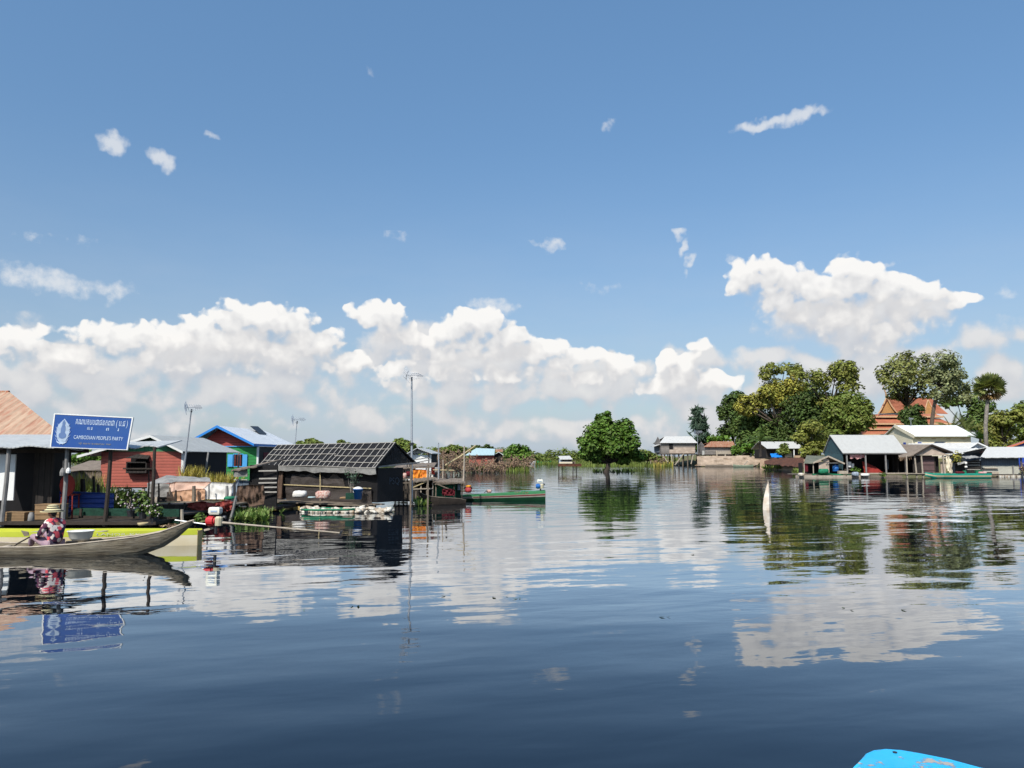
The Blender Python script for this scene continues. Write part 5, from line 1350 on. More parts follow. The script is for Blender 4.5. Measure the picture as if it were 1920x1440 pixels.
# ---- green longtail boat beside the black house, dark canoe at its bow
def green_boat():
    S, E = (WX(800, 40.4), 40.4), (WX(1022, 40.2), 40.2)
    b = Boat('longtail_boat', 'green longtail boat with maroon stripe and tan side band', S, E)
    L = b.L; st = []
    for f in (0, .06, .14, .25, .4, .55, .7, .85, 1.0):
        zg = WZ(929 - 10.0 * (max(0, f - .12) / .88) ** 1.4, 40.3) if f > .12 else WZ(931, 40.3) + .03 * (1 - f / .12)
        st.append((f * L, .10 + .34 * min(1, f / .3) ** .8, zg + (.05 if f < .1 else 0), .05 + .26 * min(1, f / .35), -.06 if f > .15 else -.06 + .22 * (1 - f / .15)))
    b.hull(st, 'hull', 'boat_dark_green', 0, .46); b.hull(st, 'side_band', 'hull_grey', .465, .75, .038); b.hull(st, 'upper_strake', 'boat_light_green', .755, 1.0, .042)
    sm = [(x, hb + .008, zg, bf + .012, zk) for x, hb, zg, bf, zk in st[4:]]; b.hull(sm, 'stripe', 'boat_maroon', .60, .70, .006)
    x, hb, zg, bf, zk = st[-1]; MB().slab([b.F(x + .01, -.31, -.06), b.F(x + .01, .31, -.06), b.F(x + .01, .43, zg - .02), b.F(x + .01, -.43, zg - .02)], .05).build('transom', M('boat_green'), b.t)
    b.box('deck', 'boat_light_green', L * .80, L - .06, -.37, .37, zg - .06, zg - .035); b.box('floor', 'old_wood', L * .12, L * .8, -.28, .28, .03, .05)
    for f in (.3, .5, .68): b.box('thwart', 'boat_light_green', f * L, f * L + .14, -.36, .36, .24, .265)
    hull_text(b, "VAT-S-88", L * .745, L * .86, -.452, WZ(924.8, 40), WZ(921.6, 40), 'bamboo')
    longtail_engine(P(1012, 918, 40.2), (1, -.02, 0), 'longtail engine with white tank and blue body on the green boat', 'barrel_blue', 'tank_white', .78, (2.0, -.02), tiller=.35)
green_boat()
def dark_canoe():
    Y = 36.4; b = Boat('wooden_canoe', 'dark wooden canoe with raised tip nosing past the green boat', (WX(786, Y), Y), (WX(868, Y), Y + .9)); L = b.L; st = []
    for f, py in ((0, 922), (.08, 926.5), (.2, 930.5), (.4, 933), (.65, 934.5), (.85, 936), (1, 939)):
        tp = max(0, 1 - f / .35); zg = WZ(py, Y + .2)
        st.append((f * L, .04 + .26 * (1 - tp ** 1.6), zg, .02 + .2 * (1 - tp), -.06 + max(0, (zg - .02)) * max(0, tp - .3) / .7 * 1.0))
    b.hull(st, 'hull', 'dark_wood', 0, 1, .03)
    mb = MB()
    for sg in (-1, 1): mb.tube([b.F(x, sg * hb, zg + .01) for x, hb, zg, bf, zk in st], .018, 5)
    mb.build('gunwale', M('old_wood'), b.t); b.box('floor', 'old_wood', .4, L - .05, -.2, .2, .02, .04)
dark_canoe()
def bundle():
    c = P(878, 924, 40.2); t = thing('cloth_bundle', 'round red and orange bundle at the bow of the green boat', 'bundle', c)
    mb = MB(); mb.lathe([(0, 0), (.12, .01), (.18, .10), (.17, .22), (.10, .30), (0, .32)], tuple(c), 12); mb.build('lower_cloth', M('pink_red') if 'pink_red' in MATS else M('engine_red'), t, True)
    mb = MB(); mb.lathe([(0, .28), (.13, .30), (.15, .36), (.11, .41), (0, .42)], (c.x + .01, c.y, c.z - .02), 12); mb.build('upper_cloth', M('orange_cloth'), t, True)
    for sg in (-1, 1): MB().lathe([(0, 0), (.05, .01), (.06, .07), (.03, .12), (0, .13)], (c.x + sg * .16, c.y - .02, c.z + .19), 8).build('knot', M('dark_wood'), t, True)
bundle()
sack(917, 924, 40.2, .26, .16, .2, 'sack_print', 'small_bundle', 'small pale bundle on the gunwale of the green boat', 9, 'bundle')
mb = MB(); mb.bar(P(908, 924, 40.1), P(914, 919.5, 40.1), .04, .03); solo('short_stick', mb, M('dark_wood'), 'short dark stick leaning by the small pale bundle', 'stick')

# ---- landing stage, fish cages and poles right of the black house
def stage():
    Y = 37.4
    h = House('landing_stage', 'rickety landing stage of poles with thatch edged top beside the black house', 'landing stage', V2(740, Y), V2(873, Y + .4))
    u = lambda px: WX(px, Y) - h.A.x; z = lambda py: WZ(py, Y)
    mb = MB(); mb.sheet(h.F(u(812), -.2, z(903)), h.F(u(872), -.2, z(905)), h.F(u(872), 1.5, z(899)), h.F(u(812), 1.5, z(897)), 16, 4, .06, lambda a, b: .05 * hn(a * 9, b * 5)); h.part('thatch_top', mb, 'thatch')
    mb = MB(); mb.sheet(h.F(u(775), -.2, z(903)), h.F(u(815), -.2, z(899)), h.F(u(815), 1.6, z(896)), h.F(u(775), 1.6, z(899)), 12, 4, .05, lambda a, b: .05 * hn(a * 9, b * 5)); h.part('plank_top', mb, 'old_wood')
    h.pbox('floor', 'dark_wood', u(738), u(868), 0, 1.6, .10, .16)
    for px, y1, m in ((742, 898, 'old_wood'), (749, 897, 'dark_wood'), (757, 896, 'dark_wood'), (764, 897, 'dark_wood'), (780, 903, 'old_wood'), (789, 903, 'pale_wood'), (800, 900, 'old_wood'), (811, 899, 'pale_wood'), (817, 901, 'old_wood'), (833, 903, 'dark_wood'), (851, 904, 'dark_wood'), (866, 904, 'dark_wood')):
        h.pbar('post', m, (u(px), -.05, -.3), (u(px) + .02, -.05, z(y1)), .055)
    for k, (a, b, m) in enumerate((((775, 917), (812, 916), 'pale_wood'), ((774, 914), (800, 903), 'bamboo'), ((740, 906), (774, 905), 'old_wood'), ((815, 908), (866, 906), 'old_wood'), ((738, 899), (772, 897), 'old_wood'), ((818, 907), (842, 917), 'old_wood'))):
        h.pbar('rail', m, (u(a[0]), -.10 - .02 * k, z(a[1])), (u(b[0]), -.10 - .02 * k, z(b[1])), .05)
    h.pbox('back_panel', 'dark_green_net', u(813), u(866), .75, .8, .15, z(905)); h.pbox('back_panel', 'dark_boards', u(740), u(812), 1.0, 1.05, .15, z(902))
    g = MB()
    for k in range(13): h.box(g, u(742) + k * .055 * 1.2, u(742) + k * .066 + .02, .25, .27, .16, z(900))
    h.part('lattice', g, 'old_wood')
    h.pbox('pale_panel', 'pale_blue_wall', u(859), u(864), .3, .34, z(920), z(906)); h.pbox('net_panel', 'green_net', u(815), u(856), .5, .53, .2, z(907))
stage()
screen('maroon_cloth', 'dark maroon cloth hanging at the stage above the canoe', 'cloth', [(829, 917, 929), (842, 916, 929), (853, 918, 929)], 37.0, 'maroon_cloth', wob=.08)
def open_shed():
    Y = 39.5
    h = House('open_shed', 'small open shed with a low grey roof of poles and sheets behind the stage', 'shed', V2(738, Y), V2(812, Y))
    u = lambda px: WX(px, Y) - h.A.x; z = lambda py: WZ(py, Y)
    mb = MB(); mb.sheet(h.F(u(738), -.3, z(878)), h.F(u(815), -.3, z(875)), h.F(u(812), 2.0, z(868)), h.F(u(738), 2.0, z(870)), 16, 4, .05, lambda a, b: .07 * hn(a * 9, b * 4)); h.part('roof', mb, 'thatch')
    for px in (741, 758, 774, 799): h.pbar('post', 'old_wood', (u(px), .1, .1), (u(px), .1, z(875)), .055)
    for a, b in (((740, 868), (805, 858)), ((760, 872), (808, 862)), ((770, 866), (800, 873)), ((745, 880), (790, 881))): h.pbar('pole', 'grey_post', (u(a[0]), -.2, z(a[1])), (u(b[0]), -.1, z(b[1])), .05)
    h.pbox('floor', 'old_wood', u(738), u(814), 0, 2, z(903) - .06, z(903)); h.pbox('back_wall', 'sack_white', u(738), u(772), 1.6, 1.65, z(900), z(879))
open_shed()
screen('orange_curtain', 'yellow and orange curtain hanging under the open shed', 'curtain', [(774, 881, 902), (786, 880, 902), (800, 881, 901)], 39.2, 'orange_cloth', wob=.06)
screen('white_sheet', 'crumpled white sheet beside the orange curtain', 'sheet', [(801, 882, 899), (812, 884, 899)], 39.2, 'white_tarp', wob=.10)
sack(755, 898, 39.2, .45, .30, .3, 'sack_print', 'laundry_pile', 'pile of pink and white laundry inside the open shed', 12, 'laundry')
sack(766, 893, 39.3, .25, .24, .3, 'maroon_cloth', 'laundry_pile', 'dark maroon laundry lump next to the pink pile', 13, 'laundry')
screen('hanging_clothes', 'dark red clothes hung on the rail beside the curtain', 'clothes', [(809, 877, 888), (815, 876, 890)], 39.0, 'red_cloth', wob=.06)
c = P(820, 888, 39.4); mb = MB(); mb.lathe([(0, 0), (.16, 0), (.17, .1), (.17, .28), (.15, .32), (0, .32)], tuple(c), 14); solo('grey_drum', mb, M('grey_post'), 'grey drum on the stage right of the hung clothes', 'drum', smooth=True)
stake(822, 905, 830, 38.8, .035, 'pole_metal', 'tall thin grey pole standing on the landing stage', 0, 'tall_pole', 'pole')
stake(830, 902, 862, 38.9, .03, 'pale_wood', 'short pale pole right of the tall grey pole', .6, 'short_pole', 'pole')
stake(837, 900, 888, 38.9, .05, 'dark_wood', 'stubby dark post on the landing stage', .2, 'short_post', 'post')
stake(869, 905, 836, 38.4, .042, 'pale_wood', 'tall pale bamboo pole at the end of the stage', 1.6, 'tall_pole', 'pole')
mb = MB(); a, b = P(834, 873, 39.1), P(892, 835, 39.1); mb.tube([a, (a + b) / 2 + Vector((0, 0, -.05)), b], [.05, .042, .03], 7); solo('bamboo_pole', mb, M('bamboo'), 'slanting yellow bamboo pole resting on the pale pole', 'pole')
mb = MB(); a, b = P(812, 881, 38.9), P(852, 882, 38.9); mb.tube([a, b], [.03, .025], 6); solo('cross_rail', mb, M('bamboo'), 'level bamboo rail running over the water behind the stage', 'rail')
hyacinth(896, 925, 876, 884, 40, 'reed_green', .8, seed=14, name='water_grass')

# ---- white marker standing in the water
def marker():
    Y = 2.3 * FPX / (955 - 854) ; t = thing('channel_marker', 'pale pointed marker of folded sheet standing in open water', 'marker', (WX(1438, Y), Y, 0))
    pts = lambda py, x0, x1: (P(x0, py, Y), P(x1, py, Y))
    rows = [(958, 1430.5, 1446), (945, 1430.6, 1446.2), (930, 1432.6, 1444.6), (915, 1436.4, 1442.6), (903, 1440.0, 1441.2)]
    vs = []
    for py, x0, x1 in rows:
        a, b = pts(py, x0, x1); c_ = (a + b) / 2; dd = (b - a).length
        m_ = a.lerp(b, .52); vs += [a, a.lerp(b, .62) + Vector((0, -.42 * dd, 0)), b, c_ + Vector((0, .12 * dd, 0))]
    mb = MB(); mb.add(vs, [(r * 4 + i, r * 4 + (i + 1) % 4, r * 4 + 4 + (i + 1) % 4, r * 4 + 4 + i) for r in range(4) for i in range(4)] + [(19, 18, 17, 16)][::-1])
    mb.build('sheet', M('marker_sheet') if 'marker_sheet' in MATS else M('white_tarp'), t)
    MB().tube([P(1440, 958, Y), P(1440, 900.5, Y)], .02, 6).build('pole', M('pale_wood'), t)
marker()

# ---- bow of the viewer's own boat
def own_boat():
    zt = .62
    g = lambda px, py: G(px, py, zt)
    tl = [g(1618, 1424), g(1626, 1414), g(1640, 1407.5), g(1662, 1405), g(1690, 1407), g(1725, 1413), g(1780, 1424), g(1835, 1439)]
    c0 = tl[-1] + (tl[-1] - tl[-3]) * 1.2; a0 = g(1602, 1440)
    ax = Vector((-.12, 1, 0)).normalized()
    t = thing('viewer_boat', 'blue painted bow tip of the nearest boat with chipped corner', 'boat', (c0.x, c0.y, 0))
    lw = a0 - ax * 2.6 + Vector((-.30, 0, 0)); rw = c0 - ax * 2.3 + Vector((.45, 0, 0))
    poly = [lw, a0] + tl + [c0, rw]
    mb = MB(); mb.slab(poly[::-1], .035, Vector((0, 0, 1))); mb.build('bow_deck', M('bow_blue'), t)
    hull = MB(); N = len(poly); inn = [p + (Vector((t.location.x + .1, c0.y - 1.0, p.z)) - p) * .05 for p in poly]
    top = [Vector((p.x, p.y, zt - .04)) for p in inn]; bot = [Vector((p.x + (c0.x - .2 - p.x) * .25, p.y - .35, -.15)) for p in inn]
    hull.add(top + bot, [(i, i + 1, i + 1 + N, i + N) for i in range(N - 1)] + [(N - 1, 0, N, 2 * N - 1), tuple(range(N)), tuple(range(2 * N - 1, N - 1, -1))]); hull.build('hull', M('bow_blue'), t)
    rim = MB(); rp = [a0] + tl + [c0]; rim.tube([p + Vector((0, 0, -.012)) for p in rp], .014, 6); rim.build('rub_rail', M('bow_blue'), t, True)
    c = g(1678, 1411.5); MB().lathe([(.004, .001), (.012, .001), (.013, .005), (.006, .007), (0, .006)], tuple(c), 10).build('bolt', M('dark_metal'), t)
own_boat()

# ================================================================== FAR SHORE, RIGHT BANK
def right_bank():
    shore = [(1262, 873.2), (1290, 873.2), (1340, 873), (1380, 873.2), (1412, 874.5), (1440, 876.5), (1480, 878.5), (1505, 881), (1560, 884), (1700, 885), (1960, 885.5), (2400, 886)]
    prof = [(-2, -.5), (0, 0.0), (2, .35), (5, .9), (9, 1.5), (16, 1.8), (40, 2.1), (140, 2.4), (500, 3)]
    xs = []
    for (a, b), (c, d) in zip(shore, shore[1:]):
        for k in range(6): xs.append((a + (c - a) * k / 6, b + (d - b) * k / 6))
    xs.append(shore[-1]); vs, fs = [], []
    for px, py in xs:
        g = G(px, py); r = Vector((g.x, g.y, 0)).normalized(); e = min(1.0, max(0.0, (px - 1262) / 40))
        for dd, z in prof:
            p = g + r * dd; vs.append((p.x, p.y, (z if dd <= 0 else z * (.15 + .85 * e)) + (.25 * hn(p.x * .21, p.y * .17) if dd > 1 else 0)))
    n = len(prof)
    for i in range(len(xs) - 1):
        for j in range(n - 1): fs.append((i * n + j, i * n + j + 1, (i + 1) * n + j + 1, (i + 1) * n + j)[::-1])
    mb = MB(); mb.add(vs, fs); structure('bank_ground', mb, M('ground_green'), True)
    mb = MB(); vs = []; xs2 = [(-900, 866.5), (200, 866.8), (700, 866.6), (1000, 866.9), (1150, 867.4), (1262, 869)]
    mb2 = []
    for px, py in xs2:
        g = G(px, py); r = Vector((g.x, g.y, 0)).normalized()
        for dd, z in ((-3, -.4), (0, .02), (8, .4), (60, .8), (900, 1.5)): p = g + r * dd; mb2.append((p.x, p.y, z))
    mb.add(mb2, [(i * 5 + j, (i + 1) * 5 + j, (i + 1) * 5 + j + 1, i * 5 + j + 1) for i in range(len(xs2) - 1) for j in range(4)]); structure('far_bank_ground', mb, M('ground_green'), True)
right_bank()
def terrain_patch(name, pts, m, Yf, amp=.25, dep=.5, kind=True):
    """a low mound through photo points: rows of (column, row, depth)"""
    vs, fs = [], []; n = len(pts[0])
    for row in pts:
        for (px, py, Y) in row: p = P(px, py, Y); p.z += amp * hn(p.x * .6, p.y * .6) * .5; vs.append(p)
    for i in range(len(pts) - 1):
        for j in range(n - 1): fs.append((i * n + j, i * n + j + 1, (i + 1) * n + j + 1, (i + 1) * n + j))
    mb = MB(); mb.add(vs, fs); o = mb.build(name, M(m), None, True); o['kind'] = 'structure'; return o
def rows(xs, a, b, n=5):
    out = []
    for k in range(n):
        q = k / (n - 1); out.append([(x, a(x)[0] + (b(x)[0] - a(x)[0]) * q, a(x)[1] + (b(x)[1] - a(x)[1]) * q) for x in xs])
    return out
xs = [1425 + 4.6 * k for k in range(26)]
terrain_patch('earth_slope', rows(xs, lambda x: (880.5 - .02 * (x - 1425) + .085 * max(0, x - 1450), 133 - .33 * max(0, x - 1440)), lambda x: (862 - .01 * (x - 1425), 139 - .33 * max(0, x - 1440))), 'earth_pale', 0, .3)
xs = [1433 + 3.2 * k for k in range(24)]
terrain_patch('red_earth', rows(xs, lambda x: (870.5 + 5 * (x - 1433) / 74, 130 - .33 * max(0, x - 1440)), lambda x: (858.5 + (1450 - x) * .35 * (x < 1450), 137 - .33 * max(0, x - 1440))), 'earth_red', 0, .5)
def mud_wall():
    mb = MB(); xs = list(range(1308, 1446, 6)); vs, fs = [], []
    for i, x in enumerate(xs):
        yt = 854 if x > 1380 else 855; yb = 873.4
        lean = 1.5
        if x > 1425: yt = 854 + (x - 1425) * .25
        for k in range(6): p = P(x, yt + (yb - yt) * k / 5, 163 - lean * k / 5); p.y += .5 * hn(x * .2, k * .7); vs.append(p)
    for i in range(len(xs) - 1):
        for k in range(5): fs.append((i * 6 + k, i * 6 + k + 1, (i + 1) * 6 + k + 1, (i + 1) * 6 + k))
    n = len(vs); vs2 = [v + Vector((0, .5, 0)) for v in vs]; fs += [tuple(q + n for q in f[::-1]) for f in fs]
    for i in range(len(xs) - 1): fs.append((i * 6, (i + 1) * 6, (i + 1) * 6 + n, i * 6 + n))
    mb.add(vs + vs2, fs); solo('mud_wall', mb, M('mud_wall'), 'pale brown mud retaining wall along the shore behind the stilt houses', 'wall')
mud_wall()

# ---- stilt houses
def stilt_house(name, label, Y, px0, px1, pbot, peave, pridge, pxr0, pxr1, wall, roof, depth, gable_side='l', split=None, stilt_px=(), pwater=873, roofover=.4):
    h = House(name, label, 'stilt house', V2(px0, Y), V2(px1, Y)); u = lambda px, Yq=Y: WX(px, Yq) - h.A.x; z = lambda py, Yq=Y: WZ(py, Yq)
    zb, ze, zr = z(pbot), z(peave), z(pridge, Y + depth / 2)
    h.walls(wall, depth, zb, ze)
    r0, r1 = u(pxr0, Y + depth / 2), u(pxr1, Y + depth / 2); e0, e1 = -roofover, h.L + roofover
    mb = MB(); mb.sheet(h.F(e0, -.5, ze - .05), h.F(e1, -.5, ze - .05), h.F(r1, depth / 2, zr), h.F(r0, depth / 2, zr), 10, 4, .06); h.part('roof', mb, roof)
    mb = MB(); mb.sheet(h.F(r0, depth / 2, zr), h.F(r1, depth / 2, zr), h.F(e1, depth + .5, ze - .05), h.F(e0, depth + .5, ze - .05), 10, 4, .06); h.part('roof', mb, roof)
    mb = MB(); h.poly(mb, [(0, .03, ze), (0, depth / 2, zr - .1), (0, depth - .03, ze)], .08); h.poly(mb, [(h.L, .03, ze), (h.L, depth - .03, ze), (h.L, depth / 2, zr - .1)], .08); h.part('gable', mb, wall)
    h.pbox('floor', 'dark_wood', -.2, h.L + .2, -.3, depth, zb - .22, zb - .01)
    for px in stilt_px:
        for v in (0.1, depth * .5): h.pbar('stilt', 'old_wood' if v < .2 else 'dark_wood', (u(px), v, -.4), (u(px) + .05, v, zb - .2), .20)
    return h, u, z
h, u, z = stilt_house('stilt_house', 'tallest stilt house on the bank, with bright white tin roof', 172, 1240, 1304, 850.5, 830, 818, 1247, 1297, 'grey_boards', 'tin_white', 8, stilt_px=(1246, 1252, 1262, 1272, 1280, 1289, 1297))
h.pbox('lower_cladding', 'straw_wall', u(1264), u(1303), -.12, -.04, z(850), z(839)); h.pbox('doorway', 'interior_shade', u(1255), u(1262), -.05, -.01, z(850), z(831)); h.pbox('porch_board', 'straw_wall', u(1255), u(1264), -.14, -.06, z(850), z(843))
mb = MB(); mb.sheet(h.F(-1.5, 1.0, z(837)), h.F(-.05, 1.0, z(833)), h.F(-.05, 5, z(833)), h.F(-1.5, 5, z(837)), 3, 3, .06); h.part('side_roof', mb, 'tin_white'); h.pbox('side_wall', 'blue_grey_wall', -1.2, 0, 2.0, 2.1, z(848), z(836))
for a, b in (((1281, 851), (1264, 872)), ((1243, 856), (1251, 866)), ((1258, 852), (1259, 874)), ((1299, 853), (1294, 870))): h.pbar('brace', 'pale_wood', (u(a[0]), -.35, z(a[1])), (u(b[0]), -.6, z(b[1])), .18)
h.pbox('walkway', 'old_wood', -2.6, -.3, 1, 3, z(856), z(855)); h.pbar('walkway_post', 'pale_wood', (-2.2, 1, -.3), (-2.2, 1, z(855)), .15)
h, u, z = stilt_house('stilt_house', 'smaller stilt house with a rust streaked roof, stairs down to water', 166, 1322, 1376, 852, 837.5, 827.5, 1334, 1375, 'grey_boards', 'tin_rust', 7, stilt_px=(1330, 1342, 1358, 1372))
h.pbox('porch_rail', 'pale_wood', u(1342), u(1375), -.25, -.15, z(851.5), z(846)); h.pbox('underfloor_shade', 'interior_shade', u(1346), u(1376), 2.0, 2.1, 0, z(852.5)); h.pbox('lean_wall', 'tin_pale', u(1318), u(1328), .5, .6, z(853), z(845))  # a dark sheet below the floor stands in for the shade there
for px in (1343, 1359): h.pbar('front_post', 'pale_wood', (u(px) + .15, -.5, -.4), (u(px), -.2, z(845 if px == 1343 else 852)), .26)
mb = MB()
a, b = P(1340, 855, 165.2), P(1308, 872.5, 163.5)
for k in range(12):
    q = k / 11; c = a.lerp(b, q); mb.box(tuple(c), (1.1, .5, .12), 0, 0, 0)
for yy in (-.4, .4): mb.bar(a + Vector((0, yy, -.1)), b + Vector((0, yy, -.1)), .12, .25)
h.part('stairs', mb, 'earth_pale'); h.pbar('brace', 'pale_wood', (u(1371), -.6, z(860)), (u(1362), -.9, z(872)), .22)
solo('beached_skiff', MB().sheet(P(1322, 873, 160), P(1374, 873, 160), P(1372, 871, 162), P(1325, 871, 162), 8, 2, .25), M('old_wood'), 'brown flat skiff moored below the rust roofed stilt house', 'boat')
b = Boat('beached_boat', 'pale green flat boat moored below the mud wall', (WX(1374, 156), 156), (WX(1412, 155), 155)); b.hull([(0, .35, .55, .2, .05), (.8, .6, .40, .4, -.1), (2.2, .65, .36, .45, -.1), (b.L - .6, .6, .40, .4, -.1), (b.L, .4, .5, .25, 0)], 'hull', 'boat_pale' if 'boat_pale' in MATS else 'blue_grey_wall', 0, 1, .06)
mb = MB(); mb.bar(P(1396, 871, 158), P(1402, 864, 158), .35, .2); solo('leaning_plank', mb, M('pale_wood'), 'tan plank leaning on the mud wall above the pale green boat', 'plank')
aerial('tv_aerial', 'small aerial between the two stilt houses', P(1308, 852, 168), P(1308, 812, 168), 1.3, .06, .0)

# ---- long house behind the earth slope, blue tarp
def long_house():
    Y = 150; h = House('long_house', 'long dark house with pale flat tin roof above the red earth', 'house', V2(1436, Y), V2(1499, Y)); u = lambda px: WX(px, Y) - h.A.x; z = lambda py: WZ(py, Y)
    h.walls('dark_boards', 7, z(860), z(842)); 
    mb = MB(); mb.sheet(h.F(u(1436) - .2, -1.4, z(841)), h.F(u(1505), -1.4, z(840.5)), h.F(WX(1492, Y + 5) - h.A.x, 5, WZ(828, Y + 5)), h.F(WX(1422, Y + 5) - h.A.x, 5, WZ(828, Y + 5)), 10, 4, .06); h.part('roof', mb, 'tin_white')
    mb = MB(); mb.sheet(h.F(WX(1422, Y + 5) - h.A.x, 5, WZ(828, Y + 5)), h.F(WX(1492, Y + 5) - h.A.x, 5, WZ(828, Y + 5)), h.F(h.L, 9, z(841)), h.F(0, 9, z(841)), 6, 3, .06); h.part('roof', mb, 'tin_white')
    for px in (1484, 1497): h.pbox('post', 'white_trim', u(px), u(px) + .18, -1.2, -1.05, z(858), z(841))
    h.pbox('front_panel', 'pale_wood', u(1472), u(1485), -.08, -.02, z(857), z(848)); h.pbox('low_wall', 'earth_pale', u(1484), u(1508), -1.5, -1.3, z(858), z(854))
    h.window(u(1456), u(1462), z(853), z(846), v=-.0, frame='old_wood')
long_house()
def tarp_hut():
    Y = 146; t = thing('tarp_shelter', 'low shelter under a bright blue tarp by the long house', 'shelter', P(1453, 860, Y)); q = [P(1447, 857.5, Y - 1), P(1467, 857, Y - 1), P(1462, 849.5, Y + 1.5), P(1444, 850.5, Y + 1.5)]
    MB().sheet(*q, 8, 4, .04, lambda u, v: .10 * hn(u * 4, v * 4)).build('tarp', M('tarp_blue'), t)
    for px in (1448, 1466): MB().bar(P(px, 862, Y - .8), P(px, 857, Y - .8), .12).build('post', M('old_wood'), t)
    MB().box(tuple(P(1455, 859, Y + .5)), (1.8, 1.2, .5)).build('dark_stack', M('dark_boards'), t)
tarp_hut()

# ---- floating shack with gable
def shack():
    Y = 83.5; h = House('floating_shack', 'small floating shack with mossy thatch roof and open front', 'shack', V2(1504, Y), V2(1576, Y)); u = lambda px, q=Y: WX(px, q) - h.A.x; z = lambda py, q=Y: WZ(py, q)
    ap0, ap1 = h.F(u(1549), -.5, z(856)), h.F(u(1540), 4.2, z(853.5)); ef, eb = h.F(u(1505), -.3, z(868)), h.F(u(1506), 4.2, z(862))
    mb = MB(); mb.sheet(ef, h.F(u(1520), -.5, z(868.5)), ap0, ap1, 6, 6, .06, lambda a, b: .05 * hn(a * 6, b * 6)); h.part('roof', mb, 'mossy_thatch')
    mb = MB(); rr, rb = h.F(u(1578), -.5, z(869.5)), h.F(u(1578), 4.2, z(866)); mb.sheet(ap0, rr, rb, ap1, 6, 6, .06); h.part('roof', mb, 'old_wood')
    mb = MB(); mb.bar(h.F(u(1520), -.58, z(868)), h.F(u(1549), -.58, z(855.5)), .06, .16); mb.bar(h.F(u(1549), -.58, z(855.5)), h.F(u(1579), -.58, z(869.5)), .06, .16); h.part('bargeboard', mb, 'pale_wood')
    h.pbox('back_wall', 'interior_shade', u(1507, Y + 3.6), u(1574, Y + 3.6), 3.6, 3.7, .3, z(868)); h.pbox('side_wall', 'dark_boards', 0, .1, .2, 1.2, .3, z(868)); h.pbox('side_wall', 'dark_boards', u(1574), u(1576), .6, 3.6, .3, z(868))
    h.pbox('tie_beam', 'grey_post', u(1545), u(1570), -.45, -.38, z(868.5), z(867.5))
    for px in (1505, 1522, 1549): h.pbar('post', 'pale_wood', (u(px), -.3, .2), (u(px), -.3, z(868)), .08)
    h.pbox('front_screen', 'straw_wall', u(1533), u(1552), -.25, -.19, z(886), z(866)); h.pbox('gable_board', 'straw_wall', u(1541), u(1552), -.32, -.26, z(866), z(860))
    h.pbox('side_cloth', 'maroon_cloth', u(1505.5), u(1513), -.15, -.12, z(884), z(869)); h.pbox('floor', 'old_wood', -.3, h.L + .3, -.5, 3.8, .2, .32)
    sb = P(1567, 884, Y + .2); t = thing('blue_barrel', 'shiny blue barrel on the floor of the gabled floating shack', 'barrel', sb)
    MB().lathe([(0, 0), (.30, 0), (.33, .08), (.33, .3), (.35, .32), (.33, .35), (.33, .58), (.28, .68), (0, .70)], tuple(sb), 14).build('body', M('barrel_blue'), t, True)
    MB().lathe([(0, .70), (.09, .70), (.09, .75), (0, .76)], tuple(sb), 8).build('lid', M('tarp_blue'), t, True)
shack()
def raft(px0, px1, Y, label, seed, m='pale_wood'):
    h = House('log_raft', label, 'raft', V2(px0, Y), V2(px1, Y)); rg = random.Random(seed)
    for k in range(4): h.pbar('log', m, (-rg.uniform(0, .3), .2 + k * .34, .10), (h.L + rg.uniform(0, .3), .2 + k * .34, .10), .30, .22)
    for k in range(max(2, int(h.L / 1.6))): h.pbar('cross_pole', 'old_wood', (.3 + k * 1.5, 0, .24), (.35 + k * 1.5, 1.5, .24), .10)
    return h
raft(1500, 1624, 81.5, 'long pale log raft floating before the shack and big grey roof', 3)
raft(1625, 1690, 82.0, 'shorter log raft floating under the rail of the red tarp house', 4, 'old_wood')
screen('green_mesh', 'green mesh stretched along the raft before the shack', 'net', [(1523, 888, 893), (1545, 886, 893), (1575, 889, 893), (1600, 889, 893)], 82.3, 'green_net', wob=.15)
sack(1544, 888, 82.0, 1.0, .5, .7, 'green_net', 'net_heap', 'heap of green netting on the raft below the shack', 4, 'net')
sack(1502, 893, 81.2, .6, .35, .6, 'plastic_white', 'foam_float', 'tan foam float at the corner of the log raft', 5, 'float')
sack(1604, 893, 81.2, .7, .45, .5, 'pale_blue_wall', 'plastic_tub', 'pale blue tub on the raft edge before the big grey roof', 6, 'tub')
sack(1622, 893, 81.3, .9, .3, .5, 'sack_white', 'foam_float', 'cream coloured float right of the pale blue tub', 7, 'float')
mb = MB(); mb.box(tuple(P(1580, 885.5, 82.6)), (.9, .5, .30)); solo('tan_box', mb, M('pale_wood'), 'pale tan box on the raft beside the blue barrel', 'box')
plant(1605, 886, 82.6, 1.0, .6, 200, 'leaf_bright', 'yellowish green bush growing on the raft by the red cloth house', 0, 'raft_bush', .16, 7)
plant(1655, 894, 81.2, .8, .5, 160, 'leaf_bright', 'small green bush at the water below the red tarp', 0, 'raft_bush', .15, 8)
hyacinth(1488, 1506, 884, 893, 70, 'reed_green', .7, seed=6); hyacinth(1432, 1472, 877, 881, 90, 'reed_green', .9, seed=7, name='water_grass')

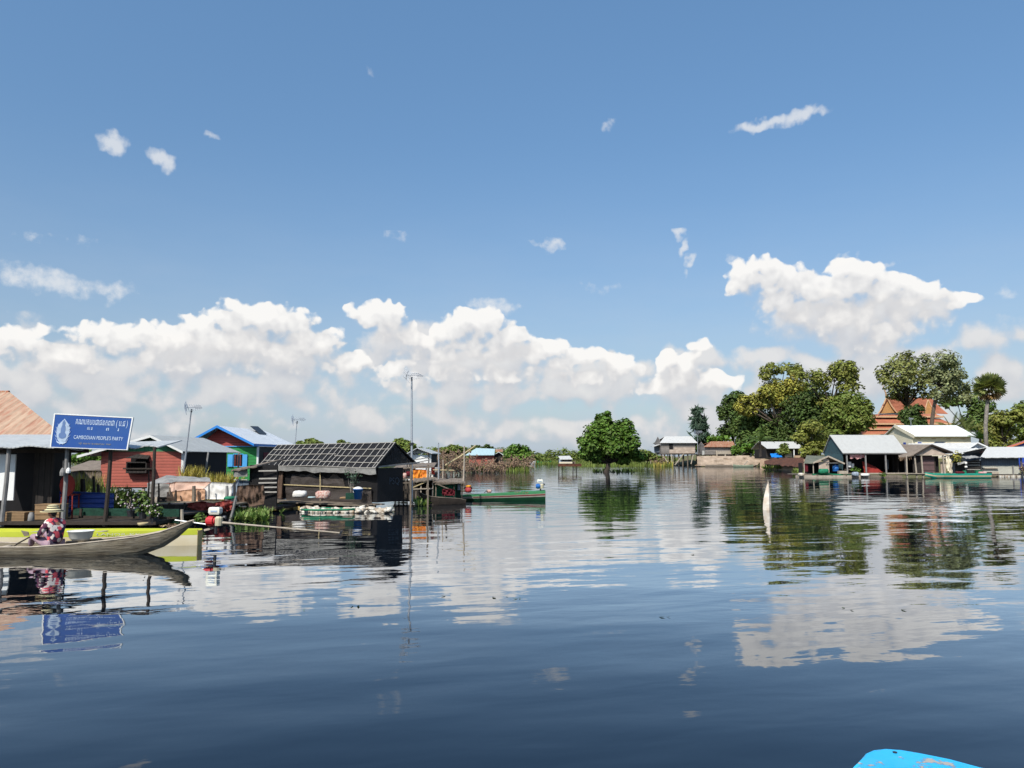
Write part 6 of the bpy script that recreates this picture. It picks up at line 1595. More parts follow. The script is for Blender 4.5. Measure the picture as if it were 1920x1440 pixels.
# ---- big grey roofed house
def big_house():
    Y = 84.0; D = 4.4; h = House('big_floating_house', 'large floating house under a wide plain grey roof with open veranda', 'house', V2(1580, Y), V2(1692, Y)); u = lambda px, q=Y: WX(px, q) - h.A.x; z = lambda py, q=Y: WZ(py, q)
    rz_ = WZ(815.5, Y + D / 2); r0, r1 = u(1557, Y + D / 2), u(1677, Y + D / 2); e0, e1 = u(1577), u(1697)
    k0 = h.F(u(1568, Y + 1), 1.0, z(842, Y + 1)); 
    mb = MB(); mb.sheet(h.F(e0, -.5, z(849.5)), h.F(e1, -.5, z(849)), h.F(r1, D / 2, rz_), h.F(r0, D / 2, rz_), 12, 6, .06); h.part('roof', mb, 'tin_flat')
    mb = MB(); mb.sheet(h.F(r0, D / 2, rz_), h.F(r1, D / 2, rz_), h.F(e1, D + .5, z(849)), h.F(e0 - .1, D + .3, z(849)), 12, 6, .06); h.part('roof', mb, 'tin_flat')
    mb = MB(); h.poly(mb, [(e0 + .15, -.3, z(850)), (r0 + .12, D / 2, rz_ - .08), (e0 - .02, D, z(849))], .08); h.part('gable', mb, 'teal_wall')
    gl = MB(); h.poly(gl, [(e0 + .10, 0.1, .5), (e0 + .16, -.0, z(850)), (e0 - .02, D, z(849)), (e0 - .02, D, .5)], .08); h.part('side_wall', gl, 'teal_wall')
    h.pbox('back_wall', 'interior_shade', .1, h.L, 3.2, 3.3, .4, z(850)); h.pbox('side_wall', 'dark_boards', h.L - .05, h.L + .05, 1, 3.2, .4, z(849))
    for px in (1586, 1621, 1658.5, 1695): h.pbar('post', 'grey_post', (u(px), -.25, .15), (u(px) - .03, -.25, z(850)), .13)
    h.pbox('floor', 'old_wood', -.2, h.L + .2, -.4, 3.3, .30, .42); h.pbar('rail', 'pale_wood', (u(1621), -.35, z(887.5)), (u(1697), -.35, z(887)), .11)
    h.pbox('fascia', 'grey_post', e0 + .05, e1 - .05, -.46, -.40, z(851.2), z(849.9))
    mb = MB(); mb.sheet(h.F(u(1593), -.1, z(860)), h.F(u(1620), -.1, z(859)), h.F(u(1620), -.2, z(852)), h.F(u(1592), -.2, z(852)), 14, 5, .03, lambda a, b: Vector((0, -.12 * hn(a * 6, b * 4), (1 - b) * .25 * hn(a * 5, 2.0)))); h.part('pink_awning', mb, 'pink_cloth')
    h.pbox('shelf', 'white_trim', u(1594), u(1600), .6, .9, z(876), z(866)); h.pbox('inner_panel', 'white_trim', u(1601.5), u(1606), .7, .75, z(877), z(869)); h.pbox('bench', 'old_wood', u(1586), u(1596), .1, .5, z(881), z(879.5))
    mb = MB(); mb.sheet(h.F(u(1622), .3, z(888)), h.F(u(1661), .5, z(888)), h.F(u(1650), 1.2, z(875)), h.F(u(1623), .9, z(865)), 10, 6, .04, lambda a, b: .12 * hn(a * 5, b * 4)); h.part('red_tarp', mb, 'red_cloth')
    h.pbox('barrel_row', 'blue_grey_wall', u(1672), u(1678), 1.5, 1.8, z(880), z(862))
big_house()
def thatched():
    Y = 83.0; D = 5.5; h = House('thatched_hut', 'thatch gabled hut with a purple brown plank door', 'hut', V2(1704, Y), V2(1772, Y)); u = lambda px, q=Y: WX(px, q) - h.A.x; z = lambda py, q=Y: WZ(py, q)
    apz, ax_ = z(833.5), u(1742)
    th = lambda a, b: .06 * hn(a * 10, b * 8)
    mb = MB(); mb.sheet(h.F(u(1684), -.2, z(858)), h.F(u(1706), -.6, z(853.5)), h.F(ax_, -.6, apz), h.F(ax_ - 1.0, D, apz + .1), 10, 8, .10, th); h.part('roof', mb, 'thatch')
    mb = MB(); mb.sheet(h.F(ax_, -.6, apz), h.F(u(1781), -.6, z(848.5)), h.F(u(1781), D, z(848.5)), h.F(ax_ - 1.0, D, apz + .1), 8, 8, .10, th); h.part('roof', mb, 'thatch')
    mb = MB(); h.poly(mb, [(u(1711), -.35, z(853.5)), (u(1774), -.35, z(853)), (ax_, -.35, apz - .15)], .06); h.part('gable', mb, 'straw_wall')
    mb = MB(); mb.bar(h.F(u(1709), -.64, z(853)), h.F(ax_, -.64, apz - .03), .06, .13); mb.bar(h.F(ax_, -.64, apz - .03), h.F(u(1781), -.64, z(848.5)), .06, .13); h.part('bargeboard', mb, 'dark_wood')
    h.pbox('lintel', 'pale_wood', u(1712), u(1774), -.46, -.38, z(854), z(852.6))
    h.pbox('back_wall', 'interior_shade', u(1695), h.L, 2.6, 2.7, .3, z(853)); h.pbox('door', 'purple_boards', u(1727.5), u(1752), .1, .16, z(886), z(855)); h.pbox('door_jamb', 'dark_wood', u(1752.3), u(1754), .08, .16, z(886), z(855)); h.pbox('dark_doorway', 'interior_shade', u(1754), u(1764), .5, .55, z(886), z(855))
    h.pbox('side_wall', 'straw_wall', u(1766), u(1775), .3, .4, .3, z(866)); h.pbox('front_wall', 'dark_boards', u(1712), u(1727), .12, .18, z(886), z(855))
    for px, lean in ((1696, 0), (1714, -2.5), (1725.5, -1.5), (1766, -1.6)): h.pbar('post', 'pale_wood', (u(px), -.35, -.3), (u(px + lean), -.35, z(854)), .12)
    h.pbox('floor', 'old_wood', u(1698), u(1776), -.5, 2.7, .25, .36); h.pbox('rail', 'pale_wood', u(1690), u(1745), -.62, -.54, z(888), z(886.8))
    c = P(1687, 856, Y - .4); sh = MB(); rg = random.Random(7)
    for k in range(26): p = h.F(u(1683) + rg.uniform(0, 1.2), -.3 + rg.uniform(-.15, .15), z(857)); sh.bar(p, p + Vector((rg.uniform(-.15, .1), 0, -rg.uniform(.15, .45))), .05, .02)
    h.part('thatch_fringe', sh, 'leaf_dry').__setitem__('kind', 'stuff')
thatched()
screen('cream_cloth', 'pale cream cloth hanging from the thatched hut corner', 'cloth', [(1774, 852, 878), (1781, 856, 886), (1785, 868, 886)], 82.6, 'cream_wall', wob=.12)
plant(1790, 868, 83.5, 1.5, 1.3, 200, 'leaf_yellow', 'dry yellowish bush between thatched hut and dark shack', 0, 'dry_bush', .2, 17, False)

# ---- houses at the right end
def twin_gable(name, label, Y, pa, pl, pr, wall, D=6, ridge_dx=-1.2, pbase=870, trim='white_trim', roof='tin_white', roofl=None):
    h = House(name, label, 'house', V2(pl[0] + 2, Y), V2(pr[0] - 2, Y)); u = lambda px, q=Y: WX(px, q) - h.A.x; z = lambda py, q=Y: WZ(py, q); ax_, az_ = u(pa[0]), z(pa[1])
    mb = MB(); mb.sheet(h.F(u(pl[0]), -.4, z(pl[1])), h.F(ax_, -.4, az_), h.F(ax_ + ridge_dx, D, az_ + .03), h.F(u(pl[0]) + ridge_dx, D, z(pl[1])), 8, 6, .06); h.part('roof', mb, roof)
    mb = MB(); mb.sheet(h.F(ax_, -.4, az_), h.F(u(pr[0]), -.4, z(pr[1])), h.F(u(pr[0]) + ridge_dx, D, z(pr[1])), h.F(ax_ + ridge_dx, D, az_ + .03), 8, 6, .06); h.part('roof', mb, roof)
    mb = MB(); zl, zr_ = z(pl[1]) - .05, z(pr[1]) - .05; h.poly(mb, [(0, 0, .5), (h.L, 0, .5), (h.L, 0, zr_), (ax_, 0, az_ - .12), (0, 0, zl)], .08); h.part('wall', mb, wall)
    mb = MB(); mb.bar(h.F(u(pl[0]), -.45, z(pl[1])), h.F(ax_, -.45, az_), .06, .14); mb.bar(h.F(ax_, -.45, az_), h.F(u(pr[0]), -.45, z(pr[1])), .06, .14); h.part('bargeboard', mb, trim)
    return h, u, z
h, u, z = twin_gable('blue_gabled_house', 'grey blue gabled house with long white roof behind the thatched hut', 92, (1830, 830), (1798, 850), (1849, 838.5), 'pale_blue_wall', 8, -3.8)
mb = MB(); 
h.pbox('gable_vent', 'blue_grey_wall', u(1822), u(1836), -.06, -.01, z(844), z(839)); hb = MB(); hb.slab([h.F(u(1806), 4.5, z(832) + .05), h.F(u(1815), 4.5, z(831) + .25), h.F(u(1812), 6.5, z(830) + .25), h.F(u(1803), 6.5, z(832))], .04); h.part('roof_patch', hb, 'dark_metal')
h, u, z = twin_gable('blue_gabled_house', 'lower dark blue gable with peach roof edge before the grey blue house', 90, (1826, 840.5), (1799, 850.5), (1846, 849), 'blue_grey_wall', 4, -1.0)
h.window(u(1818), u(1824), z(850), z(845), v=0, frame='pale_blue_wall')
h.pbox('side_flap', 'pink_cloth', u(1832), u(1850), -.9, -.3, z(849), z(846))
def slat_shack():
    Y = 83.4; h = House('dark_shack', 'dark shack with pale slats and tattered black roof by the teal boat', 'shack', V2(1790, Y), V2(1841, Y)); u = lambda px: WX(px, Y) - h.A.x; z = lambda py: WZ(py, Y)
    mb = MB(); mb.sheet(h.F(u(1784), -.4, z(871)), h.F(u(1842), -.4, z(858)), h.F(u(1842), 3, z(853)), h.F(u(1798), 3, z(860)), 12, 5, .05, lambda a, b: .10 * hn(a * 7, b * 4)); h.part('roof', mb, 'black_plastic')
    mb = MB(); mb.sheet(h.F(u(1805), -.6, z(860)), h.F(u(1832), -.6, z(857)), h.F(u(1830), .3, z(854)), h.F(u(1806), .3, z(856)), 8, 3, .04, lambda a, b: .10 * hn(a * 6, b * 5)); h.part('roof_sheet', mb, 'grey_net')
    mb = MB(); mb.sheet(h.F(u(1790), -.5, z(872)), h.F(u(1808), -.5, z(867)), h.F(u(1808), -.3, z(864)), h.F(u(1791), -.3, z(868)), 8, 3, .04, lambda a, b: .12 * hn(a * 6, b * 5)); h.part('roof_sheet', mb, 'grey_net')
    h.pbox('wall', 'dark_boards', u(1792), h.L, .2, .28, .2, z(864)); h.pbox('floor', 'dark_wood', 0, h.L, -.3, 2, .15, .25)
    for k, py in enumerate((866.5, 871.5, 880)): h.pbox('slat', 'lath', u(1810), u(1838), .12, .17, z(py) - .07, z(py))
    h.pbox('green_tub', 'green_net', u(1803), u(1808), -.25, .0, .25, z(882)); h.pbox('green_tub', 'green_net', u(1827), u(1838), -.2, .1, .25, z(882))
    for py in (869, 876): MB().lathe([(0, 0), (.11, .02), (.16, .12), (.11, .24), (0, .26)], tuple(h.F(u(1806), -.4, z(py) - .1)), 8).build('hanging_float', M('sack_white'), h.t, True)
slat_shack()
def end_house():
    Y = 84.0; h = House('end_house', 'grey blue house with wide pale roof at the right end of the row', 'house', V2(1839, Y), V2(1960, Y)); u = lambda px, q=Y: WX(px, q) - h.A.x; z = lambda py, q=Y: WZ(py, q)
    mb = MB(); mb.sheet(h.F(u(1831), -.6, z(858)), h.F(u(1965), -.6, z(857)), h.F(u(1955, Y + 3.6), 3.6, WZ(837.5, Y + 3.6)), h.F(u(1852, Y + 3.6), 3.6, WZ(838, Y + 3.6)), 24, 6, .06, lambda a, b: Vector((0, 0, .018 * (1 - b) * math.sin(a * 46)))); h.part('roof', mb, 'tin_white')
    mb = MB(); mb.sheet(h.F(u(1852, Y + 3.6), 3.6, WZ(838, Y + 3.6)), h.F(u(1955, Y + 3.6), 3.6, WZ(837.5, Y + 3.6)), h.F(u(1965), 7.5, z(857)), h.F(u(1831), 7.5, z(857)), 12, 4, .06); h.part('roof', mb, 'tin_white')
    h.pbox('wall', 'blue_grey_wall', 0, u(1913), .3, .38, z(889), z(858)); h.pbox('lower_wall', 'straw_pale' if 'straw_pale' in MATS else 'tin_pale', 0, u(1912), .18, .27, z(889), z(873)); h.pbox('side_wall', 'blue_grey_wall', 0, .08, .38, 6, z(889), z(858))
    h.pbox('dark_bay', 'interior_shade', u(1913), u(1925), 1.5, 1.6, z(888), z(858)); h.pbox('shelf', 'pale_wood', u(1842), u(1870), -.05, .17, z(878.5), z(877)); h.pbox('plinth', 'pale_wood', 0, u(1872), .05, .17, z(889), z(884.5))
    for px in (1899, 1915): h.pbar('post', 'grey_post', (u(px), .1, .1), (u(px), .1, z(873 if px == 1899 else 858)), .12)
    h.pbox('floor', 'old_wood', -.3, h.L, -.2, 4, .10, .22)
    for k in range(5): h.pbox('float', 'plastic_white', u(1868 + k * 11), u(1876 + k * 11), -.35, .2, -.1, .18)
end_house()
plant(1917, 885, 83.2, .7, 1.0, 150, 'leaf_dry', 'pinkish flowering pot plant at the right end house', 8, 'flowering_plant', .14, 19)
def orange_house():
    Y = 96; h = House('orange_roof_house', 'house with orange roof edge and blue wall at the far right', 'house', V2(1893, Y), V2(1990, Y)); u = lambda px, q=Y: WX(px, q) - h.A.x; z = lambda py, q=Y: WZ(py, q)
    mb = MB(); mb.sheet(h.F(u(1884), -.5, z(840)), h.F(u(1950), -.5, z(818)), h.F(u(1950), .4, z(818)), h.F(u(1884), .4, z(840)), 6, 6, .1); h.part('roof', mb, 'orange_roof')
    mb = MB(); h.poly(mb, [(0, 0, .5), (h.L, 0, .5), (h.L, 0, z(821)), (u(1948), 0, z(818)), (0, 0, z(837))], .1); h.part('wall', mb, 'door_blue'); mb = MB(); mb.bar(h.F(u(1900), -.05, z(841)), h.F(u(1950), -.05, z(833)), .08, .3); h.part('trim', mb, 'white_trim')
orange_house()
# ---- teal boat
def teal_boat():
    Y = 79.5; b = Boat('longtail_boat', 'teal longtail boat with cream side band before the right houses', (WX(1733, Y), Y), (WX(1851, Y), Y)); L = b.L; st = []
    for f in (0, .06, .14, .25, .5, .75, .94, 1.0): st.append((f * L, .08 + .5 * min(1, f / .22) ** .8, WZ(887.2 - 0 * f, Y) + .10 * max(0, 1 - f / .1) - .04 * math.sin(f * 3), .05 + .3 * min(1, f / .3), -.08 + .3 * max(0, 1 - f / .15)))
    b.hull(st, 'hull', 'boat_teal', 0, .36); b.hull(st, 'side_band', 'cream_hull', .365, .66, .04); b.hull(st, 'upper_strake', 'boat_teal', .665, 1.0, .045)
    MB().slab([b.F(L, -.35, -.08), b.F(L, .35, -.08), b.F(L, .56, .4), b.F(L, -.56, .4)], .05).build('transom', M('boat_teal'), b.t); b.box('floor', 'old_wood', 1, L - .2, -.4, .4, .05, .08)
    for k in (.25, .5, .75): b.box('thwart', 'tin_teal', L * k, L * k + .2, -.5, .5, .28, .31)
    b.box('engine_box', 'dark_metal', L - .15, L + .30, -.15, .15, .32, .6)
teal_boat()
mb = MB(); mb.bar(P(1783, 870, 79.2), P(1783.6, 890, 79.2), .07); solo('mooring_pole', mb, M('pale_wood'), 'pale mooring pole beside the teal boat', 'pole')
sack(1800, 888.5, 79.5, .9, .25, .5, 'maroon_cloth', 'cargo_bundle', 'maroon cargo lying in the middle of the teal boat', 31, 'cargo'); sack(1842, 888, 79.5, .8, .2, .5, 'pink_cloth', 'cargo_bundle', 'pinkish cargo lying at the stern of the teal boat', 32, 'cargo')

# ---- white house on the bank
def white_house():
    Y = 122; D = 10; h = House('white_roof_house', 'cream walled house with dazzling white roof and blue windows', 'house', V2(1712, Y), V2(1822, Y)); u = lambda px, q=Y: WX(px, q) - h.A.x; z = lambda py, q=Y: WZ(py, q)
    r0, r1, zr = u(1679, Y + D / 2), u(1796, Y + D / 2), WZ(797.5, Y + D / 2); e0, e1, ze = u(1711), u(1829), z(818)
    mb = MB(); mb.sheet(h.F(e0, -.7, ze), h.F(e1, -.7, ze), h.F(r1, D / 2, zr), h.F(r0, D / 2, zr), 8, 4, .10); h.part('roof', mb, 'white_paint')
    mb = MB(); mb.sheet(h.F(r0, D / 2, zr), h.F(r1, D / 2, zr), h.F(e1 - 4.5, D + .7, ze), h.F(u(1653, Y + D + .7), D + .7, ze), 8, 4, .10); h.part('roof', mb, 'white_paint')
    zb = 1.6; mb = MB(); h.box(mb, 0, h.L, 0, .15, zb, ze - .06); h.part('wall', mb, 'cream_wall')
    lb = u(1657, Y + D); mb = MB(); h.poly(mb, [(0.02, .0, zb), (0.02, .0, ze - .1), (r0 + .35, D / 2, zr - .2), (lb, D, ze - .4), (lb, D, zb)], .15); h.part('gable_wall', mb, 'cream_wall')
    mb = MB(); h.box(mb, h.L - .15, h.L, .15, D, zb, ze - .06); h.part('wall', mb, 'cream_wall')
    mb = MB(); mb.bar(h.F(e0 + .02, -.72, ze - .10), h.F(r0 + .02, D / 2, zr - .08), .10, .5); h.part('roof_edge', mb, 'cream_wall')
    for a, b, c, d in ((1722, 1729, 838, 829),): h.window(u(a), u(b), z(c), z(d), v=0, frame='white_trim', pane='door_blue', fw=.1)
    f = MB(); g = h.F(0, 0, 0); q = lambda t_, zz: h.F(.02 + (lb - .02) * t_, D * t_, zz); f.slab([q(.30, z(839)) + Vector((-.06, -.08, 0)), q(.22, z(839)) + Vector((-.06, -.08, 0)), q(.22, z(829)) + Vector((-.06, -.08, 0)), q(.30, z(829)) + Vector((-.06, -.08, 0))], .05); h.part('window', f, 'door_blue')
    for px in (1724, 1752, 1780, 1808): h.pbox('vent', 'earth_pale', u(px - 4), u(px + 4), -.03, .0, z(823.5), z(822.3))
    h.pbox('window', 'blue_grey_wall', u(1777), u(1783), -.04, -.005, z(833), z(830))
white_house()
aerial('tv_aerial', 'small aerial before the dark round tree by the temple', P(1708, 800, 126), P(1708, 786, 126), .55, .04, .2)

# ---- the temple
def temple():
    Y = 165; h = House('temple', 'orange tiled temple with steep tiered roof behind the trees', 'temple', V2(1640, Y), V2(1790, Y)); u = lambda px, q=Y: WX(px, q) - h.A.x; z = lambda py, q=Y: WZ(py, q); D = 12
    def tier(a0, a1, b0, b1, y0, y1, v0, v1, m='temple_tile'):
        """a skirt of roof from the lower edge (a0..a1, row y0, v0) up to (b0..b1, row y1, v1), on all four sides"""
        zl, zt = z(y0), z(y1); lo = [(u(a0), v0, zl), (u(a1), v0, zl), (u(a1), D + 6 - v0, zl), (u(a0), D + 6 - v0, zl)]; hi = [(u(b0), v1, zt), (u(b1), v1, zt), (u(b1), D + 6 - v1, zt), (u(b0), D + 6 - v1, zt)]
        mb = MB()
        for i in range(4): j = (i + 1) % 4; mb.sheet(h.F(*lo[i]), h.F(*lo[j]), h.F(*hi[j]), h.F(*hi[i]), 10, 4, .15)
        h.part('roof_tier', mb, m)
        mb = MB()
        for i in range(4): j = (i + 1) % 4; mb.bar(h.F(*lo[i]), h.F(*lo[j]), .25, .35)
        h.part('tier_edge', mb, 'temple_cream')
    tier(1612, 1812, 1626, 1792, 816, 806, -2.5, -.8); tier(1626, 1790, 1641, 1778, 805, 798, -1.4, .2); tier(1632, 1786, 1652, 1772, 795, 784, -.6, 1.4); tier(1650, 1776, 1657, 1768, 781, 775.5, .8, 2.0)
    h.pbox('body', 'temple_cream', u(1636), u(1790), 1.0, D + 5, 1.0, z(812)); h.pbox('upper_body', 'temple_tile', u(1656), u(1768), 2.4, D + 3, z(800), z(777))
    # main gable roof, ridge running back to the right
    ap, L0, R0 = (u(1672), 1.2, z(743)), (u(1655), 1.2, z(775)), (u(1690), 1.2, z(773)); rid = (u(1752, Y + 7), 7, WZ(746, Y + 7))
    mb = MB(); mb.sheet(h.F(*R0), h.F(u(1777, Y + 5), 4.0, WZ(776, Y + 4)), h.F(*rid), h.F(*ap), 10, 6, .2, lambda a, b: -.25 * math.sin(math.pi * b)); h.part('main_roof', mb, 'temple_tile')
    mb = MB(); mb.sheet(h.F(*ap), h.F(*rid), h.F(u(1735, Y + 12), 12, WZ(776, Y + 12)), h.F(*L0), 10, 6, .2); h.part('main_roof', mb, 'temple_tile')
    mb = MB(); h.poly(mb, [(L0[0] + .3, 1.4, L0[2]), (R0[0] - .3, 1.4, R0[2]), (ap[0], 1.4, ap[2] - .5)], .2); h.part('gable', mb, 'temple_gold')
    mb = MB()
    for a, b in ((L0, ap), (R0, ap)):
        pts = [Vector(a).lerp(Vector(b), k / 6) for k in range(7)]; pts = [p + Vector((0, -.1, -.35 * math.sin(math.pi * k / 6))) for k, p in enumerate(pts)]; mb.tube([h.F(*p) for p in pts], .15, 6)
    mb.tube([h.F(*ap), h.F(ap[0] - .2, 1.0, ap[2] + .8), h.F(ap[0] - .75, .8, ap[2] + 1.9), h.F(ap[0] - .9, .8, ap[2] + 2.6)], [.22, .15, .09, .03], 6); h.part('finial', mb, 'temple_cream')
    g2 = (u(1757), 2.5, z(748)); mb = MB(); l2, r2 = (u(1748), 2.5, z(775)), (u(1772), 2.5, z(775)); h.poly(mb, [l2, r2, g2], .2); h.part('gable', mb, 'temple_gold'); mb = MB()
    mb.tube([h.F(*r2), h.F((r2[0] + g2[0]) / 2 - .1, 2.4, (r2[2] + g2[2]) / 2 - .2), h.F(*g2)], .13, 6); mb.tube([h.F(*l2), h.F(*g2)], .13, 6); h.part('finial', mb, 'temple_cream')
temple()

# ---- small hut on legs out in the channel, houses among the far bushes
def channel_hut():
    Y = 2.3 * FPX / (885.5 - 854); h = House('channel_hut', 'tiny pale hut on legs standing out in the channel', 'hut', V2(1048, Y), V2(1072, Y)); u = lambda px: WX(px, Y) - h.A.x; z = lambda py: WZ(py, Y)
    h.walls('pale_blue_wall', 1.6, z(868), z(861)); h.pbox('opening', 'interior_shade', u(1053), u(1071), -.03, .0, z(864.5), z(861.8))
    mb = MB(); mb.sheet(h.F(u(1050), -.3, z(861.3)), h.F(u(1073.5), -.3, z(861)), h.F(u(1070), 1.8, z(854.5)), h.F(u(1048), 1.8, z(855)), 4, 3, .05); h.part('roof', mb, 'tin_white')
    h.pbox('skirt', 'cream_wall', u(1048.5), u(1073), -.12, -.05, z(869), z(866)); h.pbox('platform', 'earth_red', u(1047), u(1090), -.3, 1.8, z(874.5), z(869.5)); h.pbox('deck_box', 'old_wood', u(1073.5), u(1079), .2, 1.0, z(869.4), z(865))
    for px in (1047.5, 1055, 1074, 1082): h.pbar('leg', 'dark_wood', (u(px), -.1 if px in (1047.5, 1074) else 1.4, -.3), (u(px), -.1 if px in (1047.5, 1074) else 1.4, z(874)), .10)
channel_hut()
def far_red_house():
    Y = 112; h = House('far_red_house', 'red boarded house with pale teal roof among dry bushes', 'house', V2(879, Y), V2(926, Y)); u = lambda px, q=Y: WX(px, q) - h.A.x; z = lambda py, q=Y: WZ(py, q); D = 6
    h.walls('red_boards', D, z(874), z(853)); mb = MB(); mb.sheet(h.F(u(872), -.5, z(853.5)), h.F(u(927), -.5, z(853)), h.F(u(928, Y + 3), 3, WZ(841.5, Y + 3)), h.F(u(893, Y + 3), 3, WZ(840, Y + 3)), 8, 4, .06); h.part('roof', mb, 'tin_teal')
    mb = MB(); mb.sheet(h.F(u(893, Y + 3), 3, WZ(840, Y + 3)), h.F(u(928, Y + 3), 3, WZ(841.5, Y + 3)), h.F(u(927), 6.5, z(853)), h.F(u(872), 6.5, z(853.5)), 8, 4, .06); h.part('roof', mb, 'tin_teal')
    h.pbox('door', 'maroon_cloth', u(905), u(909), -.04, -.005, z(874), z(858))
far_red_house()
def far_shack():
    Y = 114; h = House('far_dark_shack', 'dark little shack with rusty roof beside the far red house', 'shack', V2(927, Y), V2(942, Y)); u = lambda px, q=Y: WX(px, q) - h.A.x; z = lambda py, q=Y: WZ(py, q)
    h.walls('dark_boards', 4, z(872), z(853)); mb = MB(); mb.sheet(h.F(u(926), -.4, z(853)), h.F(u(935), -.4, z(847)), h.F(u(935), 4, z(847)), h.F(u(926), 4, z(853)), 3, 3, .06); mb.sheet(h.F(u(935), -.4, z(847)), h.F(u(944), -.4, z(853)), h.F(u(944), 4, z(853)), h.F(u(935), 4, z(847)), 3, 3, .06); h.part('roof', mb, 'tin_blueish')
    mb = MB(); h.poly(mb, [(0, 0, z(853)), (h.L, 0, z(853)), (u(935), 0, z(847.5))], .06); h.part('gable', mb, 'dark_boards'); h.pbox('back_roof', 'tin_rust', u(928), u(942), 3.5, 5, z(847), z(842))
far_shack()
def far_white_house():
    Y = 62; h = House('far_white_house', 'white walled house with grey gable behind the landing stage', 'house', V2(766, Y), V2(803, Y)); u = lambda px, q=Y: WX(px, q) - h.A.x; z = lambda py, q=Y: WZ(py, q); D = 7
    mb = MB(); h.box(mb, 0, h.L, 0, .1, .3, z(853)); h.box(mb, 0, .1, .1, D, .3, z(853)); h.part('wall', mb, 'white_paint')
    mb = MB(); h.poly(mb, [(0, -.02, z(850)), (h.L, -.02, z(850)), (h.L, -.02, z(848)), (u(783), -.02, z(840.3)), (0, -.02, z(849.9))], .08); h.part('gable', mb, 'tin_pale')
    mb = MB(); mb.sheet(h.F(u(783), -.5, z(839.5)), h.F(u(812), -.5, z(850)), h.F(u(812), D, z(850)), h.F(u(783), D, z(839.5)), 4, 6, .06); h.part('roof', mb, 'tin_grey'); mb = MB(); mb.sheet(h.F(u(762), -.5, z(851)), h.F(u(783), -.5, z(839.5)), h.F(u(783), D, z(839.5)), h.F(u(762), D, z(851)), 4, 6, .06); h.part('roof', mb, 'tin_grey')
    h.pbox('side_wall', 'interior_shade', h.L - .02, h.L + .04, .1, D, .3, z(849)); h.pbar('porch_post', 'white_trim', (u(807), 0, .3), (u(807), 0, z(849)), .14)
far_white_house()
b = Boat('far_skiff', 'pale skiff lying far off before the tree line', (WX(986, 215), 215), (WX(1004, 215), 215)); b.hull([(0, .3, .9, .2, .1), (.8, .7, .6, .5, -.1), (2.0, .7, .6, .5, -.1), (b.L, .3, .9, .2, .1)], 'hull', 'sack_white', 0, 1, .08)
b = Boat('far_skiff', 'dark green skiff lying far off beside the pale one', (WX(1007, 212), 212), (WX(1034, 212), 212)); b.hull([(0, .3, .9, .2, .1), (.8, .7, .6, .5, -.1), (2.6, .7, .6, .5, -.1), (b.L, .3, .9, .2, .1)], 'hull', 'boat_green', 0, 1, .08)

# ================================================================== TREES
tree('mango_tree', 'dense round green tree standing alone in the water', 104, (1137, 886), [(1137, 780, 9, 10), (1133, 796, 22, 17), (1118, 812, 24, 21), (1155, 812, 28, 24), (1173, 800, 18, 16), (1105, 832, 22, 18), (1180, 828, 18, 22), (1140, 832, 38, 26), (1152, 840, 28, 18), (1146, 820, 24, 20), (1128, 784, 12, 10), (1093, 826, 12, 8), (1160, 848, 32, 18), (1118, 852, 26, 14), (1185, 848, 14, 14), (1100, 850, 17, 12), (1200, 856, 14, 10), (1130, 862, 20, 8), (1170, 863, 18, 8)], 13500, .36, 'leaf_mango', tr=.34, seed=3, gaps=.50, fork=(1140, 868), ratio=1.5)
tree('broadleaf_tree', 'dark leaved tree at the left edge of the big grove', 178, (1378, 858), [(1365, 753, 15, 13), (1378, 744, 15, 11), (1358, 768, 16, 11), (1354, 780, 10, 10), (1372, 778, 18, 18), (1380, 800, 25, 22), (1366, 808, 18, 13), (1395, 770, 20, 22), (1362, 828, 11, 11)], 5250, .55, 'leaf_dark', tr=.35, seed=4, gaps=.45, ratio=1.3)
tree('flowering_tree', 'tall tree with yellowish blossom crown in the grove', 166, (1462, 862), [(1440, 748, 29, 20), (1418, 752, 20, 16), (1405, 766, 20, 16), (1468, 728, 34, 22), (1492, 722, 22, 20), (1455, 735, 22, 18), (1432, 735, 16, 11), (1395, 748, 11, 9), (1478, 748, 29, 20), (1388, 762, 13, 11)], 8911, 0.49, 'leaf_yellow', 'bark', .40, seed=5, gaps=.45, fork=(1460, 800))
tree('grove_tree', 'broad deep green tree below the yellowish crown', 170, (1430, 860), [(1420, 778, 34, 22), (1402, 800, 29, 25), (1440, 800, 34, 27), (1425, 825, 31, 20), (1390, 825, 20, 18), (1462, 785, 22, 25), (1455, 820, 22, 25)], 8911, 0.49, 'leaf_deep', tr=.35, seed=6, gaps=.45)
tree('grove_tree', 'dark green tree in the middle of the grove', 164, (1492, 862), [(1490, 765, 31, 25), (1510, 785, 34, 29), (1480, 800, 29, 29), (1505, 750, 27, 18), (1535, 785, 25, 27), (1475, 825, 22, 22), (1530, 815, 22, 22)], 7473, 0.49, 'leaf_dark', tr=.4, seed=7, gaps=.45)
tree('olive_tree', 'highest olive green tree of the grove with spreading top', 159, (1566, 862), [(1575, 694, 30, 20), (1592, 690, 21, 20), (1560, 705, 21, 17), (1600, 706, 14, 17), (1525, 706, 21, 15), (1540, 720, 18, 15), (1510, 700, 14, 10), (1585, 725, 25, 15), (1555, 748, 25, 20)], 5290, 0.49, 'leaf_olive', 'bark', .38, seed=8, gaps=.22, fork=(1556, 770))
tree('olive_tree', 'thin topped tree left above the yellowish crown', 170, (1450, 862), [(1445, 694, 23, 11), (1470, 692, 21, 12), (1432, 706, 14, 10), (1448, 684, 9, 7), (1485, 700, 16, 12), (1497, 690, 9, 10)], 1954, 0.49, 'leaf_olive', 'bark', .26, seed=9, gaps=.2, fork=(1465, 735))
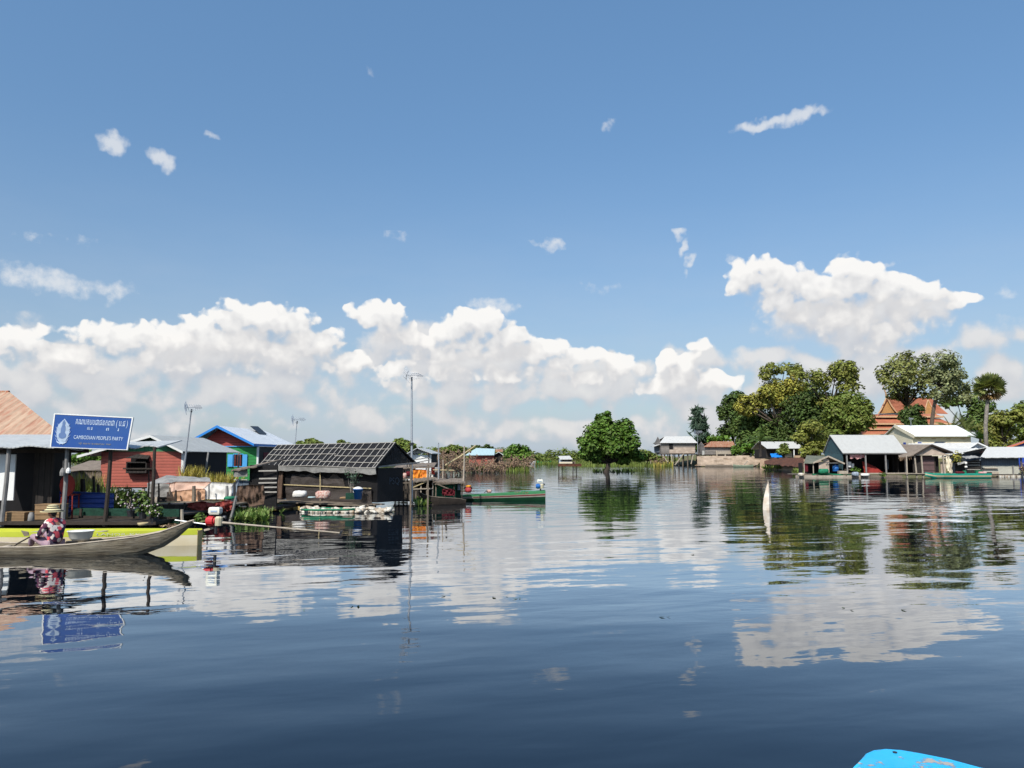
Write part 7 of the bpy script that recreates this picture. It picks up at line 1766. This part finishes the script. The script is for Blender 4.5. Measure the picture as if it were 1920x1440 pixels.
tree('grove_tree', 'rounded green tree at the right side of the grove', 152, (1600, 862), [(1594, 752, 32, 22), (1616, 764, 20, 18), (1572, 772, 29, 25), (1598, 785, 32, 26), (1622, 782, 14, 16), (1574, 805, 31, 25), (1592, 815, 24, 20), (1560, 820, 22, 16)], 9800, .48, 'leaf_bush', tr=.36, seed=10, gaps=.45)
tree('mango_tree', 'yellow green mango tree in front of the grove beside the grey roof', 131, (1527, 866), [(1520, 800, 24, 14), (1502, 818, 18, 14), (1540, 822, 22, 16), (1528, 838, 18, 12), (1552, 838, 12, 14), (1512, 840, 12, 10), (1505, 848, 10, 8)], 4140, 0.41, 'leaf_olive', 'bark', .2, seed=11, gaps=.28)
tree('feathery_tree', 'tall feathery bluish tree rising alone behind the stilt house', 180, (1308, 862), [(1309, 772, 12, 8), (1308, 786, 17, 10), (1311, 800, 19, 12), (1309, 815, 19, 12), (1312, 830, 16, 12), (1318, 842, 14, 8)], 2600, .95, 'leaf_blue', tr=.3, seed=12, gaps=.16, ratio=5.5, up=.1)
tree('spreading_tree', 'tall airy tree with green left crown above the temple', 150, (1703, 820), [(1680, 685, 28, 22), (1702, 677, 28, 18), (1662, 698, 20, 16), (1722, 690, 24, 20), (1690, 708, 32, 20), (1725, 714, 24, 20), (1668, 722, 22, 18), (1654, 712, 12, 10), (1705, 735, 28, 16), (1732, 738, 18, 14), (1680, 740, 18, 10), (1740, 700, 16, 20), (1700, 665, 16, 8)], 7200, .44, 'leaf_grey_green', 'bark_dark', .40, seed=13, gaps=.12, fork=(1700, 762))
tree('spreading_tree', 'tall airy tree with greyer right crown above the temple', 140, (1745, 812), [(1760, 676, 28, 18), (1742, 674, 18, 14), (1785, 684, 24, 18), (1802, 702, 20, 18), (1772, 702, 30, 20), (1750, 700, 22, 20), (1815, 724, 16, 16), (1790, 728, 26, 18), (1765, 726, 26, 16), (1780, 744, 26, 12), (1808, 744, 18, 12), (1820, 738, 8, 10), (1755, 745, 16, 8)], 7800, .40, 'leaf_grey', 'bark', .36, seed=14, gaps=.08, fork=(1757, 728))
tree('round_bush', 'very dark round tree in front of the temple', 140, (1716, 815), [(1716, 778, 22, 18), (1704, 792, 16, 12), (1728, 792, 16, 14), (1715, 768, 14, 10)], 2800, .42, 'leaf_dark', tr=.25, seed=15, gaps=.5)
tree('background_tree', 'green tree mass behind the palms right of the temple', 172, (1810, 835), [(1790, 752, 24, 10), (1815, 750, 22, 10), (1832, 765, 20, 16), (1838, 790, 18, 20), (1770, 758, 12, 8), (1855, 760, 14, 14), (1820, 790, 24, 20)], 3400, .6, 'leaf_deep', tr=.3, seed=16, gaps=.4)
tree('broadleaf_tree', 'broad green tree behind the right end house', 122, (1885, 850), [(1880, 785, 26, 16), (1868, 805, 24, 18), (1895, 805, 28, 20), (1905, 778, 20, 14), (1880, 828, 30, 14), (1862, 830, 16, 12)], 5200, .42, 'leaf_olive', tr=.3, seed=17, gaps=.33)
tree('broadleaf_tree', 'darker tree cut by the right picture edge', 128, (1925, 850), [(1915, 765, 26, 14), (1935, 780, 30, 20), (1920, 805, 26, 20), (1950, 800, 30, 30), (1915, 828, 20, 14)], 4600, .42, 'leaf_bush', tr=.3, seed=18, gaps=.33)
tree('grove_tree', 'upper middle grove tree filling between yellowish and olive crowns', 176, (1515, 860), [(1515, 728, 26, 18), (1495, 742, 26, 18), (1530, 748, 26, 20), (1550, 770, 24, 20), (1505, 765, 28, 20)], 4200, .52, 'leaf_bush', tr=.35, seed=61, gaps=.4)
tree('undergrowth_bush', 'dark undergrowth bush behind the blue tarp and long house', 176, (1430, 862), [(1405, 842, 20, 14), (1430, 838, 22, 16), (1455, 840, 22, 14), (1390, 848, 14, 10)], 2200, .5, 'leaf_deep', tr=.15, seed=62, cat='bush', gaps=.5)
tree('undergrowth_bush', 'dark undergrowth bush behind the right end of the long house', 166, (1510, 862), [(1485, 838, 22, 16), (1510, 842, 20, 14), (1535, 840, 22, 14), (1560, 838, 20, 14)], 2200, .5, 'leaf_deep', tr=.15, seed=63, cat='bush', gaps=.5)
tree('young_tree', 'small leafy tree growing before the long house', 146, (1473, 862), [(1473, 838, 9, 8), (1466, 846, 9, 6), (1476, 848, 7, 6)], 700, .38, 'leaf_bush', tr=.1, seed=20)
tree('red_leaf_shrub', 'reddish orange shrub between long house and grey roof', 132, (1517, 866), [(1515, 855, 10, 7), (1525, 850, 8, 6), (1508, 860, 8, 5)], 575, 0.35, 'leaf_red' if 'leaf_red' in MATS else 'palm_dead', tr=.07, seed=21, cat='shrub')
tree('shore_bush', 'light green bushy tree between the two stilt houses', 178, (1322, 858), [(1318, 832, 14, 9), (1332, 824, 12, 8), (1312, 842, 12, 8), (1328, 840, 14, 8), (1345, 822, 12, 7)], 1500, .5, 'leaf_bright', tr=.15, seed=22, cat='bush')
tree('shore_bush', 'leafy bush on the mud wall beside the rusty roof', 164, (1385, 858), [(1382, 842, 10, 9), (1396, 846, 9, 8), (1404, 840, 12, 9), (1418, 846, 12, 8), (1428, 848, 9, 7)], 1800, .45, 'leaf_bright', tr=.15, seed=23, cat='bush')
def palms():
    rg = random.Random(31)
    # banana clumps
    for k, (px, py, Y, hgt, lab) in enumerate(((1412, 856, 163, 5.0, 'banana clump on the mud wall with drooping leaves'), (1362, 836, 174, 4.2, 'banana clump rising behind the rust roofed stilt house'), (1338, 838, 176, 3.6, 'pale banana clump between the stilt houses'))):
        b = P(px, py, Y); t = thing('banana_plant', lab, 'banana plant', b); mb = MB(); banana(mb, rg, b, hgt, 10, .45); mb.build('leaves', M('leaf_bright'), t); MB().tube([b - Vector((0, 0, 1)), b + Vector((0, 0, hgt * .35))], [.2, .12], 7).build('stem', M('reed_green'), t)
    for k, (px, py, Y, L, lab, mt) in enumerate(((1785, 812, 135, 4.6, 'pale feathery palm left of the sugar palm', 'palm_leaf'), (1812, 812, 133, 4.4, 'feathery palm with browning fronds behind the white roof', 'palm_leaf'), (1838, 828, 118, 2.6, 'low bright palm at the end of the white roof', 'leaf_bright'), (1425, 832, 121, 3.2, 'dark palm fronds hanging inside the grove', 'leaf_deep'))):
        b = P(px, py, Y); t = thing('feather_palm', lab, 'palm', b); mb = MB()
        for q in range(15):
            a = q * 2.4; el_ = rg.uniform(.35, 1.35); d = Vector((math.cos(a) * math.cos(el_), math.sin(a) * math.cos(el_), math.sin(el_))); frond(mb, rg, b + Vector((0, 0, .3)), d, L * rg.uniform(.8, 1.1), rg.uniform(.25, .6), 14, L * .15)
        mb.build('fronds', M(mt), t); MB().tube([b - Vector((0, 0, 2)), b + Vector((0, 0, .5))], [.22, .16], 7).build('trunk', M('bark'), t)
    # sugar palm
    Y = 112; b = P(1849, 850, Y); b.z = 1.5; top = P(1853, 742, Y); t = thing('sugar_palm', 'tall sugar palm with round fan crown and hanging dead leaves', 'palm', b)
    MB().tube([b, P(1848, 800, Y), P(1850, 770, Y), top], [.34, .27, .27, .24], 10).build('trunk', M('palm_bark'), t, True)
    def fan(mb, o, d, pet, R_, spread=2.3, n=15):
        d = d.normalized(); s = d.cross(Vector((0, 0, 1))); s = s.normalized() if s.length > .05 else Vector((1, 0, 0)); ra = rg.uniform(-1.1, 1.1); n2 = s.cross(d); s, n2 = s * math.cos(ra) + n2 * math.sin(ra), n2 * math.cos(ra) - s * math.sin(ra); c = o + d * pet; mb.tube([o, c], [.05, .03], 4)
        for k in range(n):
            a = -spread + 2 * spread * k / (n - 1); e = c + (d * math.cos(a) + s * math.sin(a)) * R_ * (1 - .12 * abs(a)) + n2 * rg.uniform(-.08, .08); w_ = (d * -math.sin(a) + s * math.cos(a)) * R_ * .11
            m_ = c.lerp(e, .6); mb.add([c, m_ - w_, e, m_ + w_], [(0, 1, 2, 3)])
    live, dead = MB(), MB(); cc = P(1854, 726, Y)
    for k in range(52):
        a = k * 2.399; zf = 1 - 1.6 * (k + .5) / 52; r_ = math.sqrt(max(0, 1 - zf * zf)); d = Vector((math.cos(a) * r_, math.sin(a) * r_, zf)); fan(live, cc, d + Vector((0, 0, .05)), rg.uniform(1.0, 1.6), rg.uniform(.95, 1.2))
    for k in range(16):
        a = k * 2.399; d = Vector((math.cos(a) * .6, math.sin(a) * .6, -.75)); fan(dead, cc + Vector((0, 0, -.3)), d, rg.uniform(.9, 1.3), rg.uniform(.8, 1.05), 1.6, 10)
    for k in range(7): d = Vector((rg.uniform(-.5, .5), rg.uniform(-.9, -.2), rg.uniform(-.3, .5))); fan(dead, cc, d, .4, .6, 1.5, 9)
    live.build('fan_leaves', M('palm_leaf'), t); dead.build('dead_leaves', M('palm_dead'), t)
palms()
# left and middle background
tree('background_tree', 'green tree topping out behind the black roof peak', 70, (758, 862), [(752, 832, 16, 10), (768, 838, 14, 10), (745, 842, 12, 9), (760, 848, 20, 10), (735, 838, 6, 6)], 2000, .30, 'leaf_bush', tr=.15, seed=41)
tree('background_tree', 'leafy treetop behind the middle of the black roof', 90, (582, 862), [(583, 828, 13, 6), (566, 832, 10, 5), (598, 832, 10, 5), (580, 840, 22, 8)], 1300, .34, 'leaf_bush', tr=.15, seed=42)
tree('background_tree', 'small treetop just showing over the black roof ridge', 92, (645, 862), [(642, 830, 8, 5), (652, 834, 10, 4), (640, 840, 12, 6)], 600, .34, 'leaf_bush', tr=.12, seed=43)
tree('background_tree', 'low green trees between shop and red house', 70, (165, 880), [(150, 857, 12, 8), (170, 854, 14, 10), (186, 860, 10, 10), (138, 862, 8, 6)], 1700, .3, 'leaf_bright', tr=.12, seed=44)
tree('shore_bush', 'rounded bright green bush right of the far red house', 125, (970, 872), [(968, 842, 18, 10), (985, 846, 12, 10), (955, 852, 12, 10), (975, 856, 22, 10), (990, 858, 10, 9)], 2600, .36, 'leaf_bright', tr=.15, seed=45, cat='bush')
tree('shore_bush', 'green bush behind the drowned brush by the far white house', 120, (830, 870), [(830, 846, 18, 8), (850, 842, 16, 8), (812, 850, 14, 8), (868, 846, 14, 8), (890, 845, 12, 6)], 2600, .38, 'leaf_bush', tr=.15, seed=46, cat='bush')
tree('shore_bush', 'green bush right behind the lone water tree', 170, (1212, 872), [(1208, 850, 14, 8), (1222, 856, 12, 7), (1200, 858, 16, 8), (1235, 862, 9, 5)], 1700, .45, 'leaf_bush', tr=.15, seed=47, cat='bush')
tree('bare_tree', 'scraggy treetop above the far red house roof', 150, (913, 870), [(913, 836, 5, 3), (905, 839, 5, 2), (920, 839, 6, 2), (895, 837, 6, 2), (885, 837, 4, 2)], 320, .4, 'leaf_dark', tr=.1, seed=48)
# drowned dry brush
def brush(name, label, px0, px1, py, Y, top, n, seed):
    rg = random.Random(seed); t = thing(name, label, 'brush', (WX((px0 + px1) / 2, Y), Y, 0)); mb = MB(); lb = MB()
    for k in range(n):
        x = rg.uniform(px0, px1); g = P(x, py, Y + rg.uniform(-1.5, 2.5)); g.z = 0; hgt = WZ(top(x), Y) * rg.uniform(.5, 1.05); p = g
        d = Vector((rg.uniform(-.5, .5), rg.uniform(-.3, .3), 1)); pts = [g]
        for s in range(4): d = (d + Vector((rg.uniform(-.4, .4), rg.uniform(-.3, .3), 0))).normalized(); pts.append(pts[-1] + d * hgt / 3.6)
        mb.tube(pts, [.035, .03, .024, .016, .008], 4)
        for s in range(5):
            q = pts[rg.randint(1, 4)]; e = q + Vector((rg.uniform(-1, 1), rg.uniform(-.6, .6), rg.uniform(-.1, .9))) * hgt * .25; mb.tube([q, (q + e) / 2 + Vector((0, 0, .06)), e], [.016, .012, .006], 3)
            for _ in range(3): leaf(lb, e + Vector((rg.uniform(-.2, .2), rg.uniform(-.2, .2), rg.uniform(-.15, .15))), Vector((rg.uniform(-1, 1), -.6, rg.uniform(0, 1))), .20, rg)
    mb.build('branches', M('twig'), t); lb.build('dry_leaves', M('leaf_dry'), t)
brush('dry_brush', 'brown dry brush drowned beside the far white house', 812, 872, 885, 92, lambda x: 845 + abs(x - 836) * .25, 70, 51)
brush('dry_brush', 'pale brown brush in front of the far red house', 872, 948, 882, 104, lambda x: 862, 70, 52)
brush('dry_brush', 'twiggy brush along the water right of the far red house', 945, 996, 879, 118, lambda x: 858, 40, 53)
brush('dry_brush', 'twiggy debris at the left foot of the tallest stilt house', 1222, 1246, 874, 168, lambda x: 858, 16, 54)
# floating grass and reeds
def reedbed(px0, px1, py0, py1, n, h0, h1, m='reed_green', seed=1, w_=.05, name='reed_bed'):
    rg = random.Random(seed); mb = MB(); blades(mb, rg, n, lambda r: G(r.uniform(px0, px1), r.uniform(py0, py1)), h0, h1, w_, .5); o = mb.build(name, M(m)); tag(o, None, None, None, 'stuff')
reedbed(1088, 1262, 869.5, 875, 2400, .35, .95, seed=61, w_=.09)
reedbed(935, 992, 877, 884, 700, .3, 1.0, seed=62, w_=.06)
reedbed(870, 945, 879, 884, 420, .3, .9, 'leaf_bush', seed=63, w_=.06)
reedbed(1004, 1100, 868, 871, 700, .4, 1.0, seed=64, w_=.12)
reedbed(1110, 1190, 882, 886.5, 120, .15, .5, 'leaf_dark', seed=65, w_=.10, name='floating_weeds')
reedbed(1165, 1186, 881, 884, 50, .15, .45, 'leaf_dark', seed=66, w_=.10, name='floating_weeds')
reedbed(1222, 1262, 871, 875, 420, .4, 1.2, 'grass_gold', seed=67, w_=.09)
# the far wood along the horizon
def far_wood():
    rg = random.Random(71); mb = MB(); L = []
    def top(x):
        for (a, ya), (b, yb) in zip(prof, prof[1:]):
            if a <= x <= b: return ya + (yb - ya) * (x - a) / (b - a)
        return 850
    prof = [(-300, 846), (100, 848), (400, 846), (700, 842), (800, 838), (870, 838), (930, 840), (960, 836), (990, 840), (1010, 847), (1040, 842), (1055, 837), (1075, 842), (1095, 846), (1130, 846), (1200, 848), (1225, 852), (1262, 856), (1300, 858)]
    x = -300
    while x < 1300:
        Y = rg.uniform(235, 285); yt = top(x) + rg.uniform(-1.5, 3.0); zt = WZ(yt, Y); c = P(x, 866, Y); r = rg.uniform(6, 13) * Y / FPX
        c.z = max(zt - r * .75, .6); L.append((c, r, r, max(zt - c.z, .6))); c2 = c.copy(); c2.z = c.z * .45; L.append((c2, r * 1.1, r, c.z * .55)); x += rg.uniform(5, 10) if x > 640 else 16
    crown(mb, rg, L, 26000, .62, .45, .5, .5, .4); o = mb.build('far_wood', M('leaf_bush')); tag(o, None, None, None, 'stuff')
far_wood()

# ---- specks of weed drifting on the open water
mb = MB(); rg = random.Random(91)
for k in range(16):
    g = G(rg.uniform(330, 1860), rg.uniform(980, 1180)); n = rg.randint(1, 2)
    for _ in range(n):
        q = g + Vector((rg.uniform(-.12, .12), rg.uniform(-.10, .10), .008)); leaf(mb, q, Vector((rg.uniform(-.3, .3), rg.uniform(-.3, .3), 1)), rg.uniform(.03, .075), rg, 2.4)
o = mb.build('drifting_leaves', M('leaf_dark')); tag(o, None, None, None, 'stuff')

# ---- labels of the uncounted stuff, groups of the repeated things, and wrap up
STUFF = {'dry_grass': ('dry yellow grass behind the blue low wall', 'grass'), 'green_weeds': ('light green weeds on the raft between shop and red house', 'weeds'), 'golden_reeds': ('golden reeds between red house and tarps', 'reeds'),
    'bottle_floats': ('heap of white plastic bottle floats before the black house', 'floats'), 'water_hyacinth': ('green water hyacinth floating at the edge of the rafts', 'water plants'), 'water_grass': ('low green grass growing out of the water', 'water plants'),
    'reed_bed': ('bright reeds standing in shallow water', 'reeds'), 'floating_weeds': ('dark weeds floating round the lone tree', 'weeds'), 'far_wood': ('low green wood along the far horizon', 'wood'), 'drifting_leaves': ('small leaves drifting on the open water', 'leaves')}
GROUPS = {'tv_aerial': 'TV aerials on poles', 'background_tree': 'trees showing behind the houses', 'grove_tree': 'trees of the right bank grove', 'olive_tree': 'olive green trees of the grove', 'broadleaf_tree': 'broad leaved trees on the right bank', 'mango_tree': 'dense rounded trees',
    'spreading_tree': 'tall airy trees above the temple', 'shore_bush': 'bushes along the shore', 'undergrowth_bush': 'undergrowth below the grove', 'banana_plant': 'banana plants on the bank', 'feather_palm': 'feather leaved palms', 'dry_brush': 'dry brush drowned in the water', 'stilt_house': 'stilt houses on the bank',
    'longtail_boat': 'longtail boats', 'wooden_canoe': 'wooden canoes', 'longtail_engine': 'longtail engines', 'log_raft': 'log rafts before the right houses', 'blue_gabled_house': 'blue gabled houses', 'far_skiff': 'skiffs far off', 'potted_plant': 'plants on the raft beside the shop', 'wooden_crate': 'crates in the shop',
    'rice_sack': 'sacks on the deck', 'laundry_pile': 'laundry in the open shed', 'foam_float': 'floats along the raft', 'cargo_bundle': 'cargo in the teal boat', 'tall_pole': 'tall poles on the landing stage', 'wooden_stake': 'stakes beside the shop', 'raft_bush': 'bushes on the rafts', 'young_tree': 'young trees'}
for o in bpy.data.objects:
    for k in ('_o', '_r'):
        if k in o: del o[k]
    if o.parent is None:
        b = o.name.split('.')[0]
        if b in STUFF and o.get('kind') == 'stuff': o['label'], o['category'] = STUFF[b]
        if b in GROUPS and 'group' not in o: o['group'] = GROUPS[b]
